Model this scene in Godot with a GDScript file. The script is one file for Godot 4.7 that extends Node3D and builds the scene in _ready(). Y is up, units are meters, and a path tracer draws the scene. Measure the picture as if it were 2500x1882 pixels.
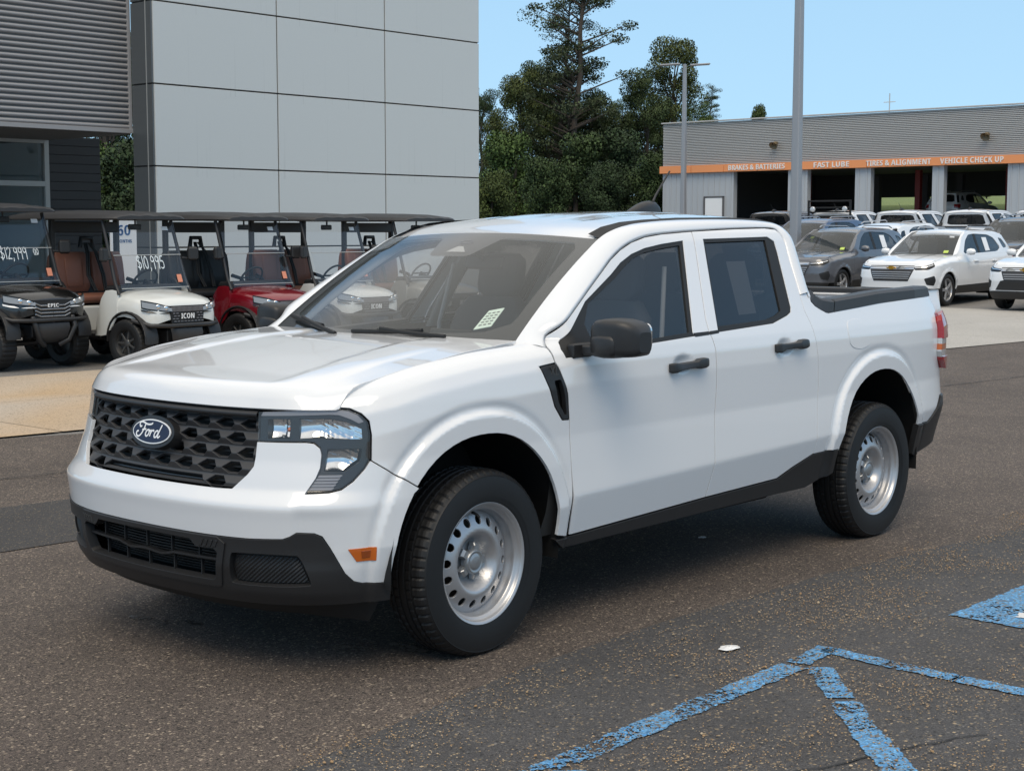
extends Node3D

# ---------------------------------------------------------------- helpers
class Lut:
	var x0 := 0.0
	var dx := 0.002
	var a := PackedFloat32Array()
	func _init(t: Array, r := 0.012, step := 0.002):
		dx = step
		x0 = t[0][0]
		var n := int((t[t.size() - 1][0] - x0) / dx) + 2
		a.resize(n)
		var k := 0
		for i in n:
			var x := x0 + i * dx
			while k < t.size() - 2 and x > t[k + 1][0]:
				k += 1
			var f := clampf((x - t[k][0]) / (t[k + 1][0] - t[k][0]), 0.0, 1.0)
			a[i] = lerpf(t[k][1], t[k + 1][1], f)
		var w := int(r / dx)
		if w > 0:
			for pass_ in 2:
				var b := a.duplicate()
				for i in n:
					var s := 0.0
					for j in range(-w, w + 1):
						s += a[clampi(i + j, 0, n - 1)]
					b[i] = s / (2 * w + 1)
				b[0] = a[0]
				b[n - 1] = a[n - 1]
				a = b
	func g(x: float) -> float:
		var f := (x - x0) / dx
		if f <= 0.0:
			return a[0]
		var i := int(f)
		if i >= a.size() - 1:
			return a[a.size() - 1]
		return lerpf(a[i], a[i + 1], f - i)

class Outline:      # half plan outline, from the middle of the front round the side to the middle of the rear
	var step := 0.01
	var px := PackedFloat32Array()
	var pz := PackedFloat32Array()
	var total := 0.0
	func _init(pts: Array):
		var e := []
		e.append(Vector2(pts[1][0], -pts[1][1]))
		for p in pts:
			e.append(Vector2(p[0], p[1]))
		var l = pts[pts.size() - 2]
		e.append(Vector2(l[0], -l[1]))
		var q := PackedVector2Array()
		for i in range(1, e.size() - 2):
			for k in 12:
				q.append((e[i] as Vector2).cubic_interpolate(e[i + 1], e[i - 1], e[i + 2], k / 12.0))
		q.append(e[e.size() - 2])
		var ls := PackedFloat32Array([0.0])
		for i in range(1, q.size()):
			ls.append(ls[i - 1] + q[i].distance_to(q[i - 1]))
		total = ls[ls.size() - 1]
		var j := 0
		for i in int(total / step) + 2:
			var s := minf(i * step, total)
			while j < ls.size() - 2 and s > ls[j + 1]:
				j += 1
			var p := q[j].lerp(q[j + 1], (s - ls[j]) / (ls[j + 1] - ls[j]))
			px.append(p.x)
			pz.append(p.y)
	func at(s: float) -> Vector2:
		var f := clampf(s, 0.0, total) / step
		var i := mini(int(f), px.size() - 2)
		var t := f - i
		return Vector2(lerpf(px[i], px[i + 1], t), lerpf(pz[i], pz[i + 1], t))
	func out(s: float) -> Vector2:
		var d := at(minf(s + 0.012, total)) - at(maxf(s - 0.012, 0.0))
		if s < 0.012:
			return Vector2(1, 0)
		if s > total - 0.012:
			return Vector2(-1, 0)
		d = d.normalized()
		return Vector2(d.y, -d.x)
	func sx(x: float) -> float:     # s of the side point at this x
		var lo := 0.0
		var hi := total
		for i in 40:
			var m := (lo + hi) / 2
			if at(m).x > x:
				lo = m
			else:
				hi = m
		return lo

class MB:           # collects triangles with normals
	var v := PackedVector3Array()
	var n := PackedVector3Array()
	var uv := PackedVector2Array()
	var col := PackedColorArray()
	var tint := Color.WHITE
	var colored := false
	func tri(a: Vector3, b: Vector3, c: Vector3, na: Vector3, nb: Vector3, nc: Vector3):
		if (c - a).cross(b - a).dot(na + nb + nc) < 0.0:
			v.append_array([a, c, b])
			n.append_array([na, nc, nb])
		else:
			v.append_array([a, b, c])
			n.append_array([na, nb, nc])
		if colored:
			col.append_array([tint, tint, tint])
	func face(a: Vector3, b: Vector3, c: Vector3, toward := Vector3.ZERO):
		var m := (c - a).cross(b - a).normalized()
		if toward != Vector3.ZERO and m.dot(toward) < 0.0:
			m = -m
		tri(a, b, c, m, m, m)
	func quad(a: Vector3, b: Vector3, c: Vector3, d: Vector3, toward := Vector3.ZERO):
		var m := (c - a).cross(b - a) + (d - a).cross(c - a)
		m = m.normalized()
		if toward != Vector3.ZERO and m.dot(toward) < 0.0:
			m = -m
		tri(a, b, c, m, m, m)
		tri(a, c, d, m, m, m)
	func quadn(a: Vector3, b: Vector3, c: Vector3, d: Vector3, na: Vector3, nb: Vector3, nc: Vector3, nd: Vector3):
		tri(a, b, c, na, nb, nc)
		tri(a, c, d, na, nc, nd)
	func box(c: Vector3, s: Vector3, basis := Basis.IDENTITY, bev := 0.0):
		var h := s / 2
		var b := minf(bev, minf(h.x, minf(h.y, h.z)) * 0.9)
		if b <= 0.0:
			for ax in 3:
				for sg: float in [-1.0, 1.0]:
					var u := (ax + 1) % 3
					var w := (ax + 2) % 3
					var o := Vector3.ZERO
					o[ax] = sg * h[ax]
					var du := Vector3.ZERO
					du[u] = h[u]
					var dw := Vector3.ZERO
					dw[w] = h[w]
					var nn := Vector3.ZERO
					nn[ax] = sg
					quad(c + basis * (o - du - dw), c + basis * (o + du - dw), c + basis * (o + du + dw), c + basis * (o - du + dw), basis * nn)
			return
		# bevelled box: 6 faces, 12 edge strips, 8 corners
		var P := func(sx: float, sy: float, sz: float, k: int) -> Vector3:
			var q := Vector3(sx * (h.x - b), sy * (h.y - b), sz * (h.z - b))
			q[k] += b * [sx, sy, sz][k]
			return c + basis * q
		for ax in 3:
			var u := (ax + 1) % 3
			var w := (ax + 2) % 3
			for sg: float in [-1.0, 1.0]:
				var ps := []
				for cc in [[-1.0, -1.0], [1.0, -1.0], [1.0, 1.0], [-1.0, 1.0]]:
					var sgn := [0.0, 0.0, 0.0]
					sgn[ax] = sg
					sgn[u] = cc[0]
					sgn[w] = cc[1]
					ps.append(P.call(sgn[0], sgn[1], sgn[2], ax))
				var nn := Vector3.ZERO
				nn[ax] = sg
				quad(ps[0], ps[1], ps[2], ps[3], basis * nn)
			for su: float in [-1.0, 1.0]:
				for sw: float in [-1.0, 1.0]:
					var sg1 := [0.0, 0.0, 0.0]
					sg1[u] = su
					sg1[w] = sw
					var lo := sg1.duplicate()
					var hi := sg1.duplicate()
					lo[ax] = -1.0
					hi[ax] = 1.0
					var nu := Vector3.ZERO
					nu[u] = su
					var nw := Vector3.ZERO
					nw[w] = sw
					nu = basis * nu
					nw = basis * nw
					quadn(P.call(lo[0], lo[1], lo[2], u), P.call(hi[0], hi[1], hi[2], u), P.call(hi[0], hi[1], hi[2], w), P.call(lo[0], lo[1], lo[2], w), nu, nu, nw, nw)
		for sx: float in [-1.0, 1.0]:
			for sy: float in [-1.0, 1.0]:
				for sz: float in [-1.0, 1.0]:
					tri(P.call(sx, sy, sz, 0), P.call(sx, sy, sz, 1), P.call(sx, sy, sz, 2), basis * Vector3(sx, 0, 0), basis * Vector3(0, sy, 0), basis * Vector3(0, 0, sz))
	func tube(pts: Array, r, sides := 8, caps := true):
		var prev := []
		var m := pts.size()
		var up := Vector3.UP
		for i in m:
			var d: Vector3 = (pts[mini(i + 1, m - 1)] - pts[maxi(i - 1, 0)]).normalized()
			if absf(d.dot(up)) > 0.95:
				up = Vector3.RIGHT
			var a := d.cross(up).normalized()
			var b := a.cross(d).normalized()
			up = b
			var rr: float = r[i] if r is Array else r
			var ring := []
			for k in sides:
				var t := TAU * k / sides
				var o := a * cos(t) + b * sin(t)
				ring.append([pts[i] + o * rr, o])
			if i > 0:
				for k in sides:
					var k2 := (k + 1) % sides
					quadn(prev[k][0], prev[k2][0], ring[k2][0], ring[k][0], prev[k][1], prev[k2][1], ring[k2][1], ring[k][1])
			if caps and (i == 0 or i == m - 1):
				var nn := -d if i == 0 else d
				for k in sides:
					var k2 := (k + 1) % sides
					tri(pts[i], ring[k][0], ring[k2][0], nn, nn, nn)
			prev = ring
	# profile points (radius, height along axis), turned round the axis; sharp: hard edges between segments
	func lathe(c: Vector3, axis: Vector3, prof: Array, sides := 32, sharp := false):
		var ax := axis.normalized()
		var a := ax.cross(Vector3(0.13, 0.31, 0.94)).normalized()
		var b := ax.cross(a).normalized()
		var m := prof.size()
		var nr := []
		for i in m:
			var d: Vector2 = (Vector2(prof[mini(i + 1, m - 1)][0], prof[mini(i + 1, m - 1)][1]) - Vector2(prof[maxi(i - 1, 0)][0], prof[maxi(i - 1, 0)][1])).normalized()
			nr.append(Vector2(d.y, -d.x))
		for i in m - 1:
			var n0: Vector2 = nr[i]
			var n1: Vector2 = nr[i + 1]
			if sharp:
				var d := Vector2(prof[i + 1][0] - prof[i][0], prof[i + 1][1] - prof[i][1]).normalized()
				n0 = Vector2(d.y, -d.x)
				n1 = n0
			for k in sides:
				var t0 := TAU * k / sides
				var t1 := TAU * (k + 1) / sides
				var o0 := a * cos(t0) + b * sin(t0)
				var o1 := a * cos(t1) + b * sin(t1)
				var r0: float = prof[i][0]
				var r1: float = prof[i + 1][0]
				var h0: float = prof[i][1]
				var h1: float = prof[i + 1][1]
				quadn(c + o0 * r0 + ax * h0, c + o1 * r0 + ax * h0, c + o1 * r1 + ax * h1, c + o0 * r1 + ax * h1, o0 * n0.x + ax * n0.y, o1 * n0.x + ax * n0.y, o1 * n1.x + ax * n1.y, o0 * n1.x + ax * n1.y)
	# loft through rings (arrays of Vector3 of equal size); smooth in both directions
	func loft(rings: Array, closed := true, cap0 := false, cap1 := false, away := Vector3.INF):
		var m := rings.size()
		var k := (rings[0] as Array).size()
		var nn := []
		for i in m:
			var row := []
			for j in k:
				var du: Vector3 = rings[mini(i + 1, m - 1)][j] - rings[maxi(i - 1, 0)][j]
				var dv: Vector3
				if closed:
					dv = rings[i][(j + 1) % k] - rings[i][(j + k - 1) % k]
				else:
					dv = rings[i][mini(j + 1, k - 1)] - rings[i][maxi(j - 1, 0)]
				var q := du.cross(dv).normalized()
				row.append(q)
			nn.append(row)
		var mid := Vector3.ZERO
		for i in m:
			for j in k:
				mid += rings[i][j]
		mid /= m * k
		if away != Vector3.INF:
			mid = away
		var s := 0.0
		for i in m:
			for j in k:
				s += (rings[i][j] - mid).dot(nn[i][j])
		var sg := 1.0 if s > 0 else -1.0
		for i in m - 1:
			for j in (k if closed else k - 1):
				var j2 := (j + 1) % k
				quadn(rings[i][j], rings[i][j2], rings[i + 1][j2], rings[i + 1][j], nn[i][j] * sg, nn[i][j2] * sg, nn[i + 1][j2] * sg, nn[i + 1][j] * sg)
		for e in 2:
			if [cap0, cap1][e]:
				var ring: Array = rings[0] if e == 0 else rings[m - 1]
				var o := Vector3.ZERO
				for q in ring:
					o += q
				o /= k
				for j in k:
					face(o, ring[j], ring[(j + 1) % k], o - mid)
	# flat polygon (in 2D) placed by a basis, extruded along its z
	func prism(poly: PackedVector2Array, at: Transform3D, depth: float, back := true):
		var tr := Geometry2D.triangulate_polygon(poly)
		var zt := at.basis.z.normalized()
		for i in range(0, tr.size(), 3):
			var q := []
			for j in 3:
				var p := poly[tr[i + j]]
				q.append(at * Vector3(p.x, p.y, 0))
			face(q[0], q[1], q[2], zt)
			if back:
				face(q[0] - zt * depth, q[1] - zt * depth, q[2] - zt * depth, -zt)
		var cw := Geometry2D.is_polygon_clockwise(poly)
		for i in poly.size():
			var p := poly[i]
			var r := poly[(i + 1) % poly.size()]
			var e := (r - p)
			var o := Vector2(e.y, -e.x) * (-1.0 if cw else 1.0)
			var a := at * Vector3(p.x, p.y, 0)
			var b := at * Vector3(r.x, r.y, 0)
			quad(a, b, b - zt * depth, a - zt * depth, at.basis * Vector3(o.x, o.y, 0))
	# panel: a polygon in (u, v) with holes laid on the surface f(u, v), with turned-in edges
	func sheet(f: Callable, outer: PackedVector2Array, holes: Array, du: float, dv: float, toward: Callable, thick := 0.012, bev := 0.0015):
		if Geometry2D.is_polygon_clockwise(outer):
			outer = outer.duplicate()
			outer.reverse()
		var lo := Vector2(1e9, 1e9)
		var hi := -lo
		for p in outer:
			lo = lo.min(p)
			hi = hi.max(p)
		var nu := maxi(1, int(ceil((hi.x - lo.x) / du)))
		var nv := maxi(1, int(ceil((hi.y - lo.y) / dv)))
		var cu := (hi.x - lo.x) / nu
		var cv := (hi.y - lo.y) / nv
		var touched := {}
		var loops := [outer]
		loops.append_array(holes)
		for lp in loops:
			for i in lp.size():
				var a: Vector2 = lp[i]
				var b: Vector2 = lp[(i + 1) % lp.size()]
				var st := int(a.distance_to(b) / (minf(cu, cv) * 0.2)) + 1
				for k in st + 1:
					var p := a.lerp(b, float(k) / st) - lo
					touched[clampi(int(p.x / cu), 0, nu - 1) + nu * clampi(int(p.y / cv), 0, nv - 1)] = true
		var cache := {}
		var ev := func(p: Vector2) -> Array:
			var key := Vector2i(roundi(p.x * 20000), roundi(p.y * 20000))
			if cache.has(key):
				return cache[key]
			var e := 0.003
			var q: Vector3 = f.call(p.x, p.y)
			var nn: Vector3 = (f.call(p.x + e, p.y) - f.call(p.x - e, p.y)).cross(f.call(p.x, p.y + e) - f.call(p.x, p.y - e)).normalized()
			if nn.dot(toward.call(q)) < 0.0:
				nn = -nn
			var r := [q, nn]
			cache[key] = r
			return r
		for iu in nu:
			for iv in nv:
				var a := lo + Vector2(iu * cu, iv * cv)
				var b := a + Vector2(cu, cv)
				var cell := PackedVector2Array([a, Vector2(b.x, a.y), b, Vector2(a.x, b.y)])
				if not touched.has(iu + nu * iv):
					var c := (a + b) / 2
					if not Geometry2D.is_point_in_polygon(c, outer):
						continue
					var inh := false
					for h in holes:
						if Geometry2D.is_point_in_polygon(c, h):
							inh = true
							break
					if inh:
						continue
					var e := []
					for p in cell:
						e.append(ev.call(p))
					quadn(e[0][0], e[1][0], e[2][0], e[3][0], e[0][1], e[1][1], e[2][1], e[3][1])
					continue
				var pieces: Array = Geometry2D.intersect_polygons(cell, outer)
				for h in holes:
					var nx := []
					for pc in pieces:
						for q in Geometry2D.clip_polygons(pc, h):
							nx.append(q)
					pieces = nx
				for pc: PackedVector2Array in pieces:
					var tr := Geometry2D.triangulate_polygon(pc)
					for i in range(0, tr.size(), 3):
						var x: Array = ev.call(pc[tr[i]])
						var y: Array = ev.call(pc[tr[i + 1]])
						var z: Array = ev.call(pc[tr[i + 2]])
						tri(x[0], y[0], z[0], x[1], y[1], z[1])
		if thick <= 0.0:
			return
		for li in loops.size():
			var lp: PackedVector2Array = loops[li]
			var cwise := Geometry2D.is_polygon_clockwise(lp)
			var pts := []
			for i in lp.size():
				var a := lp[i]
				var b := lp[(i + 1) % lp.size()]
				var st := maxi(1, int(ceil(a.distance_to(b) / maxf(du, dv))))
				for k in st:
					pts.append(a.lerp(b, float(k) / st))
			var m := pts.size()
			var P := []
			for p in pts:
				P.append(ev.call(p))
			for i in m:
				var j := (i + 1) % m
				var t: Vector3 = P[j][0] - P[i][0]
				if t.length() < 1e-6:
					continue
				var e2: Vector2 = pts[j] - pts[i]
				var o2 := Vector2(e2.y, -e2.x).normalized() * (-1.0 if cwise else 1.0) * (1.0 if li == 0 else -1.0)
				var mid: Vector2 = (pts[i] + pts[j]) / 2
				var o: Vector3 = f.call(mid.x + o2.x * 0.003, mid.y + o2.y * 0.003) - f.call(mid.x, mid.y)
				var nm: Vector3 = (P[i][1] + P[j][1]).normalized()
				o = (o - nm * o.dot(nm))
				o = (o - t.normalized() * o.dot(t.normalized())).normalized()
				var a0: Vector3 = P[i][0]
				var b0: Vector3 = P[j][0]
				var a1 := a0 + o * bev - (P[i][1] as Vector3) * bev
				var b1 := b0 + o * bev - (P[j][1] as Vector3) * bev
				quadn(a0, b0, b1, a1, P[i][1], P[j][1], o, o)
				quadn(a1, b1, b1 - P[j][1] * thick, a1 - P[i][1] * thick, o, o, o, o)
	func mesh() -> ArrayMesh:
		var ar := []
		ar.resize(Mesh.ARRAY_MAX)
		ar[Mesh.ARRAY_VERTEX] = v
		ar[Mesh.ARRAY_NORMAL] = n
		if colored:
			ar[Mesh.ARRAY_COLOR] = col
		if uv.size() == v.size() and uv.size() > 0:
			ar[Mesh.ARRAY_TEX_UV] = uv
		var am := ArrayMesh.new()
		am.add_surface_from_arrays(Mesh.PRIMITIVE_TRIANGLES, ar)
		var st := SurfaceTool.new()
		st.create_from(am, 0)
		st.index()
		return st.commit()

var M := {}                     # materials
var used := {}

func lin(r: float, g := -1.0, b := -1.0) -> Color:
	if g < 0.0:
		g = r
		b = r
	return Color(r, g, b).linear_to_srgb()

func mat(key: String, c: Color, rough := 0.5, metal := 0.0, coat := 0.0) -> StandardMaterial3D:
	var m := StandardMaterial3D.new()
	m.resource_name = key
	m.albedo_color = c
	m.roughness = rough
	m.metallic = metal
	if coat > 0.0:
		m.clearcoat_enabled = true
		m.clearcoat = coat
		m.clearcoat_roughness = 0.03
	M[key] = m
	return m

func glass(key: String, c: Color, a: float) -> StandardMaterial3D:
	var m := mat(key, Color(c.r, c.g, c.b, a), 0.02)
	m.transparency = BaseMaterial3D.TRANSPARENCY_ALPHA
	return m

func numbered(called: String) -> String:
	if not used.has(called):
		used[called] = 0
		return called
	used[called] += 1
	return "%s_%03d" % [called, used[called]]

func thing(called: String, label: String, category: String, at := Vector3.ZERO, turn := 0.0, group := "") -> Node3D:
	var o := Node3D.new()
	o.name = numbered(called)
	add_child(o)
	o.position = at
	o.rotation.y = turn
	tag(o, label, category, group)
	return o

func tag(o: Node, label := "", category := "", group := "", kind := ""):
	if label:
		o.set_meta("label", label)
	if category:
		o.set_meta("category", category)
	if group:
		o.set_meta("group", group)
	if kind:
		o.set_meta("kind", kind)

func put(called: String, mb: MB, m: Material, parent: Node = null) -> MeshInstance3D:
	return put_mesh(called, mb.mesh(), m, parent)

func put_mesh(called: String, me: Mesh, m: Material, parent: Node = null) -> MeshInstance3D:
	var o := MeshInstance3D.new()
	o.mesh = me
	o.material_override = m
	if parent == null:
		o.name = numbered(called)
		add_child(o)
	else:
		o.name = called
		parent.add_child(o, true)
	return o

func struct(called: String, mb: MB, m: Material) -> MeshInstance3D:
	var o := put(called, mb, m)
	o.set_meta("kind", "structure")
	return o

func copy_of(o: Node3D, at: Vector3, turn: float, label: String) -> Node3D:
	var base := String(o.name).rstrip("0123456789").rstrip("_") if String(o.name).length() > 4 and String(o.name)[-4] == "_" and String(o.name).right(3).is_valid_int() else String(o.name)
	var c: Node3D = o.duplicate()
	c.name = numbered(base)
	add_child(c)
	c.position = at
	c.rotation.y = turn
	c.set_meta("label", label)
	return c

func pv(a: Array) -> PackedVector2Array:
	var o := PackedVector2Array()
	for p in a:
		o.append(Vector2(p[0], p[1]))
	return o

func inset(poly: PackedVector2Array, d: float) -> PackedVector2Array:
	var best := PackedVector2Array()
	var big := 0.0
	for r: PackedVector2Array in Geometry2D.offset_polygon(poly, -d, Geometry2D.JOIN_MITER):
		var a := 0.0
		for i in r.size():
			a += r[i].cross(r[(i + 1) % r.size()])
		if absf(a) > big:
			big = absf(a)
			best = r
	return best

func soften(a: PackedVector2Array, n := 1, k := 0.25) -> PackedVector2Array:     # rounds the corners of a closed outline
	for r in n:
		var o := PackedVector2Array()
		for i in a.size():
			var p := a[i]
			var q := a[(i + 1) % a.size()]
			o.append(p.lerp(q, k))
			o.append(p.lerp(q, 1.0 - k))
		a = o
	return a

func round_rect(w: float, h: float, r: float, n := 4) -> PackedVector2Array:
	var o := PackedVector2Array()
	for c in [[1, 1, 0], [-1, 1, 1], [-1, -1, 2], [1, -1, 3]]:
		for k in n + 1:
			var t: float = PI / 2 * (c[2] + float(k) / n)
			o.append(Vector2(c[0] * (w / 2 - r) + cos(t) * r, c[1] * (h / 2 - r) + sin(t) * r))
	return o

func ellipse(a: float, b: float, n := 40) -> PackedVector2Array:
	var o := PackedVector2Array()
	for i in n:
		o.append(Vector2(a * cos(TAU * i / n), b * sin(TAU * i / n)))
	return o

func ss(a: float, b: float, x: float) -> float:
	return smoothstep(a, b, x)
# ---------------------------------------------------------------- the white pickup in the foreground
var OT: Outline
var DT: Lut
var FT: Lut
var HT: Lut
var FE: Lut
var HC: Lut
var HD: Lut
var XL: Lut
var RC: Lut
var RE: Lut
var HZ: Lut

func truck_tables():
	OT = Outline.new([[.925, 0.], [.917, .2], [.895, .38], [.85, .55], [.775, .695], [.675, .80], [.54, .872], [.38, .908], [.15, .924], [-.3, .928], [-1.5, .93], [-2.5, .93], [-3.2, .926], [-3.5, .915], [-3.7, .897], [-3.82, .872], [-3.90, .835], [-3.945, .78], [-3.965, .68], [-3.985, .4], [-3.99, 0.]])
	DT = Lut.new([[.10, -.13], [.20, -.085], [.28, -.06], [.36, -.045], [.42, -.032], [.574, .008], [.582, .008], [.80, -.006], [1.0, .0], [1.08, -.004], [1.13, -.018], [1.17, -.036], [1.57, -.225], [1.61, -.25], [1.65, -.30], [1.68, -.36]], .007)
	FT = Lut.new([[.10, -.20], [.20, -.12], [.24, -.09], [.28, -.06], [.33, -.028], [.42, -.004], [.5, .0], [.60, .011], [.640, .017], [.652, .014], [.70, -.022], [.74, -.036], [.80, -.058], [.88, -.076], [.97, -.09], [1.06, -.11]], .008)
	HT = Lut.new([[-.7, 1.18], [-.45, 1.178], [-.36, 1.175], [0., 1.155], [.3, 1.12], [.54, 1.07], [.65, 1.03], [.8, 1.0]], .04)
	FE = Lut.new([[0., -.145], [.01, -.105], [.025, -.072], [.05, -.043], [.1, -.015], [.18, 0.], [.3, 0.]], .006)
	HC = Lut.new([[-.5, 1.178], [0., 1.158], [.3, 1.123], [.5, 1.092], [.65, 1.068], [.78, 1.046], [.9, 1.03]], .05)
	HD = Lut.new([[0., .070], [.012, .042], [.03, .018], [.055, .004], [.08, 0.], [.3, 0.]], .006, .001)
	var t := []
	for i in 60:
		var p := TS(i * 0.016, .978)
		if t.is_empty() or -p.z > t[t.size() - 1][0] + 1e-4:
			t.append([-p.z, p.x])
	XL = Lut.new(t, .01)
	HZ = Lut.new([[-.70, .742], [-.655, .745], [-.60, .752], [-.54, .762], [-.3, .784], [0., .780], [.2, .765], [.36, .738]], .02)
	RC = Lut.new([[0.85, 1.59], [.95, 1.605], [1.0, 1.616], [1.1, 1.643], [1.25, 1.672], [1.5, 1.697], [1.9, 1.712], [2.2, 1.708], [2.4, 1.692], [2.5, 1.668], [2.6, 1.62]], .04)
	RE = Lut.new([[0.85, 1.52], [1.01, 1.580], [1.10, 1.612], [1.22, 1.637], [1.37, 1.652], [1.63, 1.664], [2.03, 1.668], [2.32, 1.662], [2.46, 1.645], [2.515, 1.605], [2.6, 1.55]], .03)

func arch_q(x: float, y: float, front: bool) -> float:
	var dx := absf(x - (.04 if front else -3.03)) / .445
	var y0 := .362 if front else .37
	var dy := maxf(y - y0, 0.0) / (.495 if front else .527)
	return pow(pow(dx, 2.2) + pow(dy, 2.2), 1 / 2.2)

func arch_pts(front: bool, t0: float, t1: float, k := 1.0) -> Array:     # (x, y) along the wheel opening, angles measured from +x
	var o := []
	for i in 25:
		var t := lerpf(t0, t1, i / 24.0)
		var c := cos(t)
		var s := sin(t)
		var r := pow(pow(absf(c) / .445, 2.2) + pow(absf(s) / (.495 if front else .527), 2.2), -1 / 2.2) * k
		o.append([(.04 if front else -3.03) + r * c, (.362 if front else .37) + r * s])
	return o

func bowl(x: float, y: float, cx: float, cy: float, a: float, b: float) -> float:
	var q := pow((x - cx) / a, 2) + pow((y - cy) / b, 2)
	return 0.0 if q >= 1.0 else (1.0 - q) * (1.0 - q)

func lip(q: float) -> float:       # raised edge of the wheel opening with a groove round it
	return .018 * (1.0 - ss(1.13, 1.18, q)) - .007 * exp(-pow((q - 1.20) / .035, 2))

func td(x: float, y: float, a: float) -> float:
	var wf := ss(.40, .78, x)
	var yy := y
	if y < .8:
		yy -= (.025 * (-x - 1.5)) * (1.0 if y < .65 else (.8 - y) / .15)
	var side := DT.g(yy)
	var k := ss(-.55, -.38, x)
	if k > 0.0:
		side = lerpf(side, FE.g(HT.g(x) - y) + minf(DT.g(minf(yy, 1.0)), 0.0), k)
	if x > -.75 and x < .8:
		side += lip(arch_q(x, y, true))
	elif x < -2.3 and x > -3.8:
		side += lip(arch_q(x, y, false))
	if y > .95 and y < 1.2:
		side -= .020 * bowl(x, y, -1.245, 1.040, .085, .046) + .020 * bowl(x, y, -2.085, 1.068, .085, .046)
	if wf <= 0.0:
		return side
	var fr := FT.g(y)
	fr -= .011 * ss(.705, .750, a) * (1.0 - ss(.86, 1.08, a)) * (1.0 - ss(.60, .71, y)) * ss(.36, .46, y)
	return lerpf(side, fr, wf)

func TS(s: float, y: float, off := 0.0) -> Vector3:
	var a := absf(s)
	var o := OT.at(a)
	var n := OT.out(a)
	var d := td(o.x, y, a) + off
	return Vector3(o.x + n.x * d, y, (o.y + n.y * d) * (-1.0 if s >= 0 else 1.0))

func TSo(off: float) -> Callable:
	return func(s: float, y: float) -> Vector3: return TS(s, y, off)

func t_out(q: Vector3) -> Vector3:
	return Vector3(q.x - clampf(q.x, -3.3, .2), maxf(q.y - 1.0, 0.0) * 0.3, q.z)

func hood_top(x: float, z: float) -> float:
	var az := absf(z)
	var zr := lerpf(.36, .50, clampf((x + .3) / 1.0, 0.0, 1.0))
	var y := HC.g(x) - (HC.g(x) - HT.g(x)) * ss(.5, .75, az) + .020 * (1.0 - pow(z / .76, 2))
	y -= .011 * (1.0 - ss(zr - .03, zr + .035, az)) * (1.0 - ss(.55, .75, x))
	return y - .006 * ss(.60, .66, az) * ss(-.1, .2, x)

func hood_at(t: float, z: float) -> Vector3:
	var xl := XL.g(absf(z))
	return Vector3(xl - t, hood_top(xl - t, z) - (hood_top(xl, z) - .978) * HD.g(t) / HD.g(0.0), z)

func wind_at(a: float, t: float) -> Vector3:
	var k := 1.0 - a * a
	var b := Vector3(-.36 + .16 * k, 1.175 - .03 * k, .735 * a)
	var p := Vector3(-1.01 + .06 * k, 1.580 + .028 * k, .642 * a)
	return b.lerp(p, t) + Vector3(.53, .85, 0) * (.026 * 4.0 * t * (1.0 - t) * (1.0 - .3 * a * a))

func wind_off(off: float) -> Callable:
	return func(a: float, t: float) -> Vector3: return wind_at(a, t) + Vector3(.53, .85, 0) * off

func roof_at(x: float, z: float) -> Vector3:
	var k := 1.0 - pow(absf(z) / .625, 2.2)
	var y := lerpf(RE.g(-x), RC.g(-x), k)
	y += .004 * (ss(.06, .10, absf(absf(z) - .30)) - 1.0) * ss(-1.15, -1.3, x) * ss(-2.45, -2.3, x)
	return Vector3(x, y, z)

func xs(a: Array, sg := 1.0) -> PackedVector2Array:     # (x, y) list of the side -> (s, y)
	var o := PackedVector2Array()
	for p in a:
		o.append(Vector2(OT.sx(p[0]) * sg, p[1]))
	return o

func both(a: Array) -> PackedVector2Array:              # half outline in (s, y), from the middle outwards and back to the middle -> whole
	var o := PackedVector2Array()
	for p in a:
		o.append(Vector2(p[0], p[1]))
	for i in range(a.size() - 1, -1, -1):
		if a[i][0] > 0.001:
			o.append(Vector2(-a[i][0], a[i][1]))
	return o

func flip(a: PackedVector2Array, sg: float) -> PackedVector2Array:
	if sg > 0:
		return a
	var o := PackedVector2Array()
	for p in a:
		o.append(Vector2(-p.x, p.y))
	return o

func side_sheet(poly: PackedVector2Array, holes: Array, off := 0.0, du := .025, dv := .02, thick := .014) -> MB:
	var mb := MB.new()
	var hs := []
	for h in holes:
		hs.append(h)
	mb.sheet(TSo(off), poly, hs, du, dv, t_out, thick)
	return mb

const LAMP := [[.5415, .972], [.725, .983], [.866, .9875], [.941, .984], [.982, .967], [1.007, .941], [1.012, .894], [1.009, .811], [.988, .777], [.941, .734], [.896, .707], [.849, .698], [.762, .696], [.801, .748], [.817, .781], [.823, .826], [.817, .849], [.792, .866], [.757, .869], [.548, .866]]
const DOOR_TOP := [[-.408, 1.095], [-.413, 1.157], [-.45, 1.197], [-.523, 1.245], [-.636, 1.308], [-.752, 1.373], [-.872, 1.439], [-.97, 1.493], [-1.061, 1.533], [-1.157, 1.564], [-1.271, 1.587], [-1.408, 1.600]]
const MID_GAP := [[-1.652, 1.612], [-1.616, 1.512], [-1.539, 1.324], [-1.497, 1.219], [-1.488, 1.165], [-1.494, 1.139], [-1.500, 1.10], [-1.507, .911], [-1.489, .590], [-1.471, .417]]
const REAR_GAP := [[-2.366, 1.30], [-2.352, 1.225], [-2.362, 1.167], [-2.368, 1.086], [-2.385, 1.0], [-2.395, .943], [-2.400, .842], [-2.380, .613], [-2.376, .520]]

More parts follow.
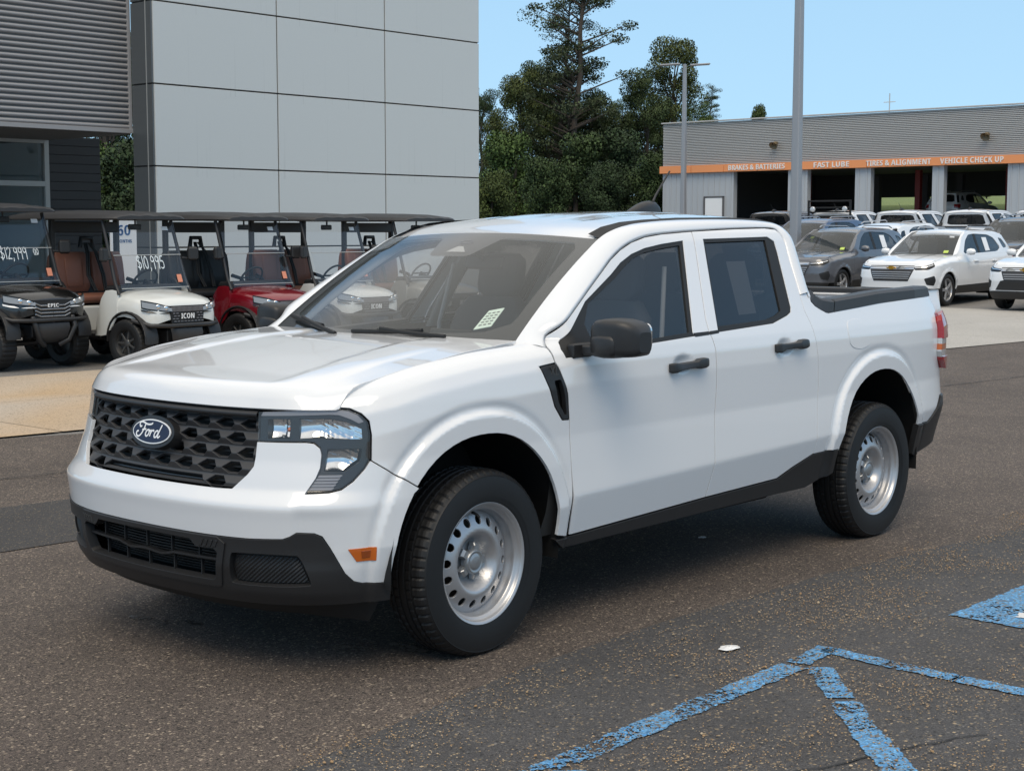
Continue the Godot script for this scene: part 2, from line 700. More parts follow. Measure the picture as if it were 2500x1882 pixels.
func build_truck():
	truck_tables()
	var t := thing("pickup_truck", "white crew cab pickup truck with black grille and steel wheels in the foreground", "pickup truck")
	var W: Material = M.truck_paint
	var B: Material = M.black_plastic
	var mb: MB
	# ---- hood
	mb = MB.new()
	var edge := []
	for i in 21:
		var x := lerpf(.655, -.36, i / 20.0)
		var z := HZ.g(-x)
		x = minf(x, XL.g(z) - .002)
		edge.append([XL.g(z) - x, z])
	var hp := PackedVector2Array()
	for i in 31:
		hp.append(Vector2(.001, lerpf(-edge[0][1], edge[0][1], i / 30.0)))
	for e in edge:
		hp.append(Vector2(e[0], e[1]))
	for i in range(1, 20):
		var z := lerpf(.738, -.738, i / 20.0)
		hp.append(Vector2(XL.g(absf(z)) + .36 - .12 * (1.0 - pow(z / .738, 2)), z))
	for i in range(edge.size() - 1, -1, -1):
		hp.append(Vector2(edge[i][0], -edge[i][1]))
	mb.sheet(hood_at, hp, [], .014, .03, func(_q): return Vector3(.5, 1, 0), .012)
	put("hood", mb, W, t)
	mb = MB.new()
	mb.sheet(func(a: float, b: float): return hood_at(a, b) + Vector3(-.02, -.045, 0), pv([[.02, -.70], [.02, .70], [.98, .74], [.98, -.74]]), [], .08, .1, func(_q): return Vector3(.5, 1, 0), 0.0)
	put("hood_underside", mb, B, t)
	# ---- front bumper, white
	var wb := [[0., .534], [.41, .532], [.555, .532], [.682, .537], [.707, .546], [.731, .560], [.795, .558], [.824, .546], [.852, .503], [.906, .408], [.939, .377], [.972, .367], [1.083, .362]]
	var ar := arch_pts(true, .02, .72)
	for i in ar.size():
		if i % 3 == 0:
			wb.append([OT.sx(ar[i][0]), ar[i][1]])
	wb.append_array([[1.185, .692], [1.117, .733], [1.008, .801], [.988, .774], [.941, .731], [.896, .704], [.849, .695], [.762, .692], [.758, .694], [.798, .748], [.814, .781], [.820, .826], [.814, .847], [.790, .863], [.757, .866], [.549, .864], [.5485, .814], [.546, .780], [.524, .751], [.486, .716], [.468, .699], [.405, .697], [0., .697]])
	put("front_bumper", side_sheet(both(wb), [], 0.0, .014, .010, .014), W, t)
	# ---- front bumper, black lower part
	var bb := [[0., .285], [.6, .285], [.95, .290], [1.086, .292], [1.083, .357], [.972, .362], [.939, .372], [.903, .404], [.848, .499], [.820, .541], [.794, .553], [.732, .555], [.709, .541], [.684, .532], [.555, .527], [.41, .527], [0., .529]]
	var intake := both([[0., .512], [.287, .508], [.317, .482], [.400, .484], [.418, .470], [.398, .372], [.385, .362], [.216, .362], [0., .362]])
	var fog := soften(pv([[.470, .470], [.488, .478], [.717, .480], [.742, .472], [.784, .375], [.776, .361], [.478, .355], [.458, .368]]), 2)
	var lower := put("lower_bumper", side_sheet(both(bb), [intake, fog, flip(fog, -1)], .004, .02, .015, .03), B, t)
	mb = MB.new()          # raised surround of the intake
	mb.sheet(TSo(.010), both([[0., .527], [.42, .525], [.452, .505], [.418, .345], [.400, .338], [0., .338]]), [intake], .02, .012, t_out, .02)
	put("intake_surround", mb, B, lower)
	mb = MB.new()
	mb.sheet(TSo(-.085), both([[0., .53], [.46, .53], [.44, .34], [0., .34]]), [], .04, .04, t_out, 0.0)
	put("radiator", mb, M.radiator, lower)
	for i in 13:
		mb = MB.new()
		mb.sheet(TSo(-.062), both([[0., .372 + i * .0108], [.40, .372 + i * .0108], [.40, .3765 + i * .0108], [0., .3765 + i * .0108]]), [], .05, .02, t_out, .012)
		put("fin", mb, M.radiator, lower)
	mb = MB.new()
	for i in 24:
		var s0 := lerpf(-.405, .405, i / 24.0)
		var s1 := lerpf(-.405, .405, (i + 1) / 24.0)
		var h := func(s: float) -> float: return .432 + .014 * ss(.10, .18, absf(s)) - .008 * ss(.0, .1, absf(s))
		for k in [[0.0, .007, Vector3(1, 0, 0)], [1.0, .004, Vector3.UP]]:
			if k[0] == 0.0:
				mb.quad(TS(s0, h.call(s0) - .003, -.012), TS(s1, h.call(s1) - .003, -.012), TS(s1, h.call(s1) + .005, -.012), TS(s0, h.call(s0) + .005, -.012), k[2])
			else:
				mb.quad(TS(s0, h.call(s0) + .005, -.012), TS(s1, h.call(s1) + .005, -.012), TS(s1, h.call(s1) + .006, -.035), TS(s0, h.call(s0) + .006, -.035), k[2])
	put("intake_bar", mb, B, lower)
	for s: float in [-.30, -.15, .0, .15, .30]:
		mb = MB.new()
		for h in [[.364, .425], [.440, .506]]:
			mb.box((TS(s, h[0], -.03) + TS(s, h[1], -.03)) / 2, Vector3(.014, h[1] - h[0], .006), Basis.IDENTITY, .002)
		put("intake_post", mb, B, lower)
	for sg: float in [1.0, -1.0]:
		for k in 4:
			mb = MB.new()
			var s := .335 + k * .022
			mb.sheet(TSo(.013), flip(pv([[s, .489], [s + .010, .489], [s + .022, .512], [s + .012, .512]]), sg), [], .02, .012, t_out, .008)
			put("slash", mb, B, lower)
		mb = MB.new()
		var rib := func(s: float, y: float) -> Vector3:
			var f := fposmod((absf(s) * 0.8 + y * -1.0) / .0150, 1.0)
			return TS(s, y, -.022 + .006 * absf(f * 2.0 - 1.0))
		mb.sheet(rib, flip(inset(fog, .012), sg), [], .003, .005, t_out, 0.0)
		mb.sheet(TSo(-.026), flip(fog, sg), [], .03, .03, t_out, 0.0)
		put("fog_insert", mb, B, lower)
		# the skirt below the bumper, in front of the wheel
	mb = MB.new()
	mb.sheet(TSo(-.05), both([[0., .235], [.7, .235], [1.04, .20], [1.08, .30], [.6, .33], [0., .33]]), [], .05, .04, t_out, .01)
	put("air_dam", mb, M.rubber, t)
	# ---- grille
	build_grille(t)
	# ---- lamps, fenders, doors, bed sides
	for sg: float in [1.0, -1.0]:
		build_lamp(t, sg)
		mb = MB.new()
		mb.sheet(TSo(.003), flip(pv([[.915, .494], [1.015, .497], [1.014, .449], [.946, .449]]), sg), [], .02, .02, t_out, .008)
		var mk := put("side_marker", mb, M.amber, t)
		mb = MB.new()
		mb.sheet(TSo(.005), flip(pv([[.963, .485], [.997, .486], [.995, .461], [.966, .461]]), sg), [], .02, .02, t_out, .004)
		put("reflector", mb, M.amber_dark, mk)
		# fender
		var fp := [[-.500, .383]]
		fp.append_array([[-.479, .661], [-.474, .826], [-.470, .863], [-.426, .865], [-.377, .924], [-.306, 1.086], [-.405, 1.095], [-.408, 1.157], [-.395, 1.170]])
		var f := xs(fp)
		for i in 16:
			var x := lerpf(-.385, .58, i / 15.0)
			f.append(Vector2(OT.sx(x), HT.g(x) - .002))
		for q in [[.935, 1.040], [.905, 1.020], [.890, 1.008], [.884, .9925], [.943, .988], [.985, .970], [1.0105, .943], [1.0155, .894], [1.0125, .803], [1.119, .737], [1.186, .697]]:
			f.append(Vector2(q[0], q[1]))
		f.append_array(xs(arch_pts(true, .74, 3.05)))
		f = flip(f, sg)
		put("front_fender", side_sheet(inset(f, .0025), [], 0.0, .012, .010, .012), W, t)
		# vent
		var vent := soften(xs([[-.308, 1.084], [-.406, 1.092], [-.428, 1.042], [-.458, .967], [-.470, .866], [-.428, .867], [-.379, .924]]), 1, .06)
		var hole := soften(xs([[-.374, 1.026], [-.418, 1.030], [-.440, .96], [-.453, .885], [-.440, .884], [-.398, .938]]), 1, .12)
		var vn := put("fender_vent", side_sheet(flip(inset(vent, .002), sg), [flip(hole, sg)], .002, .012, .012, .02), B, t)
		put("vent_recess", side_sheet(flip(vent, sg), [], -.030, .03, .03, 0.0), M.rubber, vn)
		var xl := TextMesh.new()
		xl.text = "XL"
		xl.font = font("Droid Sans", 700, false)
		xl.font_size = 16
		xl.pixel_size = .0027
		xl.depth = .003
		var xo := put_mesh("lettering", xl, M.dark_grey, vn)
		var c0 := TS(OT.sx(-.385) * sg, 1.062, .003)
		var ax := (TS(OT.sx(-.43) * sg, 1.062, .003) - c0).normalized() * sg
		var nz := Vector3(0, 0, -sg)
		var upv := nz.cross(ax).normalized()
		xo.transform = Transform3D(Basis(ax, upv, ax.cross(upv)), c0)
		# doors
		build_doors(t, sg)
		# bed side
		var bs := [[-2.455, 1.312], [-2.443, 1.266], [-2.464, 1.243], [-2.545, 1.208], [-2.569, 1.205], [-3.103, 1.234], [-3.558, 1.246]]
		var rg := REAR_GAP.duplicate()
		rg.reverse()
		var b := PackedVector2Array()
		b.append_array(xs(rg))
		b.append_array(xs(bs))
		var tl := OT.sx(-3.748)
		var te := tl + .345
		for q in [[tl + .14, 1.249], [te, 1.249], [te, 1.172], [tl + .11, 1.172], [tl + .02, 1.155], [tl, 1.119], [tl - .012, .945], [tl + .01, .897], [tl + .07, .845], [tl + .16, .838], [te, .838], [te, .70], [tl + .18, .70]]:
			b.append(Vector2(q[0], q[1]))
		b.append_array(xs([[-3.80, .695], [-3.677, .592], [-3.631, .563], [-3.445, .565]]))
		var ra := arch_pts(false, 2.72, .28)
		b.append_array(xs(ra))
		b.append_array(xs([[-2.592, .522]]))
		b = flip(b, sg)
		put("bed_side", side_sheet(inset(b, .002), [], 0.0, .014, .012, .008), W, t)
		# fuel door, only on this side
		if sg > 0:
			var fd := soften(xs([[-2.699, 1.152], [-2.751, 1.163], [-2.830, 1.167], [-2.872, 1.158], [-2.884, 1.120], [-2.919, 1.057], [-2.918, 1.038], [-2.843, 1.016], [-2.775, 1.017], [-2.72, 1.030], [-2.69, 1.06]]), 2)
			put("fuel_door", side_sheet(fd, [], .003, .02, .02, .004), W, t)
		build_tail(t, sg, tl)
		# sill, rear cladding
		var sl := xs([[-.40, .381], [-.500, .379], [-1.472, .411], [-2.072, .424], [-2.195, .465], [-2.367, .515], [-2.588, .518], [-2.585, .40], [-2.36, .350], [-2.0, .352], [-.46, .340]])
		put("sill_cladding", side_sheet(flip(sl, sg), [], .004, .04, .012, .03), B, t)
		# inside dark skin behind the gaps
		put("inner_panel", side_sheet(flip(xs([[-.34, .40], [-.46, 1.14], [-2.40, 1.14], [-2.40, .45], [-2.2, .40]]), sg), [], -.045, .08, .05, 0.0), M.interior, t)
		# wheel housing
		for fr: bool in [true, false]:
			mb = MB.new()
			var ap := arch_pts(fr, -.05 if fr else .16, PI + .12, 1.045)
			var rings := []
			for zz: float in [.905, .86, .50]:
				var ring := []
				for p in ap:
					ring.append(Vector3(p[0], p[1], -zz * sg))
				rings.append(ring)
			mb.loft(rings, false, false, false, Vector3(0, 9, 0))
			var mid := Vector3(.04 if fr else -3.03, .36, -.50 * sg)
			for i in ap.size() - 1:
				mb.face(mid, rings[2][i], rings[2][i + 1], Vector3(0, 0, -sg))
			put("wheel_housing", mb, M.rubber, t)
		# cab frame: windscreen pillar, roof rail, rear pillar
		var e2 := [[-.403, 1.150], [-.45, 1.197], [-.523, 1.245], [-.636, 1.308], [-.752, 1.373], [-.872, 1.439], [-.97, 1.493], [-1.061, 1.533], [-1.157, 1.564], [-1.271, 1.587], [-1.408, 1.600], [-1.652, 1.612], [-2.028, 1.624], [-2.300, 1.628], [-2.388, 1.622], [-2.409, 1.598], [-2.412, 1.55], [-2.386, 1.432], [-2.366, 1.302]]
		var tk := [-.05, .06, .18, .35, .53, .71, .86, 1.0]
		var e1 := []
		for k: float in tk:
			var p := wind_at(1.0, k)
			e1.append(Vector3(p.x, p.y, -p.z * sg))
		for q in [[-1.10, 1.612, .634], [-1.22, 1.637, .628], [-1.37, 1.652, .624], [-1.63, 1.664, .62], [-2.03, 1.668, .62], [-2.32, 1.662, .62], [-2.46, 1.645, .625], [-2.518, 1.605, .655], [-2.508, 1.56, .70], [-2.482, 1.44, .762], [-2.455, 1.312, .826]]:
			e1.append(Vector3(q[0], q[1], -q[2] * sg))
		var E2 := []
		for q in e2:
			E2.append(TS(OT.sx(q[0]) * sg, q[1]))
		var rings2 := []
		for i in e1.size() - 1:
			for k in (4 if i < e1.size() - 2 else 5):
				var a1: Vector3 = (e1[i] as Vector3).cubic_interpolate(e1[i + 1], e1[maxi(i - 1, 0)], e1[mini(i + 2, e1.size() - 1)], k / 4.0)
				var a2: Vector3 = (E2[i] as Vector3).cubic_interpolate(E2[i + 1], E2[maxi(i - 1, 0)], E2[mini(i + 2, e1.size() - 1)], k / 4.0)
				var n1 := Vector3(.5, .85, -.25 * sg).lerp(Vector3(0, 1, -.15 * sg), ss(7, 9, i + k / 4.0)).normalized()
				n1 = n1.lerp(Vector3(-.5, .2, -.9 * sg).normalized(), ss(13.5, 15.5, i + k / 4.0)).normalized()
				var n2 := Vector3(0, .42, -.9 * sg)
				var ctl := (a1 + a2) / 2 + (n1 + n2).normalized() * (a1.distance_to(a2) * .30)
				var ring := []
				for j in 9:
					var f2 := j / 8.0
					ring.append(a1.lerp(ctl, f2).lerp(ctl.lerp(a2, f2), f2))
				var inw: Vector3 = Vector3(-1.4, 1.0, 0) - a2
				ring.append(a2 + Vector3(0, 0, sg * .02))
				rings2.append(ring)
		mb = MB.new()
		mb.loft(rings2, false, false, false, Vector3(-1.4, 1.1, 0))
		put("cab_frame", mb, W, t)
		# black strip between roof and rail
		mb = MB.new()
		for i in range(7, e1.size() - 5):
			var a: Vector3 = e1[i]
			var c: Vector3 = e1[i + 1]
			var wa := lerpf(.060, .014, ss(7.0, 11.0, i))
			var wc := lerpf(.060, .014, ss(7.0, 11.0, i + 1))
			mb.quad(a + Vector3(0, .001, 0), c + Vector3(0, .001, 0), c + Vector3(0, .007 + wc * .22, wc * sg), a + Vector3(0, .007 + wa * .22, wa * sg), Vector3.UP)
		put("roof_moulding", mb, M.rubber, t)
		build_mirror(t, sg)
	# ---- roof
	mb = MB.new()
	var rp := PackedVector2Array()
	for i in 21:
		var a := lerpf(-.955, .955, i / 20.0)
		rp.append(Vector2(-1.012 + .06 * (1.0 - a * a), .642 * a))
	rp.append(Vector2(-2.46, .612))
	rp.append(Vector2(-2.53, .56))
	rp.append(Vector2(-2.545, 0.))
	rp.append(Vector2(-2.53, -.56))
	rp.append(Vector2(-2.46, -.612))
	mb.sheet(roof_at, rp, [], .03, .025, func(_q): return Vector3.UP, .03)
	put("roof", mb, W, t)
	mb = MB.new()
	mb.sheet(func(a: float, b: float): return roof_at(a, b) - Vector3(0, .05, 0), pv([[-1.02, -.62], [-1.02, .62], [-2.45, .62], [-2.45, -.62]]), [], .1, .1, func(_q): return Vector3.DOWN, 0.0)
	put("headliner", mb, M.light_trim, t)
	build_screen(t)
	build_cab_inside(t)
	build_bed(t)
	# ---- underbody
	mb = MB.new()
	mb.box(Vector3(-1.45, .34, 0), Vector3(2.0, .16, 1.30), Basis.IDENTITY, .03)
	mb.box(Vector3(.25, .36, 0), Vector3(1.0, .2, 1.0), Basis.IDENTITY, .03)
	mb.box(Vector3(-3.2, .38, 0), Vector3(1.3, .16, 1.0), Basis.IDENTITY, .03)
	mb.box(Vector3(.1, .72, 0), Vector3(.9, .5, .98))
	put("underbody", mb, M.rubber, t)
	mb = MB.new()
	for x: float in [0.0, -3.076]:
		mb.tube([Vector3(x, .35, -.8), Vector3(x, .35, .8)], .035, 10)
	put("axle", mb, M.rubber, t)
	# ---- wheels
	var wm := wheel_meshes()
	for x: float in [0.0, -3.076]:
		for sg: float in [1.0, -1.0]:
			var w := Node3D.new()
			w.name = "wheel"
			t.add_child(w, true)
			w.position = Vector3(x, .352, -.80 * sg)
			w.rotation.y = (0.0 if sg > 0 else PI) + (deg_to_rad(1.4) if x == 0.0 else 0.0)
			put_mesh("tyre", wm[0], M.tyre, w)
			var r := put_mesh("rim", wm[1], M.steel, w)
			put_mesh("centre_cap", wm[2], M.cap_silver, w)
			put_mesh("brake_disc", wm[3], M.brake, w)
			put_mesh("valve", wm[4], M.rubber, w)
			if x == 0.0:
				r.rotation.z = .1
			else:
				r.rotation.z = .5
	# ---- antenna
	mb = MB.new()
	var rings3 := []
	for k in [[-2.040, .003, .004], [-2.09, .022, .024], [-2.14, .044, .034], [-2.19, .060, .038], [-2.24, .068, .036], [-2.285, .066, .031], [-2.31, .050, .027], [-2.325, .004, .023]]:
		var ring := []
		var y0 := roof_at(k[0], 0).y - .004
		for j in 11:
			var a := PI * j / 10.0
			ring.append(Vector3(k[0], y0 + k[1] * pow(sin(a), .7), cos(a) * k[2]))
		rings3.append(ring)
	mb.loft(rings3, false)
	var fin := put("antenna", mb, B, t)
	mb = MB.new()
	mb.tube([Vector3(-2.275, 1.765, 0), Vector3(-2.30, 1.80, 0), Vector3(-2.42, 1.925, 0)], [.007, .006, .0045], 6)
	put("mast", mb, B, fin)
	# ---- wipers
	for k in [[Vector2(.10, .015), Vector2(-.42, .035), Vector2(-.62, -.03)], [Vector2(.88, .06), Vector2(.42, .03), Vector2(.2, -.03)]]:
		mb = MB.new()
		var pts := []
		var arm := []
		for i in 9:
			var q: Vector2 = (k[0] as Vector2).lerp(k[1], i / 8.0)
			pts.append(wind_at(q.x, q.y + .03) + Vector3(.53, .85, 0) * .020)
			var q2: Vector2 = (k[0] as Vector2).lerp(k[1], .45).lerp(k[2], i / 8.0)
			arm.append(wind_at(q2.x, maxf(q2.y + .03, -.04)) + Vector3(.53, .85, 0) * .035)
		mb.tube(pts, .011, 6)
		mb.tube(arm, .010, 6)
		put("wiper", mb, M.rubber, t)
	mb = MB.new()
	mb.sheet(func(a: float, u: float): return wind_at(a, u) - Vector3(0, .01, 0), pv([[-.99, -.16], [.99, -.16], [.99, .03], [-.99, .03]]), [], .1, .1, func(_q): return Vector3(.5, 1, 0), 0.0)
	put("cowl", mb, B, t)
	return t

func build_grille(t: Node3D):
	var B: Material = M.grille
	var outl := both([[0., .702], [.405, .702], [.466, .703], [.483, .719], [.521, .754], [.543, .782], [.546, .814], [.545, .866], [.5385, .95], [0., .95]])
	var row := .0515
	var ridge := func(s: float, y: float) -> Vector3:
		var f := fposmod((y - .922 + row / 2) / row, 1.0)
		return TS(s, y, -.028 + .018 * (1.0 - absf(f * 2.0 - 1.0)))
	var holes := []
	var tabs := []
	for r in 5:
		var yc := .922 - r * row
		for k in range(-5, 6):
			var s := (k + (.5 if r % 2 == 1 else 0.0)) * .125
			if absf(s) > .52:
				continue
			var lim := .53 if r < 3 else (.49 if r == 3 else .44)
			if absf(s) > lim - .02:
				continue
			if r == 4 and absf(s) < .33:
				continue
			var w := .052
			var e0 := maxf(s - w, -lim)
			var e1 := minf(s + w, lim)
			holes.append(pv([[e0, yc], [maxf(s - .022, e0 + .004), yc - .0225], [minf(s + .022, e1 - .004), yc - .0225], [e1, yc], [minf(s + .022, e1 - .004), yc + .0225], [maxf(s - .022, e0 + .004), yc + .0225]]))
			tabs.append(Vector2(s, yc))
	holes.append(pv([[-.29, .735], [-.325, .707], [.325, .707], [.29, .735]]))
	var mb := MB.new()
	mb.sheet(ridge, outl, holes, .05, row / 6, t_out, .010, .0025)
	var g := put("grille", mb, B, t)
	mb = MB.new()
	mb.sheet(TSo(-.085), both([[0., .69], [.47, .69], [.55, .77], [.55, .97], [0., .97]]), [], .05, .05, t_out, 0.0)
	put("grille_backing", mb, M.rubber, g)
	for q: Vector2 in tabs:
		mb = MB.new()
		mb.sheet(TSo(-.048), pv([[q.x - .030, q.y - .003], [q.x + .030, q.y - .003], [q.x + .030, q.y + .004], [q.x - .030, q.y + .004]]), [], .03, .02, t_out, .03)
		put("tab", mb, M.radiator, g)
	mb = MB.new()
	for yy: float in [.712, .722]:
		mb.sheet(TSo(-.045), pv([[-.31, yy], [.31, yy], [.31, yy + .004], [-.31, yy + .004]]), [], .05, .02, t_out, .02)
	put("lower_slat", mb, B, g)
	# top bar
	var prof := [[.948, -.028], [.950, -.004], [.956, .006], [.966, .007], [.972, -.002], [.9755, -.028]]
	mb = MB.new()
	var rings := []
	for p in prof:
		var ring := []
		for i in 41:
			ring.append(TS(lerpf(-.541, .541, i / 40.0), p[0], p[1]))
		rings.append(ring)
	mb.loft(rings, false, false, false, Vector3(0, .96, 0))
	put("top_bar", mb, M.black_plastic, g)
	# the oval emblem
	var c := TS(0, .866, .012)
	var nrm := Vector3(1, .30, 0).normalized()
	var right := Vector3(0, 0, -1)
	var up := nrm.cross(right).normalized()
	if up.y < 0:
		up = -up
	var tr := Transform3D(Basis(right, up, nrm), c)
	mb = MB.new()
	mb.prism(ellipse(.134, .062), tr, .06)
	var em := put("emblem", mb, M.black_plastic, g)
	em.set_meta("label", "blue oval emblem with white script reading Ford")
	mb = MB.new()
	mb.prism(ellipse(.116, .0465, 56), tr.translated(nrm * .004), .01)
	put("oval_rim", mb, M.white_enamel, em)
	mb = MB.new()
	mb.prism(ellipse(.1105, .0415, 56), tr.translated(nrm * .0055), .01)
	put("oval_field", mb, M.ford_blue, em)
	mb = MB.new()
	var strokes := [
		[[-62, 14], [-64, 22], [-56, 27], [-44, 26], [-30, 22], [-16, 21], [-4, 23], [2, 27]],
		[[-34, 21], [-38, 6], [-46, -10], [-56, -19], [-66, -20], [-73, -13], [-71, -5], [-64, -4]],
		[[-62, 14], [-57, 11], [-52, 14]],
		[[-46, 2], [-36, 4], [-27, 5]],
		[[-14, 4], [-21, 1], [-25, -7], [-24, -14], [-18, -17], [-11, -12], [-8, -4], [-11, 3], [-15, 4]],
		[[-10, 3], [-4, 1], [1, 4]],
		[[2, 4], [0, -6], [-2, -16]], [[1, -4], [6, 2], [12, 4], [16, 1]],
		[[38, 3], [31, 4], [24, -1], [21, -9], [23, -16], [29, -17], [36, -10], [40, 0]],
		[[52, 24], [46, 10], [41, -4], [39, -14], [44, -17], [51, -11]]]
	for st in strokes:
		ribbon(mb, st, tr.translated(nrm * .0068), .00118, 5.6)
	put("script", mb, M.white_enamel, em)

# flat pen stroke along points (in pen units) on a plane
func ribbon(mb: MB, pts: Array, tr: Transform3D, unit: float, width: float):
	var q := PackedVector2Array()
	var n := pts.size()
	for i in n - 1:
		var p0 := Vector2(pts[maxi(i - 1, 0)][0], pts[maxi(i - 1, 0)][1])
		var p1 := Vector2(pts[i][0], pts[i][1])
		var p2 := Vector2(pts[i + 1][0], pts[i + 1][1])
		var p3 := Vector2(pts[mini(i + 2, n - 1)][0], pts[mini(i + 2, n - 1)][1])
		for k in 5:
			q.append(p1.cubic_interpolate(p2, p0, p3, k / 5.0))
	q.append(Vector2(pts[n - 1][0], pts[n - 1][1]))
	for i in q.size() - 1:
		var d := (q[i + 1] - q[i]).normalized()
		var o := Vector2(-d.y, d.x) * width / 2
		var c := [q[i] + o - d * width * .12, q[i] - o - d * width * .12, q[i + 1] - o + d * width * .12, q[i + 1] + o + d * width * .12]
		var w := []
		for p: Vector2 in c:
			w.append(tr * Vector3(p.x * unit, p.y * unit, i * 2e-6))
		mb.quad(w[0], w[1], w[2], w[3], tr.basis.z)

func font(called: String, weight: int, italic: bool) -> SystemFont:
	var f := SystemFont.new()
	f.font_names = PackedStringArray([called])
	f.font_weight = weight
	f.font_italic = italic
	return f

func build_lamp(t: Node3D, sg: float):
	var lens := pv(LAMP)
	var mb := MB.new()
	mb.sheet(TSo(-.001), flip(inset(lens, .003), sg), [], .02, .015, t_out, .006)
	var l := put("headlight", mb, M.lens, t)
	var turn := pv([[.580, .946], [.683, .949], [.685, .877], [.584, .876]])
	var low := pv([[.722, .950], [.868, .952], [.930, .940], [.985, .915], [.985, .879], [.722, .878]])
	var day := pv([[.847, .846], [.984, .846], [.978, .801], [.915, .765], [.831, .767]])
	mb = MB.new()
	var rim := func(s: float, y: float) -> Vector3: return TS(s, y, -.016)
	mb.sheet(rim, flip(inset(lens, .004), sg), [flip(turn, sg), flip(low, sg), flip(day, sg)], .02, .015, t_out, .035)
	put("bezel", mb, M.lamp_dark, l)
	mb = MB.new()         # grey brow along the top of the lamp
	mb.sheet(TSo(-.010), flip(pv([[.552, .957], [.560, .969], [.74, .977], [.88, .9805], [.938, .976], [.972, .962], [.992, .940], [.975, .935], [.945, .950], [.90, .964], [.86, .966]]), sg), [], .02, .01, t_out, .004)
	put("brow", mb, M.lamp_grey, l)
	for cell in [[turn, .632, .912], [low, .82, .915], [day, .92, .80]]:
		var c := Vector2(cell[1], cell[2])
		var f := func(s: float, y: float) -> Vector3:
			var a := absf(s)
			var dx := a - c.x
			var dy := y - c.y
			var q := clampf(dx * dx / .012 + dy * dy / .004, 0.0, 1.6)
			var step := (.0026 * absf(fposmod(a / .021, 1.0) - .5) + .0016 * absf(fposmod((y + a * .4) / .018, 1.0) - .5)) * ss(c.x - .02, c.x + .03, a)
			return TS(s, y, -.070 + .034 * q + step * 1.6)
		mb = MB.new()
		mb.sheet(f, flip(cell[0], sg), [], .004, .005, t_out, 0.0)
		put("reflector", mb, M.chrome, l)
	mb = MB.new()         # louvres at the foot of the lamp
	for k in 5:
		var y0 := .706 + k * .0105
		var s0 := .772 + k * .0085
		var s1 := .868 + k * .0085
		mb.sheet(TSo(-.008), flip(pv([[s0, y0], [s1 - .01, y0], [s1, y0 + .0065], [s0 + .006, y0 + .0065]]), sg), [], .03, .01, t_out, .006)
	put("louvre", mb, M.lamp_grey, l)
	mb = MB.new()
	mb.lathe(TS(.672 * sg, .908, -.045), (TS(.672 * sg, .908, 0) - TS(.672 * sg, .908, -.1)).normalized(), [[.0095, -.012], [.0095, .008], [.006, .014], [0.0001, .016]], 16)
	put("bulb", mb, M.amber, l)

func window_of(parent: Node, sg: float, hole: PackedVector2Array, pane: PackedVector2Array, g: Material):
	var fr := put("window_frame", side_sheet(flip(inset(hole, .001), sg), [flip(pane, sg)], -.004, .05, .03, .018), M.rubber, parent)
	fr.name = "window_frame"
	put("window", side_sheet(flip(pane, sg), [], -.012, .08, .05, 0.0), g, parent)

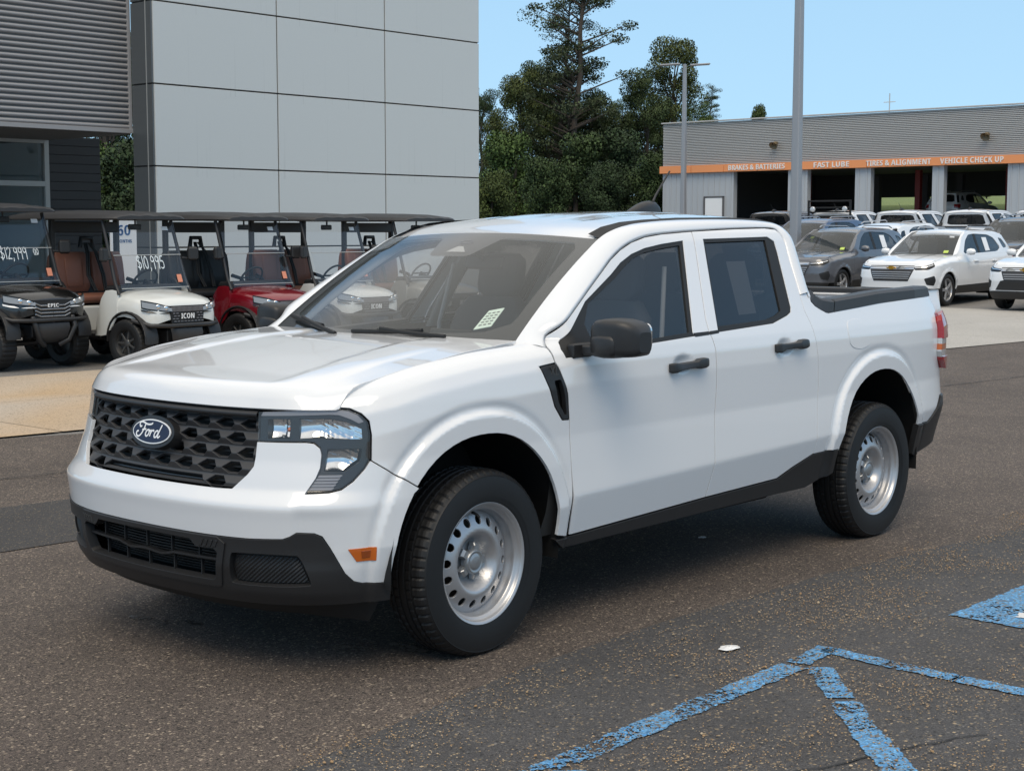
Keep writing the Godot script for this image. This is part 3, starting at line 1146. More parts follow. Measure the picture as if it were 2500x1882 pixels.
func build_doors(t: Node3D, sg: float):
	var W: Material = M.truck_paint
	var fd := [[-.506, .386], [-.479, .661], [-.474, .826], [-.458, .967], [-.428, 1.042]]
	fd.append_array(DOOR_TOP)
	fd.append_array(MID_GAP)
	var fh := xs([[-.469, 1.108], [-.60, 1.114], [-.80, 1.125], [-1.012, 1.135], [-1.372, 1.150], [-1.366, 1.167], [-1.552, 1.571], [-1.373, 1.556], [-1.237, 1.539], [-1.125, 1.514], [-1.027, 1.479], [-.931, 1.430], [-.696, 1.325], [-.475, 1.170], [-.462, 1.144]])
	var fg := xs([[-1.341, 1.167], [-1.515, 1.549], [-1.363, 1.536], [-1.227, 1.519], [-1.135, 1.497], [-1.055, 1.464], [-.958, 1.415], [-.715, 1.316], [-.645, 1.235], [-.66, 1.135]])
	var d := put("front_door", side_sheet(flip(inset(xs(fd), .0036), sg), [flip(fh, sg)], 0.0, .02, .012, .005), W, t)
	window_of(d, sg, fh, fg, M.glass_front)
	var rd := MID_GAP.duplicate()
	rd.reverse()
	rd.append_array([[-2.028, 1.624], [-2.300, 1.628], [-2.388, 1.622], [-2.409, 1.598], [-2.412, 1.55], [-2.386, 1.432]])
	rd.append_array(REAR_GAP)
	rd.append_array([[-2.195, .471], [-2.072, .430], [-1.472, .417]])
	var rh := xs([[-1.713, 1.577], [-1.555, 1.158], [-2.029, 1.176], [-2.18, 1.207], [-2.224, 1.222], [-2.241, 1.244], [-2.311, 1.504], [-2.321, 1.563], [-2.276, 1.586]])
	var rg := xs([[-1.722, 1.560], [-1.575, 1.182], [-1.992, 1.195], [-2.075, 1.209], [-2.144, 1.231], [-2.248, 1.569]])
	var r := put("rear_door", side_sheet(flip(inset(xs(rd), .0036), sg), [flip(rh, sg)], 0.0, .02, .012, .005), W, t)
	window_of(r, sg, rh, rg, M.glass_rear)
	if sg > 0:      # paper stuck behind the dark glass
		put("window_paper", side_sheet(xs([[-1.80, 1.225], [-1.95, 1.228], [-2.02, 1.47], [-1.86, 1.47]]), [], -.020, .1, .1, 0.0), M.white_enamel, r)
	# belt strip across the pillar
	var bm := side_sheet(flip(xs([[-1.370, 1.149], [-1.483, 1.153], [-1.483, 1.166], [-1.368, 1.164]]), sg), [], .002, .03, .02, .006)
	put("belt_strip", bm, M.rubber, d)
	bm = side_sheet(flip(xs([[-1.492, 1.153], [-1.56, 1.157], [-1.556, 1.168], [-1.492, 1.166]]), sg), [], .002, .03, .02, .006)
	put("belt_strip", bm, M.rubber, r)
	# handles
	for k in [[d, -1.135, -1.411, 1.000, 1.057], [r, -1.985, -2.267, 1.038, 1.094]]:
		var x0: float = k[1]
		var x1: float = k[2]
		var yb: float = k[3]
		var mb := MB.new()
		var rings := []
		for q in [[0.0, .014, .020, .002], [.03, .021, .022, .020], [.12, .022, .022, .026], [.30, .014, .015, .034], [.50, .013, .014, .036], [.66, .015, .016, .036], [.72, .022, .024, .034], [.88, .022, .024, .032], [.96, .018, .020, .028], [1.0, .010, .012, .004]]:
			var ring := []
			var x := lerpf(x0, x1, q[0])
			var cy: float = yb + .024 + float(q[0]) * .012
			for j in 16:
				var a := TAU * j / 16
				var rx := signf(cos(a)) * pow(absf(cos(a)), .5)
				var ry := signf(sin(a)) * pow(absf(sin(a)), .5)
				ring.append(TS(OT.sx(x) * sg, cy + ry * (q[1] if ry < 0 else q[2]), 0.004 + q[3] * (.5 + .5 * rx)))
			rings.append(ring)
		mb.loft(rings, true, true, true)
		put("door_handle", mb, M.black_plastic, k[0])

func build_mirror(t: Node3D, sg: float):
	var mb := MB.new()
	var rings := []
	# sections across, from the door outwards: z, x centre, half depth, y centre, half height
	for q in [[.955, -.612, .030, 1.176, .042], [.962, -.612, .056, 1.182, .062], [.985, -.612, .072, 1.188, .072], [1.03, -.616, .080, 1.190, .077], [1.09, -.624, .080, 1.189, .077], [1.125, -.634, .074, 1.186, .072], [1.152, -.644, .062, 1.180, .060], [1.166, -.650, .040, 1.174, .040]]:
		var ring := []
		for j in 24:
			var a := TAU * j / 24
			var cx := signf(cos(a)) * pow(absf(cos(a)), .42)
			var cy := signf(sin(a)) * pow(absf(sin(a)), .46)
			ring.append(Vector3(q[1] + q[2] * cx, q[3] + q[4] * cy, -q[0] * sg))
		rings.append(ring)
	mb.loft(rings, true, true, true)
	var m := put("door_mirror", mb, M.black_plastic, t)
	mb = MB.new()
	mb.box(Vector3(-.585, 1.137, -.95 * sg), Vector3(.075, .042, .15), Basis(Vector3.UP, .12 * sg), .010)
	mb.box(Vector3(-.56, 1.135, -.905 * sg), Vector3(.13, .06, .04), Basis.IDENTITY, .010)
	put("mirror_arm", mb, M.black_plastic, m)
	mb = MB.new()          # lower half shell, a little proud of the cap
	rings = []
	for q in [[.960, -.611, .050, 1.158, .036], [.985, -.608, .073, 1.158, .046], [1.03, -.608, .080, 1.158, .050], [1.075, -.612, .078, 1.158, .048], [1.09, -.614, .066, 1.158, .036]]:
		var ring := []
		for j in 20:
			var a := TAU * j / 20
			ring.append(Vector3(q[1] + q[2] * signf(cos(a)) * pow(absf(cos(a)), .5) + .005, q[3] + q[4] * signf(sin(a)) * pow(absf(sin(a)), .5), -q[0] * sg))
		rings.append(ring)
	mb.loft(rings, true, true, true)
	put("lower_shell", mb, M.black_plastic, m)
	mb = MB.new()
	mb.prism(round_rect(.17, .115, .03), Transform3D(Basis(Vector3(0, 0, 1), Vector3.UP, Vector3(-1, 0, 0)), Vector3(-.708, 1.19, -1.07 * sg)), .01)
	put("mirror_glass", mb, M.chrome, m)

func build_tail(t: Node3D, sg: float, tl: float):
	var bands := [[1.020, 1.168, "tail_red"], [.988, 1.020, "tail_clear"], [.955, .988, "amber"], [.915, .955, "tail_clear"], [.842, .915, "tail_red"]]
	var full := pv([[tl + .16, 1.168], [tl + .105, 1.168], [tl + .024, 1.150], [tl + .004, 1.119], [tl - .008, .945], [tl + .013, .899], [tl + .073, .848], [tl + .16, .842]])
	var mb := MB.new()
	mb.sheet(TSo(-.02), flip(full, sg), [], .04, .04, t_out, 0.0)
	var l := put("tail_light", mb, M.lamp_dark, t)
	for b in bands:
		var cut := pv([[tl - .1, b[0]], [tl + .3, b[0]], [tl + .3, b[1]], [tl - .1, b[1]]])
		for piece in Geometry2D.intersect_polygons(full, cut):
			mb = MB.new()
			mb.sheet(TSo(.026 + (.010 if b[2] == "tail_red" else 0.0)), flip(piece, sg), [], .02, .02, t_out, .05)
			put("lens", mb, M[b[2]], l)
	# black rear bumper with the corner cladding
	var rb := xs([[-3.448, .560], [-3.631, .558], [-3.679, .588], [-3.81, .690]])
	var e := OT.total
	for q in [[tl + .2, .695], [e, .695], [e, .44], [tl + .18, .43]]:
		rb.append(Vector2(q[0], q[1]))
	rb.append_array(xs([[-3.80, .425], [-3.5, .385], [-3.462, .40]]))
	mb = side_sheet(flip(rb, sg), [], .010, .04, .02, .03)
	put("rear_bumper", mb, M.black_plastic, t)
	# tailgate half
	mb = side_sheet(flip(pv([[tl + .35, .705], [e, .705], [e, 1.25], [tl + .35, 1.25]]), sg), [], 0.0, .05, .05, .03)
	put("tailgate_skin", mb, M.truck_paint, t)

func build_screen(t: Node3D):
	var up := func(_q): return Vector3(.5, 1, 0)
	var mb := MB.new()
	var full := pv([[-1.0, -.04], [1.0, -.04], [1.0, 1.0], [-1.0, 1.0]])
	mb.sheet(wind_off(0.0), full, [], .05, .05, up, 0.0)
	var w := put("windscreen", mb, M.glass_screen, t)
	mb = MB.new()
	var clear := soften(pv([[-.915, .085], [.915, .085], [.905, .94], [.30, .945], [.20, .74], [-.16, .74], [-.28, .945], [-.905, .94]]), 2, .08)
	mb.sheet(wind_off(-.004), pv([[-1.0, -.04], [1.0, -.04], [1.0, 1.0], [-1.0, 1.0]]), [clear], .05, .04, up, 0.0)
	put("black_border", mb, M.frit, w)
	mb = MB.new()
	mb.sheet(wind_off(-.006), pv([[-.79, .14], [-.70, .115], [-.705, .265], [-.785, .29]]), [], .05, .05, up, .002)
	put("sticker", mb, M.sticker, w)
	mb = MB.new()
	for i in 5:
		for k in 3:
			mb.sheet(wind_off(-.0045), pv([[-.78 + k * .024, .155 + i * .024 - k * .006], [-.764 + k * .024, .151 + i * .024 - k * .006], [-.764 + k * .024, .159 + i * .024 - k * .006], [-.78 + k * .024, .163 + i * .024 - k * .006]]), [], .1, .1, up, 0.0)
	put("print", mb, M.dark_grey, w)
	mb = MB.new()          # oval mark in the border and the camera window below it
	var rg := ellipse(.055, .020)
	for i in rg.size():
		var a := rg[i]
		var b := rg[(i + 1) % rg.size()]
		mb.quad(wind_at(a.x, .885 + a.y) + Vector3(.53, .85, 0) * .001, wind_at(b.x, .885 + b.y) + Vector3(.53, .85, 0) * .001, wind_at(b.x * .9, .885 + b.y * .84) + Vector3(.53, .85, 0) * .001, wind_at(a.x * .9, .885 + a.y * .84) + Vector3(.53, .85, 0) * .001, Vector3.UP)
	put("oval_print", mb, M.lamp_grey, w)
	mb = MB.new()
	mb.sheet(wind_off(-.002), pv([[-.10, .78], [.08, .78], [.03, .84], [-.02, .84]]), [], .1, .1, up, 0.0)
	put("camera_window", mb, M.light_trim, w)

func seat_at(t: Node3D, x: float, z: float, w: float):
	var rest := func(cy: float, h: float, dx: float, hw: float, d: float, tilt: float) -> Array:
		var rings := []
		for i in 9:
			var f := i / 8.0
			var k := 1.0 - pow(absf(f * 2.0 - 1.0), 5) * .35
			var ring := []
			for j in 20:
				var a := TAU * j / 20
				var cx := signf(cos(a)) * pow(absf(cos(a)), .5)
				var cz := signf(sin(a)) * pow(absf(sin(a)), .5)
				ring.append(Vector3(x + dx - tilt * (f - .5) * h + cx * d * k, cy + (f - .5) * h, z + cz * hw * k))
			rings.append(ring)
		return rings
	var s := MB.new()
	s.loft(rest.call(.98, .62, -.12, w / 2, .07, .30), true, true, true)
	s.box(Vector3(x + .15, .62, z), Vector3(.5, .16, w), Basis.IDENTITY, .05)
	var o := put("seat", s, M.interior_cloth, t)
	s = MB.new()
	s.loft(rest.call(1.395, .21, -.26, .135, .05, .2), true, true, true)
	put("head_rest", s, M.interior_cloth, o)
	for dz: float in [-.05, .05]:
		s = MB.new()
		s.tube([Vector3(x - .21, 1.24, z + dz), Vector3(x - .25, 1.33, z + dz)], .007, 6)
		put("post", s, M.steel, o)

func build_cab_inside(t: Node3D):
	seat_at(t, -1.25, -.37, .48)
	seat_at(t, -1.25, .37, .48)
	for z: float in [-.42, 0.0, .42]:
		seat_at(t, -2.12, z, .42)
	var mb := MB.new()
	mb.box(Vector3(-1.5, .44, 0), Vector3(2.0, .03, 1.6))
	put("floor_pan", mb, M.interior, t)
	mb = MB.new()
	var rings := []
	for q in [[-.20, 1.08], [-.34, 1.105], [-.50, 1.115], [-.66, 1.105], [-.74, 1.07], [-.76, .98], [-.70, .80], [-.60, .62]]:
		var ring := []
		for i in 13:
			var z := lerpf(-.80, .80, i / 12.0)
			ring.append(Vector3(q[0] + .02 * cos(z * 3), q[1] + (.022 * exp(-pow((z + .37) / .2, 2)) if q[0] > -.75 else 0.0), z))
		rings.append(ring)
	mb.loft(rings, false, false, false, Vector3(-.3, .8, 0))
	var d := put("dashboard", mb, M.interior_top, t)
	mb = MB.new()
	mb.box(Vector3(-.745, 1.10, .0), Vector3(.02, .15, .26), Basis(Vector3.BACK, .15), .008)
	put("centre_screen", mb, M.rubber, d)
	# steering wheel
	mb = MB.new()
	var c := Vector3(-.90, 1.02, -.37)
	var ax := Vector3(-.90, .42, 0).normalized()
	var u := Vector3(0, 0, 1)
	var v := ax.cross(u).normalized()
	var pts := []
	for i in 33:
		pts.append(c + (u * cos(TAU * i / 32) + v * sin(TAU * i / 32)) * .178)
	mb.tube(pts, .015, 8, false)
	for a: float in [0.0, PI, -PI / 2]:
		mb.tube([c, c + (u * cos(a) + v * sin(a)) * .17], .016, 6)
	mb.lathe(c, ax, [[.0001, .03], [.05, .026], [.06, 0.0], [.05, -.04]], 20)
	put("steering_wheel", mb, M.interior, t)
	# pillar trims
	for sg: float in [1.0, -1.0]:
		mb = MB.new()
		rings = []
		for q in [[1.12, -1.50, .845], [1.25, -1.52, .79], [1.40, -1.56, .725], [1.52, -1.60, .67], [1.60, -1.64, .61]]:
			var ring := []
			for j in 8:
				var a := TAU * j / 8
				ring.append(Vector3(q[1] + cos(a) * .055, q[0], -(q[2] + sin(a) * .022) * sg))
			rings.append(ring)
		mb.loft(rings, true, true, true)
		put("pillar_trim", mb, M.light_trim, t)
		mb = MB.new()
		mb.tube([Vector3(-1.47, 1.45, -.66 * sg), Vector3(-1.40, 1.15, -.70 * sg), Vector3(-1.38, .8, -.70 * sg)], .012, 6)
		put("seat_belt", mb, M.light_trim, t)
		mb = MB.new()
		rings = []
		for q in [[.12, 0.0], [.35, .0], [.6, 0.0], [.85, 0.0], [1.0, 0.0]]:
			var p := wind_at(.955, q[0])
			var ring := []
			for j in 8:
				var a := TAU * j / 8
				ring.append(Vector3(p.x - .05 + cos(a) * .03, p.y - .035 + sin(a) * .02, -(p.z + .012 + sin(a) * .02) * sg))
			rings.append(ring)
		mb.loft(rings, true, true, true)
		put("pillar_trim", mb, M.light_trim, t)
	# inside mirror
	mb = MB.new()
	mb.box(Vector3(-.98, 1.47, 0), Vector3(.03, .065, .24), Basis(Vector3.BACK, .3), .012)
	mb.tube([Vector3(-.97, 1.48, 0), Vector3(-.90, 1.545, 0)], .012, 6)
	put("inside_mirror", mb, M.rubber, t)
	# rear wall of the cab with its window
	var wall := func(z: float, y: float) -> Vector3: return Vector3(-2.445 - .05 * ss(1.25, 1.6, y) - .015 * (1.0 - z * z), y, z)
	mb = MB.new()
	var hole := soften(pv([[-.60, 1.27], [.60, 1.27], [.52, 1.57], [-.52, 1.57]]), 2, .1)
	mb.sheet(wall, pv([[-.84, .60], [.84, .60], [.84, 1.29], [.68, 1.59], [.60, 1.64], [-.60, 1.64], [-.68, 1.59], [-.84, 1.29]]), [hole], .06, .05, func(_q): return Vector3(-1, 0, 0), .02)
	var bw := put("cab_back", mb, M.truck_paint, t)
	mb = MB.new()
	mb.sheet(func(z: float, y: float): return wall.call(z, y) + Vector3(.006, 0, 0), hole, [], .1, .1, func(_q): return Vector3(-1, 0, 0), 0.0)
	put("rear_window", mb, M.glass_rear, bw)
	mb = MB.new()          # the dark edge of the glass as it wraps to the corner
	for sg: float in [1.0, -1.0]:
		mb.quad(Vector3(-2.53, 1.60, .62 * sg), Vector3(-2.512, 1.56, .697 * sg), Vector3(-2.46, 1.30, .826 * sg), Vector3(-2.50, 1.30, .76 * sg), Vector3(-1, 0, 0))
	put("back_moulding", mb, M.rubber, bw)

func build_bed(t: Node3D):
	var mb: MB
	for sg: float in [1.0, -1.0]:
		var lo := [[-2.455, 1.315], [-2.445, 1.268], [-2.466, 1.243], [-2.50, 1.225], [-2.545, 1.209], [-2.60, 1.207], [-2.85, 1.219], [-3.103, 1.233], [-3.558, 1.245], [-3.86, 1.249]]
		var hi := [[-2.478, 1.335], [-2.49, 1.305], [-2.515, 1.285], [-2.54, 1.277], [-2.58, 1.271], [-2.62, 1.268], [-2.86, 1.280], [-3.12, 1.294], [-3.57, 1.301], [-3.86, 1.302]]
		var rings := []
		for i in lo.size():
			var a := TS(OT.sx(lo[i][0]) * sg, lo[i][1], .002)
			var b := TS(OT.sx(hi[i][0]) * sg, hi[i][1], 0.0)
			b.z = -(absf(a.z) - .012) * sg
			var b1 := b + Vector3(0, -.010, -.005 * sg)
			var b2 := b + Vector3(0, .003, .012 * sg)
			var c := b + Vector3(0, .003, .085 * sg)
			var c1 := b + Vector3(0, -.008, .098 * sg)
			var d := c + Vector3(0, -.07, .012 * sg)
			rings.append([a + Vector3(0, 0, .02 * sg), a, b1, b2, c, c1, d])
		# the cap is two mouldings that meet in a joint
		for part in [[0, 6], [6, 10]]:
			mb = MB.new()
			var sub := []
			for i in range(part[0], part[1]):
				sub.append(rings[i])
			if part[0] == 0:
				var e := []
				for q in 7:
					e.append((rings[5][q] as Vector3).lerp(rings[6][q], .06))
				sub.append(e)
			else:
				var e := []
				for q in 7:
					e.append((rings[5][q] as Vector3).lerp(rings[6][q], .085))
				sub.push_front(e)
			for i in sub.size() - 1:
				for j in 6:
					var mid: Vector3 = (sub[i][j] + sub[i][j + 1]) / 2
					var tow := Vector3(0, 1, -sg) if j < 4 else Vector3(0, 0, sg)
					mb.quad(sub[i][j], sub[i][j + 1], sub[i + 1][j + 1], sub[i + 1][j], tow)
			put("bed_rail_cap", mb, M.rail_plastic, t)
		# inner wall of the bed
		mb = MB.new()
		var inner := func(x: float, y: float) -> Vector3: return Vector3(x, y, -(.80 - .012 * sin((y - .7) * 24.0)) * sg)
		mb.sheet(inner, pv([[-2.48, .97], [-2.48, 1.26], [-3.93, 1.28], [-3.93, .97]]), [], .2, .02, func(_q): return Vector3(0, 0, sg), .005)
		put("bed_wall", mb, M.truck_paint, t)
	mb = MB.new()
	for i in 7:
		mb.box(Vector3(-3.20, .700, -.42 + i * .14), Vector3(1.46, .02, .10), Basis.IDENTITY, .008)
	mb.box(Vector3(-3.20, .680, 0), Vector3(1.46, .02, .98))
	for z: float in [-.66, .66]:
		mb.box(Vector3(-3.05, .965, z), Vector3(1.15, .03, .36), Basis.IDENTITY, .012)
	put("bed_floor", mb, M.truck_paint, t)
	mb = MB.new()
	mb.box(Vector3(-3.93, .96, 0), Vector3(.04, .56, 1.46), Basis.IDENTITY, .01)
	var tg := put("tailgate", mb, M.truck_paint, t)
	mb = MB.new()
	mb.box(Vector3(-3.945, 1.262, 0), Vector3(.09, .035, 1.54), Basis.IDENTITY, .012)
	put("tailgate_cap", mb, M.rail_plastic, tg)

func wheel_meshes() -> Array:
	# tyre: profile (radius, outward), grooves and shoulder slots
	var mb := MB.new()
	var prof := [[.226, .070], [.233, .088], [.242, .100], [.254, .1065], [.2555, .1085], [.2585, .1085], [.260, .1090], [.280, .113], [.302, .1125], [.322, .108], [.334, .103], [.337, .1035], [.341, .099], [.349, .092], [.3545, .084], [.358, .074], [.3595, .060]]
	for g: float in [.047, .016, -.016, -.047]:
		prof.append_array([[.3615, g + .0065], [.3540, g + .0045], [.3540, g - .0045], [.3615, g - .0065]])
	for q in [[.3595, -.060], [.358, -.074], [.349, -.092], [.322, -.108], [.280, -.113], [.242, -.100], [.226, -.070]]:
		prof.append(q)
	var n := 300
	var rings := []
	for i in n:
		var a := TAU * i / n
		var ring := []
		for j in prof.size():
			var r: float = prof[j][0]
			var h: float = prof[j][1]
			if absf(h) > .052 and absf(h) < .0945 and r > .34 and (i + (1 if h < 0 else 0)) % 5 == 0:
				r -= .0055
			if absf(h) < .044 and absf(h) > .020 and r > .358 and (i + 2) % 5 == 0:
				r -= .004
			if h > .1 and r > .262 and r < .30 and (i / 2) % 3 != 0 and sin(a * 2.0 + .6) > .55:
				h += .0011
			var p := Vector3(cos(a) * r, sin(a) * r, -h)
			if p.y < -.350:
				p.y = -.350
				p.z *= 1.03
			ring.append(p)
		rings.append(ring)
	rings.append(rings[0])
	var cen := Vector3.ZERO
	for i in n:
		for j in prof.size() - 1:
			var a: Vector3 = rings[i][j]
			var b: Vector3 = rings[i][j + 1]
			var c: Vector3 = rings[i + 1][j + 1]
			var d: Vector3 = rings[i + 1][j]
			var mid := (a + c) / 2
			var core := Vector3(mid.x, mid.y, 0).normalized() * .285
			var nn := (c - a).cross(d - b).normalized()
			if nn.dot(mid - core) < 0:
				nn = -nn
			if j < 10 or j > 33:
				var na := (a - Vector3(a.x, a.y, 0).normalized() * .285) * Vector3(.35, .35, 1)
				var nb := (b - Vector3(b.x, b.y, 0).normalized() * .285) * Vector3(.35, .35, 1)
				var nc := (c - Vector3(c.x, c.y, 0).normalized() * .285) * Vector3(.35, .35, 1)
				var nd := (d - Vector3(d.x, d.y, 0).normalized() * .285) * Vector3(.35, .35, 1)
				mb.quadn(a, b, c, d, na.normalized(), nb.normalized(), nc.normalized(), nd.normalized())
			else:
				mb.quadn(a, b, c, d, nn, nn, nn, nn)
	var tyre := mb.mesh()
	# rim: pressed disc with 16 round holes, and the barrel with its lip
	mb = MB.new()
	var z := Lut.new([[0., .000], [.060, .000], [.072, .002], [.086, .014], [.104, .046], [.114, .057], [.124, .060], [.140, .056], [.163, .046], [.184, .036], [.197, .026], [.21, .02]], .004, .001)
	var f := func(x: float, y: float) -> Vector3: return Vector3(x, y, -z.g(sqrt(x * x + y * y)))
	var holes := []
	for k in 16:
		var e := ellipse(.0185, .0172, 16)
		var o := PackedVector2Array()
		for p in e:
			o.append((p + Vector2(.163, 0)).rotated(TAU * k / 16))
		holes.append(o)
	mb.sheet(f, ellipse(.198, .198, 64), holes, .011, .011, func(_q): return Vector3(0, 0, -1), .006, .0018)
	mb.lathe(Vector3.ZERO, Vector3(0, 0, -1), [[.1990, -.085], [.1990, .018], [.1975, .027], [.2000, .036], [.2045, .046], [.2068, .056], [.2060, .063], [.2090, .069], [.2160, .073], [.2215, .079], [.2225, .086], [.2260, .0905], [.2320, .0925], [.2345, .0955], [.2355, .0925], [.2350, .087]], 72)
	var rim := mb.mesh()
	# centre cap with five arms over the wheel nuts
	mb = MB.new()
	var star := PackedVector2Array()
	for k in 5:
		for q in [[-.36, .042], [-.30, .050], [-.235, .070], [-.19, .075], [.19, .075], [.235, .070], [.30, .050], [.36, .042]]:
			star.append(Vector2(q[1], 0).rotated(TAU * k / 5 + q[0]))
	var tr := Transform3D(Basis(Vector3(-1, 0, 0), Vector3(0, 1, 0), Vector3(0, 0, -1)), Vector3(0, 0, -.030))
	mb.prism(star, tr, .022, false)
	var small := PackedVector2Array()
	for p in star:
		small.append(p * .86)
	for i in star.size():
		var j := (i + 1) % star.size()
		var a := tr * Vector3(star[i].x, star[i].y, 0)
		var b := tr * Vector3(star[j].x, star[j].y, 0)
		var c := tr * Vector3(small[j].x, small[j].y, .008)
		var d := tr * Vector3(small[i].x, small[i].y, .008)
		mb.quad(a, b, c, d, Vector3((a.x + b.x), (a.y + b.y), -.05))
	mb.prism(small, tr.translated(Vector3(0, 0, -.008)), .001, false)
	mb.lathe(Vector3(0, 0, -.036), Vector3(0, 0, -1), [[.049, -.004], [.0485, .006], [.043, .012], [.040, .012], [.0345, .009], [.031, .009], [.029, .0115], [.02, .0145], [.0001, .0155]], 32)
	for k in 5:
		var a := TAU * (k + .5) / 5
		mb.box(Vector3(cos(a) * .056, sin(a) * .056, -.018), Vector3(.024, .034, .02), Basis(Vector3.BACK, a), .004)
	var cap := mb.mesh()
	mb = MB.new()
	mb.lathe(Vector3(0, 0, .02), Vector3(0, 0, -1), [[.185, -.004], [.185, .0], [.05, .0], [.05, .012], [.0001, .012]], 40, true)
	var brake := mb.mesh()
	mb = MB.new()
	mb.tube([Vector3(.02, .196, -.045), Vector3(.015, .188, -.066), Vector3(.010, .176, -.078)], [.006, .006, .0045], 8)
	return [tyre, rim, cap, brake, mb.mesh()]
# ---------------------------------------------------------------- scene
func _ready():
	var cam := Camera3D.new()
	cam.name = "camera"
	add_child(cam)
	var eye := Vector3(4.2858, 1.6134, -4.826)
	cam.look_at_from_position(eye, eye + Vector3(-.74527, -.09917, .65934), Vector3.UP)
	cam.fov = 27.90
	cam.near = 0.05
	cam.far = 900.0
	var env := Environment.new()
	env.background_mode = Environment.BG_SKY
	env.sky = Sky.new()
	env.sky.sky_material = make_sky()
	env.background_energy_multiplier = 1.0
	env.tonemap_mode = Environment.TONE_MAPPER_LINEAR
	env.tonemap_exposure = 1.06
	env.sdfgi_enabled = true
	env.ssao_enabled = true
	env.ssil_enabled = true
	var we := WorldEnvironment.new()
	we.name = "world_environment"
	we.environment = env
	add_child(we)
	var sun := DirectionalLight3D.new()
	sun.name = "sun"
	sun.light_color = Color(1.0, .94, .85)
	sun.light_energy = 0.5
	sun.light_angular_distance = 34.0
	sun.shadow_enabled = true
	add_child(sun)
	sun.look_at_from_position(Vector3.ZERO, -Vector3(.46, .80, -.38), Vector3.RIGHT)
	materials()
	build_ground()
	build_showroom()
	build_service()
	build_trees()
	build_carts()
	build_lot_cars()
	build_truck()
	build_small_things()

func make_sky() -> PanoramaSkyMaterial:
	var w := 1024
	var h := 512
	var n := FastNoiseLite.new()
	n.seed = 11
	n.noise_type = FastNoiseLite.TYPE_SIMPLEX_SMOOTH
	n.frequency = 1.0
	n.fractal_octaves = 5
	var im := Image.create(w, h, false, Image.FORMAT_RGBF)
	for j in h:
		var el := PI / 2 - PI * (j + .5) / h
		var y := sin(el)
		var cy := cos(el)
		for i in w:
			var az := TAU * (i + .5) / w
			var d := Vector3(sin(az) * cy, y, cos(az) * cy)
			var c: Color
			if y >= 0.0:
				var k := pow(1.0 - y, 2.0)
				var blue := Color(.19, .38, .72).lerp(Color(.49, .78, 1.0), k)
				# broken cloud deck overhead, clear towards the horizon
				var q := d / (y + .10)
				var f := n.get_noise_3d(q.x * .55 + 3.1, q.z * .55 + .4, 2.0) * .5 + .5
				var cov := smoothstep(.36, .56, f + .16 * smoothstep(.4, .9, y)) * smoothstep(.38, .62, y + .10 * (f - .5))
				var thick := smoothstep(.5, .8, f)
				c = blue.lerp(Color(1.10, 1.08, 1.04).lerp(Color(.85, .84, .825), thick), cov)
			else:
				c = Color(.20, .19, .18)
			im.set_pixel(i, j, c)
	var m := PanoramaSkyMaterial.new()
	m.panorama = ImageTexture.create_from_image(im)
	return m

func noise_tex(seed_: int, freq: float, ramp: Array, size := 512, oct := 4, typ := FastNoiseLite.TYPE_SIMPLEX_SMOOTH) -> NoiseTexture2D:
	var n := FastNoiseLite.new()
	n.seed = seed_
	n.noise_type = typ
	n.frequency = freq
	n.fractal_octaves = oct
	var t := NoiseTexture2D.new()
	t.noise = n
	t.width = size
	t.height = size
	t.seamless = true
	var g := Gradient.new()
	g.offsets = PackedFloat32Array(ramp.map(func(q): return q[0]))
	g.colors = PackedColorArray(ramp.map(func(q): return q[1]))
	t.color_ramp = g
	return t

func materials():
	mat("truck_paint", lin(.74, .745, .755), .30, 0.0, 1.0)
	mat("black_plastic", lin(.019, .019, .020), .46)
	mat("rail_plastic", lin(.030, .030, .032), .5)
	mat("grille", lin(.038, .038, .040), .42)
	mat("rubber", lin(.008), .6)
	mat("radiator", lin(.006), .6)
	mat("dark_grey", lin(.05), .5)
	mat("tyre", lin(.0075, .0075, .008), .58)
	mat("steel", lin(.46, .46, .47), .34, .6)
	mat("cap_silver", lin(.34, .35, .36), .30, .6)
	mat("chrome", lin(.75), .08, 1.0)
	mat("brake", lin(.05, .045, .04), .5, .5)
	mat("amber", lin(.55, .12, .01), .2, 0.0, 1.0)
	mat("amber_dark", lin(.30, .06, .008), .25, 0.0, 1.0)
	mat("lamp_dark", lin(.007), .3)
	mat("lamp_grey", lin(.22, .22, .24), .3)
	mat("tail_red", lin(.35, .006, .010), .15, 0.0, 1.0)
	mat("tail_clear", lin(.62), .2, .3, 1.0)
	mat("white_enamel", lin(.82), .25)
	mat("ford_blue", lin(.008, .009, .035), .35)
	mat("frit", lin(.010), .3)
	mat("sticker", lin(.62, .74, .62), .6)
	mat("interior", lin(.022), .7)
	mat("interior_cloth", lin(.085, .085, .085), .9)
	mat("interior_top", lin(.085, .085, .085), .75)
	mat("light_trim", lin(.36, .36, .35), .7)
	glass("lens", lin(.9), .03)
	glass("glass_screen", lin(.18, .21, .20), .10)
	glass("glass_front", lin(.03, .04, .045), .30)
	glass("glass_rear", lin(.010, .012, .014), .80)
# ---------------------------------------------------------------- ground, paving, paint
func gh(x: float, z: float) -> float:       # the lot rises gently away from the showroom
	var h := .033 * maxf(0.0, -27.0 - x) * ss(-26.0, -31.0, x)
	h += 1.5 * ss(-60.0, -72.0, x) + .6 * ss(44.0, 60.0, z) * ss(-30.0, -50.0, x)
	return minf(h, 4.5)

var rng := RandomNumberGenerator.new()
var big_noise := FastNoiseLite.new()

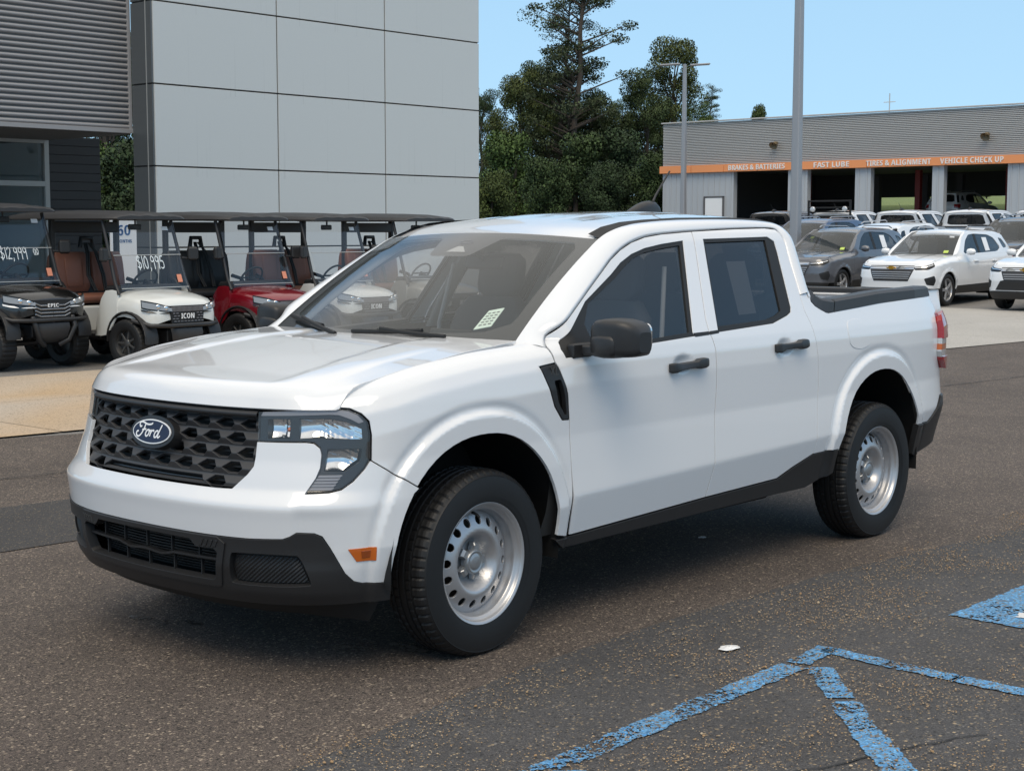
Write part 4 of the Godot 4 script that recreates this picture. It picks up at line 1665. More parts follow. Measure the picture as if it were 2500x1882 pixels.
func speckle(seed_: int, base: Color, spread: float, stones: Array, n: int, size := 1024) -> ImageTexture:
	var r := RandomNumberGenerator.new()
	r.seed = seed_
	var im := Image.create(size, size, false, Image.FORMAT_RGB8)
	var data := PackedByteArray()
	data.resize(size * size * 3)
	for i in size * size:
		var k := 1.0 + spread * r.randfn(0.0, .6)
		data[i * 3] = clampi(int(base.r * 255 * k), 0, 255)
		data[i * 3 + 1] = clampi(int(base.g * 255 * k), 0, 255)
		data[i * 3 + 2] = clampi(int(base.b * 255 * k), 0, 255)
	for i in n:
		var c: Color = stones[r.randi() % stones.size()]
		var k := r.randf_range(.75, 1.2)
		var x := r.randi() % size
		var y := r.randi() % size
		var big := r.randf() < .35
		var w := (2 + r.randi() % 4) if big else (1 + r.randi() % 2)
		var hh := (2 + r.randi() % 3) if big else (1 + r.randi() % 2)
		for a in w:
			for b in hh:
				var o := (((y + b) % size) * size + (x + a) % size) * 3
				data[o] = clampi(int(c.r * 255 * k), 0, 255)
				data[o + 1] = clampi(int(c.g * 255 * k), 0, 255)
				data[o + 2] = clampi(int(c.b * 255 * k), 0, 255)
	im = Image.create_from_data(size, size, false, Image.FORMAT_RGB8, data)
	im.generate_mipmaps()
	return ImageTexture.create_from_image(im)

func paving(key: String, tex: Texture2D, metres: float, rough: float, relief := 0.3) -> StandardMaterial3D:
	var m := mat(key, Color.WHITE, rough)
	m.albedo_texture = tex
	m.uv1_triplanar = true
	m.uv1_world_triplanar = true
	m.uv1_scale = Vector3.ONE / metres
	m.vertex_color_use_as_albedo = true
	m.heightmap_enabled = true
	m.heightmap_texture = tex
	m.heightmap_scale = relief
	return m

# a flat or sloping sheet cut into cells, tinted by slow patches of dirt
func lot_sheet(poly: PackedVector2Array, y: float, cell: float, tintf: Callable) -> MB:
	var mb := MB.new()
	mb.colored = true
	if Geometry2D.is_polygon_clockwise(poly):
		poly.reverse()
	var lo := Vector2(1e9, 1e9)
	var hi := -lo
	for p in poly:
		lo = lo.min(p)
		hi = hi.max(p)
	var at := func(p: Vector2) -> Vector3: return Vector3(p.x, gh(p.x, p.y) + y, p.y)
	for i in int(ceil((hi.x - lo.x) / cell)):
		for j in int(ceil((hi.y - lo.y) / cell)):
			var a := lo + Vector2(i, j) * cell
			var b := a + Vector2(cell, cell)
			for pc: PackedVector2Array in Geometry2D.intersect_polygons(PackedVector2Array([a, Vector2(b.x, a.y), b, Vector2(a.x, b.y)]), poly):
				var tr := Geometry2D.triangulate_polygon(pc)
				for k in range(0, tr.size(), 3):
					var q := []
					for m in 3:
						q.append(pc[tr[k + m]])
					var A: Vector3 = at.call(q[0])
					var B: Vector3 = at.call(q[1])
					var C: Vector3 = at.call(q[2])
					var nn := (C - A).cross(B - A).normalized()
					if nn.y < 0:
						nn = -nn
						var t: Vector3 = B
						B = C
						C = t
						var tq = q[1]
						q[1] = q[2]
						q[2] = tq
					mb.v.append_array([A, B, C])
					mb.n.append_array([nn, nn, nn])
					for m in 3:
						mb.col.append(tintf.call(q[m]))
	return mb

func build_ground():
	rng.seed = 5
	big_noise.seed = 3
	big_noise.frequency = .35
	big_noise.fractal_octaves = 4
	var lane_tex := speckle(1, lin(.098, .078, .066), .42, [lin(.25, .20, .155), lin(.165, .135, .112), lin(.030, .025, .021), lin(.36, .29, .22), lin(.045, .036, .03), lin(.13, .10, .085)], 70000)
	var lot_tex := speckle(2, lin(.070, .067, .068), .34, [lin(.33, .25, .155), lin(.155, .142, .13), lin(.035, .035, .038), lin(.285, .22, .14), lin(.107, .104, .10), lin(.03, .03, .032)], 36000)
	var conc_tex := speckle(4, lin(.53, .515, .49), .10, [lin(.33, .32, .30), lin(.50, .48, .45), lin(.28, .27, .25)], 30000)
	paving("lane_asphalt", lane_tex, 2.3, .88, .35)
	paving("lot_asphalt", lot_tex, 2.6, .85, .35)
	paving("patch_asphalt", lot_tex, 1.9, .9, .35)
	var far_tex := speckle(6, lin(.215, .205, .195), .22, [lin(.30, .28, .26), lin(.13, .125, .12), lin(.25, .235, .21)], 30000)
	paving("far_asphalt", far_tex, 3.1, .9, .2)
	paving("concrete", conc_tex, 3.0, .85, .1)
	var patchy := func(p: Vector2) -> Color:
		var f := big_noise.get_noise_2d(p.x * 1.6, p.y * 2.4) * .5 + .5
		var g := big_noise.get_noise_2d(p.x * 9.0 + 40, p.y * 11.0) * .5 + .5
		var k := minf(.64 + .32 * f + .34 * (g - .5), 1.0)
		return Color(k, k * (.99 + .02 * f), k * (.98 + .03 * f))
	var worn := func(p: Vector2) -> Color:
		var f := big_noise.get_noise_2d(p.x * .25, p.y * .25) * .5 + .5
		return Color(.74 + .22 * f, .74 + .22 * f, .74 + .21 * f)
	# everything far: one sheet to the horizon
	var mb := lot_sheet(pv([[-26, -60], [40, -60], [40, 60], [-26, 60]]), -.010, 2.0, worn)
	var far := lot_sheet(pv([[-62, -60], [-26, -60], [-26, 62], [-62, 62]]), -.010, 2.0, worn)
	for k in [[mb, "ground"], [far, "parking_lot"]]:
		struct(k[1], k[0], M.far_asphalt)
	var gm := mat("grass", Color.WHITE, .95)
	gm.albedo_texture = speckle(9, lin(.13, .19, .04), .35, [lin(.18, .22, .06), lin(.07, .11, .025), lin(.24, .23, .09)], 40000, 512)
	gm.uv1_triplanar = true
	gm.uv1_world_triplanar = true
	gm.uv1_scale = Vector3.ONE / 2.5
	mb = lot_sheet(pv([[-420, -300], [-62, -300], [-62, 62], [40, 62], [40, 400], [-420, 400]]), -.02, 12.0, func(_p): return Color.WHITE)
	mb.colored = false
	struct("grass_bank", mb, gm)
	mb = lot_sheet(pv([[40, -300], [300, -300], [300, 400], [40, 400]]), -.03, 40.0, worn)
	struct("distant_ground", mb, M.far_asphalt)
	mb = lot_sheet(pv([[-62, -300], [40, -300], [40, -60], [-62, -60]]), -.03, 40.0, worn)
	struct("distant_ground", mb, M.far_asphalt)
	# near asphalt: the brown lane, the dark lot with the paint, a dark patch across the lane
	var seam := [[13, -1.5], [6, -1.40], [1.33, -1.34], [.7, -1.235], [.06, -1.14], [-.9, -1.125], [-2.1, -1.17], [-3.81, -1.39], [-7, -1.75], [-13, -2.3], [-26, -3.4]]
	var edge := [[-26, 3.70], [-17.5, 4.56], [-9, 5.4], [-2.67, 5.92], [-2.0, 6.12], [4, 6.8], [13, 7.7]]
	struct("lane", lot_sheet(pv(seam + edge), 0.0, .14, patchy), M.lane_asphalt)
	var lot := seam.duplicate()
	lot.append_array([[-26, -9], [13, -9]])
	struct("parking_pavement", lot_sheet(pv(lot), 0.004, .14, patchy), M.lot_asphalt)
	struct("asphalt_patch", lot_sheet(pv([[9, 2.15], [9, 3.42], [3, 3.40], [-.4, 3.35], [-1.3, 3.26], [-3.4, 3.2], [-3.4, 2.1], [-1.2, 2.12], [.23, 2.20], [3, 2.18]]), 0.004, .30, func(p: Vector2): return patchy.call(p) * .72), M.patch_asphalt)
	# concrete apron: separate slabs with joints; the part by the carts is stained tan
	var apron := Node3D.new()
	apron.name = "concrete_apron"
	add_child(apron)
	apron.set_meta("kind", "structure")
	var tan := func(p: Vector2) -> Color:
		var f := clampf(big_noise.get_noise_2d(p.x * .9, p.y * 1.3) * .7 + .62, 0.0, 1.0)
		var s := big_noise.get_noise_2d(p.x * 1.2, p.y * 12.0) * .10
		var t := ss(-12.0, -4.0, p.x + big_noise.get_noise_2d(p.x, p.y) * 3.0)
		return Color(.76 + s, .74 + s, .71 + s).lerp(Color(.94 + s, .68 + s, .42 + s), t * f)
	var x0 := 13.0
	while x0 > -26:
		var x1 := maxf(x0 - 3.9, -26.2)
		for k in [[0.0, .5], [.5, 1.0]]:
			var near := func(x: float) -> float: return 7.7 - (13.0 - x) * .1025 + .004
			var farz := func(x: float) -> float: return 11.35 - (13.0 - x) * .035
			var q := func(x: float, f: float) -> Vector2: return Vector2(x, lerpf(near.call(x), farz.call(x), f))
			var e := .006
			var poly := PackedVector2Array([q.call(x0 - e, k[0] + .001), q.call(x1 + e, k[0] + .001), q.call(x1 + e, k[1] - .001), q.call(x0 - e, k[1] - .001)])
			put("slab", lot_sheet(poly, .006, .6, tan), M.concrete, apron)
		x0 = x1
	mat("crack_fill", lin(.018), .8)
	for k in [[Vector2(-7.5, 2.75), Vector2(-15.0, 2.05), .016, 3], [Vector2(3.5, 4.45), Vector2(-1.6, 4.25), .012, 9], [Vector2(-.4, 4.7), Vector2(-1.5, 3.95), .010, 14], [Vector2(.9, -2.25), Vector2(-.35, -2.75), .008, 21]]:
		var cm := MB.new()
		var pp := Vector2.ZERO
		var nn := FastNoiseLite.new()
		nn.seed = k[3]
		nn.frequency = 1.4
		var n := int((k[0] as Vector2).distance_to(k[1]) / .05)
		for i in n + 1:
			var q: Vector2 = (k[0] as Vector2).lerp(k[1], float(i) / n)
			q.y += nn.get_noise_1d(q.x) * .07 + nn.get_noise_1d(q.x * 7.0) * .02
			var w: float = k[2] * (.35 + .65 * absf(nn.get_noise_1d(q.x * 3.0 + 50.0)))
			if i > 0:
				var y := .0085
				cm.quad(Vector3(pp.x, y, pp.y - w), Vector3(pp.x, y, pp.y + w), Vector3(q.x, y, q.y + w), Vector3(q.x, y, q.y - w), Vector3.UP)
			pp = q
		struct("crack", cm, M.crack_fill)
	build_paint()

# paint as flakes: what has worn away is missing
func paint_flakes(poly: PackedVector2Array, wear: float, seed_: int, y := .009) -> MB:
	var n := FastNoiseLite.new()
	n.seed = seed_
	n.frequency = 9.0
	n.fractal_octaves = 4
	var n2 := FastNoiseLite.new()
	n2.seed = seed_ + 7
	n2.frequency = 2.2
	var mb := MB.new()
	var lo := Vector2(1e9, 1e9)
	var hi := -lo
	for p in poly:
		lo = lo.min(p)
		hi = hi.max(p)
	var c := .008 if hi.x - lo.x > 1.1 and hi.y - lo.y > .9 else .005
	for i in int((hi.x - lo.x) / c) + 1:
		for j in int((hi.y - lo.y) / c) + 1:
			var p := lo + Vector2(i + .5, j + .5) * c
			var w := Vector2(n.get_noise_2d(p.x, p.y), n.get_noise_2d(p.x + 31, p.y)) * .014
			if not Geometry2D.is_point_in_polygon(p + w, poly):
				continue
			var f := n.get_noise_2d(p.x * 3.0, p.y * 3.0) * .6 + n2.get_noise_2d(p.x, p.y) * .9 + n.get_noise_2d(p.x * 9.0, p.y * 9.0) * .5
			if f > wear:
				continue
			var a := lo + Vector2(i, j) * c
			mb.quad(Vector3(a.x, y, a.y), Vector3(a.x + c, y, a.y), Vector3(a.x + c, y, a.y + c), Vector3(a.x, y, a.y + c), Vector3.UP)
	return mb

func strip(a: Vector2, b: Vector2, w: float) -> PackedVector2Array:
	var d := (b - a).normalized()
	var o := Vector2(-d.y, d.x) * w / 2
	return PackedVector2Array([a + o, b + o, b - o, a - o])

func build_paint():
	var pm := mat("blue_paint", Color.WHITE, .7)
	pm.albedo_texture = speckle(21, lin(.10, .26, .45), .22, [lin(.05, .19, .40), lin(.11, .31, .55), lin(.14, .14, .14)], 9000, 256)
	pm.uv1_triplanar = true
	pm.uv1_world_triplanar = true
	pm.uv1_scale = Vector3.ONE / .9
	mat("white_paint", lin(.62), .7)
	for k in [[Vector2(1.5, -1.93), Vector2(.62, -1.905), .095, .10], [Vector2(.64, -1.905), Vector2(-.20, -1.89), .105, .22], [Vector2(-.20, -1.89), Vector2(-.62, -1.88), .105, .5], [Vector2(-.66, -1.875), Vector2(-.93, -1.85), .09, .15],
		[Vector2(-.90, -1.85), Vector2(-.88, -2.12), .085, .35], [Vector2(-.88, -2.12), Vector2(-.87, -2.42), .085, -.05], [Vector2(-.87, -2.40), Vector2(-.86, -3.4), .085, .35],
		[Vector2(-.66, -1.97), Vector2(-.38, -2.22), .10, .45], [Vector2(-.36, -2.24), Vector2(-.12, -2.45), .10, .10], [Vector2(-.12, -2.45), Vector2(.6, -3.15), .105, .32],
		[Vector2(.80, -1.97), Vector2(1.5, -2.6), .10, .35]]:
		var mb := paint_flakes(strip(k[0], k[1], k[2]), k[3], int(absf(k[0].x * 100)) + 3)
		var o := put("painted_line", mb, pm)
		tag(o, "", "", "", "structure")
	var sq := paint_flakes(pv([[-1.72, -1.97], [-2.95, -1.98], [-2.95, -3.2], [-1.70, -3.2]]), .45, 77)
	tag(put("painted_square", sq, pm), "", "", "", "structure")
	# wheelchair symbol on the blue square
	var wm := MB.new()
	for s in [[[-1.86, -2.24], [-1.95, -2.22], [-2.05, -2.30], [-2.10, -2.45], [-2.02, -2.60], [-1.90, -2.62]], [[-2.10, -2.40], [-2.35, -2.42], [-2.55, -2.42]], [[-2.35, -2.42], [-2.35, -2.62]], [[-2.10, -2.45], [-2.05, -2.72], [-1.86, -2.82]]]:
		for i in s.size() - 1:
			var f := paint_flakes(strip(Vector2(s[i][0], s[i][1]), Vector2(s[i + 1][0], s[i + 1][1]), .085), .5, 91 + i, .0125)
			wm.v.append_array(f.v)
			wm.n.append_array(f.n)
	tag(put("painted_symbol", wm, M.white_paint), "", "", "", "structure")
	# loose grit swept over the lot, thickest along the seam and the worn lines
	var sm := SphereMesh.new()
	sm.radius = .5
	sm.height = .72
	sm.radial_segments = 5
	sm.rings = 2
	var mm := MultiMesh.new()
	mm.transform_format = MultiMesh.TRANSFORM_3D
	mm.use_colors = true
	mm.mesh = sm
	var xf := []
	var cl := []
	var dn := FastNoiseLite.new()
	dn.seed = 8
	dn.frequency = .9
	dn.fractal_octaves = 4
	var lines := [[Vector2(1.5, -1.93), Vector2(-.9, -1.86)], [Vector2(-.66, -1.97), Vector2(.6, -3.15)], [Vector2(-.9, -1.85), Vector2(-.86, -3.4)], [Vector2(1.3, -1.36), Vector2(-4, -1.40)]]
	var tries := 0
	while xf.size() < 42000 and tries < 600000:
		tries += 1
		var p := Vector2(rng.randf_range(-8.5, 2.3), rng.randf_range(-4.6, -1.16))
		var d := dn.get_noise_2d(p.x, p.y * 1.5) * .9 + .16
		for l in lines:
			var q := Geometry2D.get_closest_point_to_segment(p, l[0], l[1])
			d = maxf(d, (.95 - p.distance_to(q) / .085) * (.55 + .5 * dn.get_noise_2d(p.x * 3, p.y * 3)))
		if rng.randf() > d * 1.1:
			continue
		var s := rng.randf_range(.0028, .0080) * (1.9 if rng.randf() < .03 else 1.0)
		var b := Basis.from_euler(Vector3(rng.randf() * .8, rng.randf() * TAU, rng.randf() * .8)).scaled(Vector3(s, s * rng.randf_range(.5, .9), s * rng.randf_range(.7, 1.2)))
		xf.append(Transform3D(b, Vector3(p.x, .010 + s * .12, p.y)))
		var t := rng.randf()
		cl.append(Color(.32, .20, .10).lerp(Color(.48, .38, .26), t * t).lerp(Color(.12, .10, .08), 1.0 if rng.randf() < .2 else 0.0))
	mm.instance_count = xf.size()
	for i in xf.size():
		mm.set_instance_transform(i, xf[i])
		mm.set_instance_color(i, cl[i])
	var mi := MultiMeshInstance3D.new()
	mi.name = "grit"
	mi.multimesh = mm
	var gm := mat("grit", Color.WHITE, .85)
	gm.vertex_color_use_as_albedo = true
	mi.material_override = gm
	add_child(mi)
	tag(mi, "tan grit scattered over the dark parking pavement", "gravel", "", "stuff")

# ---------------------------------------------------------------- showroom on the left
func panel_box(w: float, h: float, d: float) -> ArrayMesh:
	var mb := MB.new()
	mb.box(Vector3.ZERO, Vector3(w, h, d), Basis.IDENTITY, .006)
	return mb.mesh()

func build_showroom():
	var pan := mat("metal_panel", lin(.60, .615, .615), .42, .1)
	pan.albedo_texture = streaks(31)
	pan.uv1_triplanar = true
	pan.uv1_world_triplanar = true
	pan.uv1_scale = Vector3(1.0 / 7.0, 1.0 / 7.0, 1.0 / 7.0)
	mat("panel_joint", lin(.05), .8)
	mat("dark_siding", lin(.050, .052, .056), .6)
	mat("corrugated", lin(.32, .31, .31), .5, .1)
	mat("alu_frame", lin(.50, .51, .50), .4, .4)
	mat("soffit", lin(.12, .12, .12), .8)
	mat("room_wall", lin(.45, .55, .58), .9)
	glass("shop_glass", lin(.03, .07, .08), .22)
	var b := thing("showroom", "light grey metal panelled showroom wall and ribbed canopy behind the golf carts", "building", Vector3(-10.30, 0, 15.5))
	# portal wall of metal panels, one part each
	var mb := MB.new()
	mb.box(Vector3(-3.725, 4.6, .29), Vector3(7.43, 9.2, .50))
	put("wall_core", mb, M.panel_joint, b)
	var pw := 2.483
	var ph := 1.27
	var pm := panel_box(pw - .022, ph - .022, .03)
	var rm := panel_box(.535, ph - .022, .03)
	var ys := []
	for k in 8:
		ys.append(.08 + k * ph)
	for k in ys.size() - 1:
		for i in 3:
			var o := put_mesh("panel", pm, pan, b)
			o.position = Vector3(-pw * (i + .5), ys[k] + ph / 2, .015)
			var e := put_mesh("panel", pm, pan, b)
			e.position = Vector3(-pw * (i + .5), ys[k] + ph / 2, .565)
		var r := put_mesh("side_panel", rm, M.panel_shade_tone if M.has("panel_shade_tone") else mat("panel_shade_tone", lin(.12, .135, .145), .35, .3), b)  # same metal panels in a darker tone; shade is painted into the colour
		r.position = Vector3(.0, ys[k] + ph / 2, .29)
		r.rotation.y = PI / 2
		r = put_mesh("side_panel", rm, M.panel_shade_tone, b)
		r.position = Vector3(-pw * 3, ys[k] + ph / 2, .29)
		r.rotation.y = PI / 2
	mb = MB.new()
	mb.box(Vector3(.018, 4.6, .16), Vector3(.012, 9.2, .012))
	put("corner_trim", mb, M.alu_frame, b)
	# canopy with horizontal ribs
	var z0 := .60
	var cl := 13.0
	var rb := MB.new()
	var ring := []
	for j in 9:
		var a := PI * j / 8.0
		ring.append(Vector2(cos(a) * .030, -sin(a) * .036))
	var rr := []
	for x: float in [0.03, cl]:
		var q := []
		for p: Vector2 in ring:
			q.append(Vector3(x, p.x, p.y))
		rr.append(q)
	rb.loft(rr, false, false, false, Vector3(5, 0, 1))
	var rib := rb.mesh()
	mb = MB.new()
	mb.box(Vector3(cl / 2 + .02, 6.2, z0 + .06), Vector3(cl, 6.06, .08))
	mb.box(Vector3(cl / 2, 3.16, z0 + 1.9), Vector3(cl, .06, 3.7))
	mb.box(Vector3(cl / 2, 9.2, z0 + 1.9), Vector3(cl, .06, 3.7))
	var can := put("canopy", mb, M.soffit, b)
	for k in 40:
		var o := put_mesh("rib", rib, M.corrugated, can)
		o.position = Vector3(0, 3.245 + k * .0865, z0 + .02)
	mb = MB.new()
	mb.box(Vector3(cl / 2, 3.175, z0 + .0), Vector3(cl, .07, .10), Basis.IDENTITY, .006)
	mb.box(Vector3(.035, 6.2, z0 - .01), Vector3(.05, 6.0, .05), Basis.IDENTITY, .006)
	put("edge_trim", mb, M.corrugated, can)
	# dark siding and the glazed front, set back under the canopy
	var zs := 3.0
	mb = MB.new()
	mb.box(Vector3(-.52, 1.6, zs + .16), Vector3(1.06, 3.2, .14))
	var dw := put("siding_wall", mb, M.panel_joint, b)
	var bd := MB.new()
	bd.box(Vector3.ZERO, Vector3(1.05, .148, .03), Basis.IDENTITY, .006)
	var bm := bd.mesh()
	for k in 21:
		var o := put_mesh("board", bm, M.dark_siding, dw)
		o.position = Vector3(-.52, .09 + k * .152, zs + .075)
	var sf := MB.new()
	for x: float in [.04, 2.2, 4.4, 6.6, 8.8, 11.0]:
		sf.box(Vector3(x, 1.6, zs + .06), Vector3(.09, 3.14, .12), Basis.IDENTITY, .006)
	for y: float in [.06, 2.40, 3.12]:
		sf.box(Vector3(5.5, y, zs + .055), Vector3(11.0, .09, .10), Basis.IDENTITY, .006)
	var win := put("shop_front", sf, M.alu_frame, b)
	for i in 5:
		for y in [[.10, 2.36], [2.44, 3.08]]:
			mb = MB.new()
			var xa := .085 + 2.2 * i if i > 0 else .085
			mb.box(Vector3(xa + 1.04, (y[0] + y[1]) / 2, zs + .05), Vector3(2.09, y[1] - y[0], .012))
			put("pane", mb, M.shop_glass, win)
	mb = MB.new()
	mb.box(Vector3(5.5, 1.6, zs + 4.5), Vector3(11.2, 3.3, .1))
	mb.box(Vector3(11.1, 1.6, zs + 2.3), Vector3(.1, 3.3, 4.4))
	mb.box(Vector3(-.02, 1.6, zs + 2.4), Vector3(.08, 3.3, 4.2))
	mb.box(Vector3(5.5, 3.3, zs + 2.3), Vector3(11.2, .1, 4.5))
	put("inner_wall", mb, M.room_wall, b)
	mb = MB.new()
	for x: float in [.9, 1.5]:
		mb.box(Vector3(x, 1.6, zs + .9), Vector3(.18, 3.2, .3), Basis.IDENTITY, .01)
	put("inner_column", mb, mat("pale_teal", lin(.30, .44, .46), .5), b)
	# camera under the canopy
	mb = MB.new()
	mb.lathe(Vector3(-.98, 3.09, z0 + .35), Vector3.DOWN, [[.07, -.05], [.07, .0], [.06, .05], [.035, .075], [.0001, .08]], 16)
	put("security_camera", mb, M.alu_frame, b)
	# leaning price board
	var s := thing("price_board", "white board with blue print 60 standing behind the white golf cart", "sign", Vector3(-9.40, 0, 15.1), PI)
	mb = MB.new()
	mb.box(Vector3(0, 1.30, 0), Vector3(.46, .95, .03), Basis.IDENTITY, .004)
	put("board", mb, M.white_enamel, s)
	mb = MB.new()
	for x: float in [-.18, .18]:
		mb.box(Vector3(x, .42, -.03), Vector3(.04, .72, .04), Basis.IDENTITY, .004)
	put("stand", mb, M.alu_frame, s)
	for k in [["60", .16, 1.62, .0], ["MONTHS", .05, 1.46, .0]]:
		var tm := TextMesh.new()
		tm.text = k[0]
		tm.font = font("Droid Sans", 700, false)
		tm.font_size = 32
		tm.pixel_size = float(k[1]) / 24.0
		tm.depth = .004
		var o := put_mesh("lettering", tm, mat("sign_blue", lin(.03, .10, .25), .6), s)
		o.position = Vector3(k[3], k[2], .018)

func streaks(seed_: int) -> ImageTexture:       # rain streaks running down from the joints, faint
	var w := 1024
	var h := 1024
	var r := RandomNumberGenerator.new()
	r.seed = seed_
	var a := PackedFloat32Array()
	a.resize(w * h)
	a.fill(1.0)
	for i in 150:
		var x := r.randi() % w
		var band := r.randi() % 6
		var y0 := int((band + r.randf() * .05) * h / 5.512) - 12
		var l := int(r.randf_range(20, 190))
		var k := r.randf_range(.01, .05)
		var wd := 1 + r.randi() % 3
		for y in range(maxi(y0, 0), mini(y0 + l, h)):
			for d in wd:
				var o := (h - 1 - y) * w + (x + d) % w
				a[o] *= 1.0 - k * (1.0 - float(y - y0) / l)
	var data := PackedByteArray()
	data.resize(w * h * 3)
	for i in w * h:
		var v := clampi(int(a[i] * 250 + r.randf_range(-1.5, 1.5)), 0, 255)
		data[i * 3] = v
		data[i * 3 + 1] = v
		data[i * 3 + 2] = clampi(int(v * .995), 0, 255)
	return ImageTexture.create_from_image(Image.create_from_data(w, h, false, Image.FORMAT_RGB8, data))

# ---------------------------------------------------------------- service building on the right
func build_service():
	mat("rib_siding", lin(.47, .465, .455), .6)
	mat("orange_band", lin(.85, .32, .12), .5)
	mat("pale_siding", lin(.46, .48, .50), .55, .1)
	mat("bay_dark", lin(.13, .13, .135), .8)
	mat("bay_floor", lin(.30, .29, .28), .6)
	mat("lift_red", lin(.16, .015, .012), .5)
	mat("bronze", lin(.18, .13, .07), .5)
	mat("letter_white", lin(.82, .78, .74), .6)
	var gx := -56.4
	var g := gh(gx - 2, 30) - .05
	var b := thing("service_building", "grey service building with orange band and open repair bays beyond the parked cars", "building", Vector3(gx, 0, 0))
	var z0 := 39.24
	var z1 := 8.0
	var L := z0 - z1
	var mb := MB.new()
	mb.box(Vector3(-7.0, 5.6, (z0 + z1) / 2), Vector3(13.9, 2.06, L - .02))
	put("upper_wall", mb, M.rib_siding, b)
	mb = MB.new()       # fine horizontal ribs of the siding
	for k in 26:
		mb.box(Vector3(.0, 4.69 + k * .0757, (z0 + z1) / 2), Vector3(.045, .046, L), Basis.IDENTITY, .012)
	tag(put("siding_ribs", mb, M.rib_siding, b), "", "", "", "stuff")
	mb = MB.new()
	mb.box(Vector3(.04, 6.68, (z0 + z1) / 2), Vector3(.16, .06, L + .1), Basis.IDENTITY, .01)
	put("coping", mb, M.rib_siding, b)
	# orange band in sections
	var zz := z0 + .08
	while zz > z1:
		var l := minf(1.83, zz - z1)
		mb = MB.new()
		mb.box(Vector3(.09, 4.485, zz - l / 2), Vector3(.20, .335, l - .015), Basis.IDENTITY, .01)
		put("band_section", mb, M.orange_band, b)
		zz -= l
	for k in [["BRAKES & BATTERIES", 33.9, 3.0], ["FAST LUBE", 30.05, 1.75], ["TIRES & ALIGNMENT", 26.85, 3.0], ["VEHICLE CHECK UP", 23.55, 2.75]]:
		var tm := TextMesh.new()
		tm.text = k[0]
		tm.font = font("Droid Sans", 700, false)
		tm.font_size = 32
		tm.pixel_size = .0098
		tm.depth = .03
		var o := put_mesh("lettering", tm, M.letter_white, b)
		o.position = Vector3(.20, 4.49, k[1])
		o.rotation.y = PI / 2
		o.scale.x = float(k[2]) / maxf(tm.get_aabb().size.x, .1)
	# wall and piers between the openings, ribbed
	for k in [[39.24, 35.23], [32.33, 31.34], [28.97, 28.22], [25.36, 24.84], [22.07, 15.0], [12.0, 8.0]]:
		mb = MB.new()
		var w: float = k[0] - k[1]
		mb.box(Vector3(-.15, (4.33 + g) / 2, (k[0] + k[1]) / 2), Vector3(.30, 4.33 - g, w))
		var n := int(w / .3)
		for i in n:
			mb.box(Vector3(.012, (4.33 + g) / 2, k[1] + w * (i + .5) / n), Vector3(.04, 4.33 - g - .02, .06), Basis.IDENTITY, .012)
		put("pier", mb, M.pale_siding, b)
	mb = MB.new()
	mb.box(Vector3(.06, g + 1.4, 36.25), Vector3(.10, 1.5, .95), Basis.IDENTITY, .01)
	put("service_hatch", mb, M.white_enamel, b)
	mb = MB.new()
	for d in [[-.52, 1.5, .06, 1.6], [.52, 1.5, .06, 1.6]]:
		mb.box(Vector3(.07, g + 1.4, 36.25 + d[0]), Vector3(.12, d[3], d[2]))
	mb.box(Vector3(.07, g + 2.2, 36.25), Vector3(.12, .06, 1.1))
	put("hatch_frame", mb, M.bay_dark, b)
	# inside: side walls, floor, ceiling, back wall with two openings to the grass behind
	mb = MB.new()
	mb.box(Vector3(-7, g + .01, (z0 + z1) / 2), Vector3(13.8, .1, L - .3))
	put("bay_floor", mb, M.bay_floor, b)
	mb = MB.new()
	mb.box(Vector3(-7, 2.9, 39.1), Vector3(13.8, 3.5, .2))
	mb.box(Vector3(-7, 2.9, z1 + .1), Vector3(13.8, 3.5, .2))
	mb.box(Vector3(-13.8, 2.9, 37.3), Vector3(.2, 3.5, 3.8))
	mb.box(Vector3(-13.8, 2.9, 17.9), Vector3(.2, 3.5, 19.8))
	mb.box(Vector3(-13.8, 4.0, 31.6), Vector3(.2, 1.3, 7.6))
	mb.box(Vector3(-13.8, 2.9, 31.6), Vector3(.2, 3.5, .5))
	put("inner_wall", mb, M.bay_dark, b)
	for z: float in [33.2, 30.0, 23.4, 27.6]:
		mb = MB.new()
		mb.box(Vector3(-3.2, (4.3 + g) / 2, z), Vector3(.25, 4.3 - g, .25), Basis.IDENTITY, .02)
		mb.box(Vector3(-3.2, g + 1.3, z), Vector3(.6, .2, .4), Basis.IDENTITY, .02)
		put("lift_post", mb, M.lift_red, b)
	for z: float in [30.4, 28.6, 33.0]:
		mb = MB.new()
		mb.box(Vector3(-9.5, (4.3 + g) / 2, z), Vector3(.3, 4.3 - g, .3))
		put("column", mb, M.bay_dark, b)
	for k in [[-5.0, 38.2, 1.1, "lift_red"], [-8.0, 37.6, 1.4, "alu_frame"], [-6.5, 36.2, .9, "orange_band"], [-11.0, 35.9, 1.7, "pale_siding"], [-4.6, 31.9, 1.0, "lift_red"], [-9.0, 34.6, 1.3, "alu_frame"]]:
		mb = MB.new()
		mb.box(Vector3(k[0], g + float(k[2]) / 2 + .05, k[1]), Vector3(.7, k[2], .6), Basis.IDENTITY, .03)
		for i in 4:
			mb.box(Vector3(float(k[0]) + .36, g + .15 + i * float(k[2]) * .22, k[1]), Vector3(.03, .02, .5))
		put("tool_cabinet", mb, M[k[3]], b)
	for z: float in [32.95, 22.95]:
		mb = MB.new()
		mb.box(Vector3(.10, 5.53, z), Vector3(.14, .14, .16), Basis.IDENTITY, .02)
		mb.lathe(Vector3(.22, 5.50, z - .02), Vector3(.8, -.6, 0), [[.08, -.05], [.11, .05], [.20, .16], [.19, .16], [.10, .06]], 14)
		put("wall_lamp", mb, M.bronze, b)
	mb = MB.new()
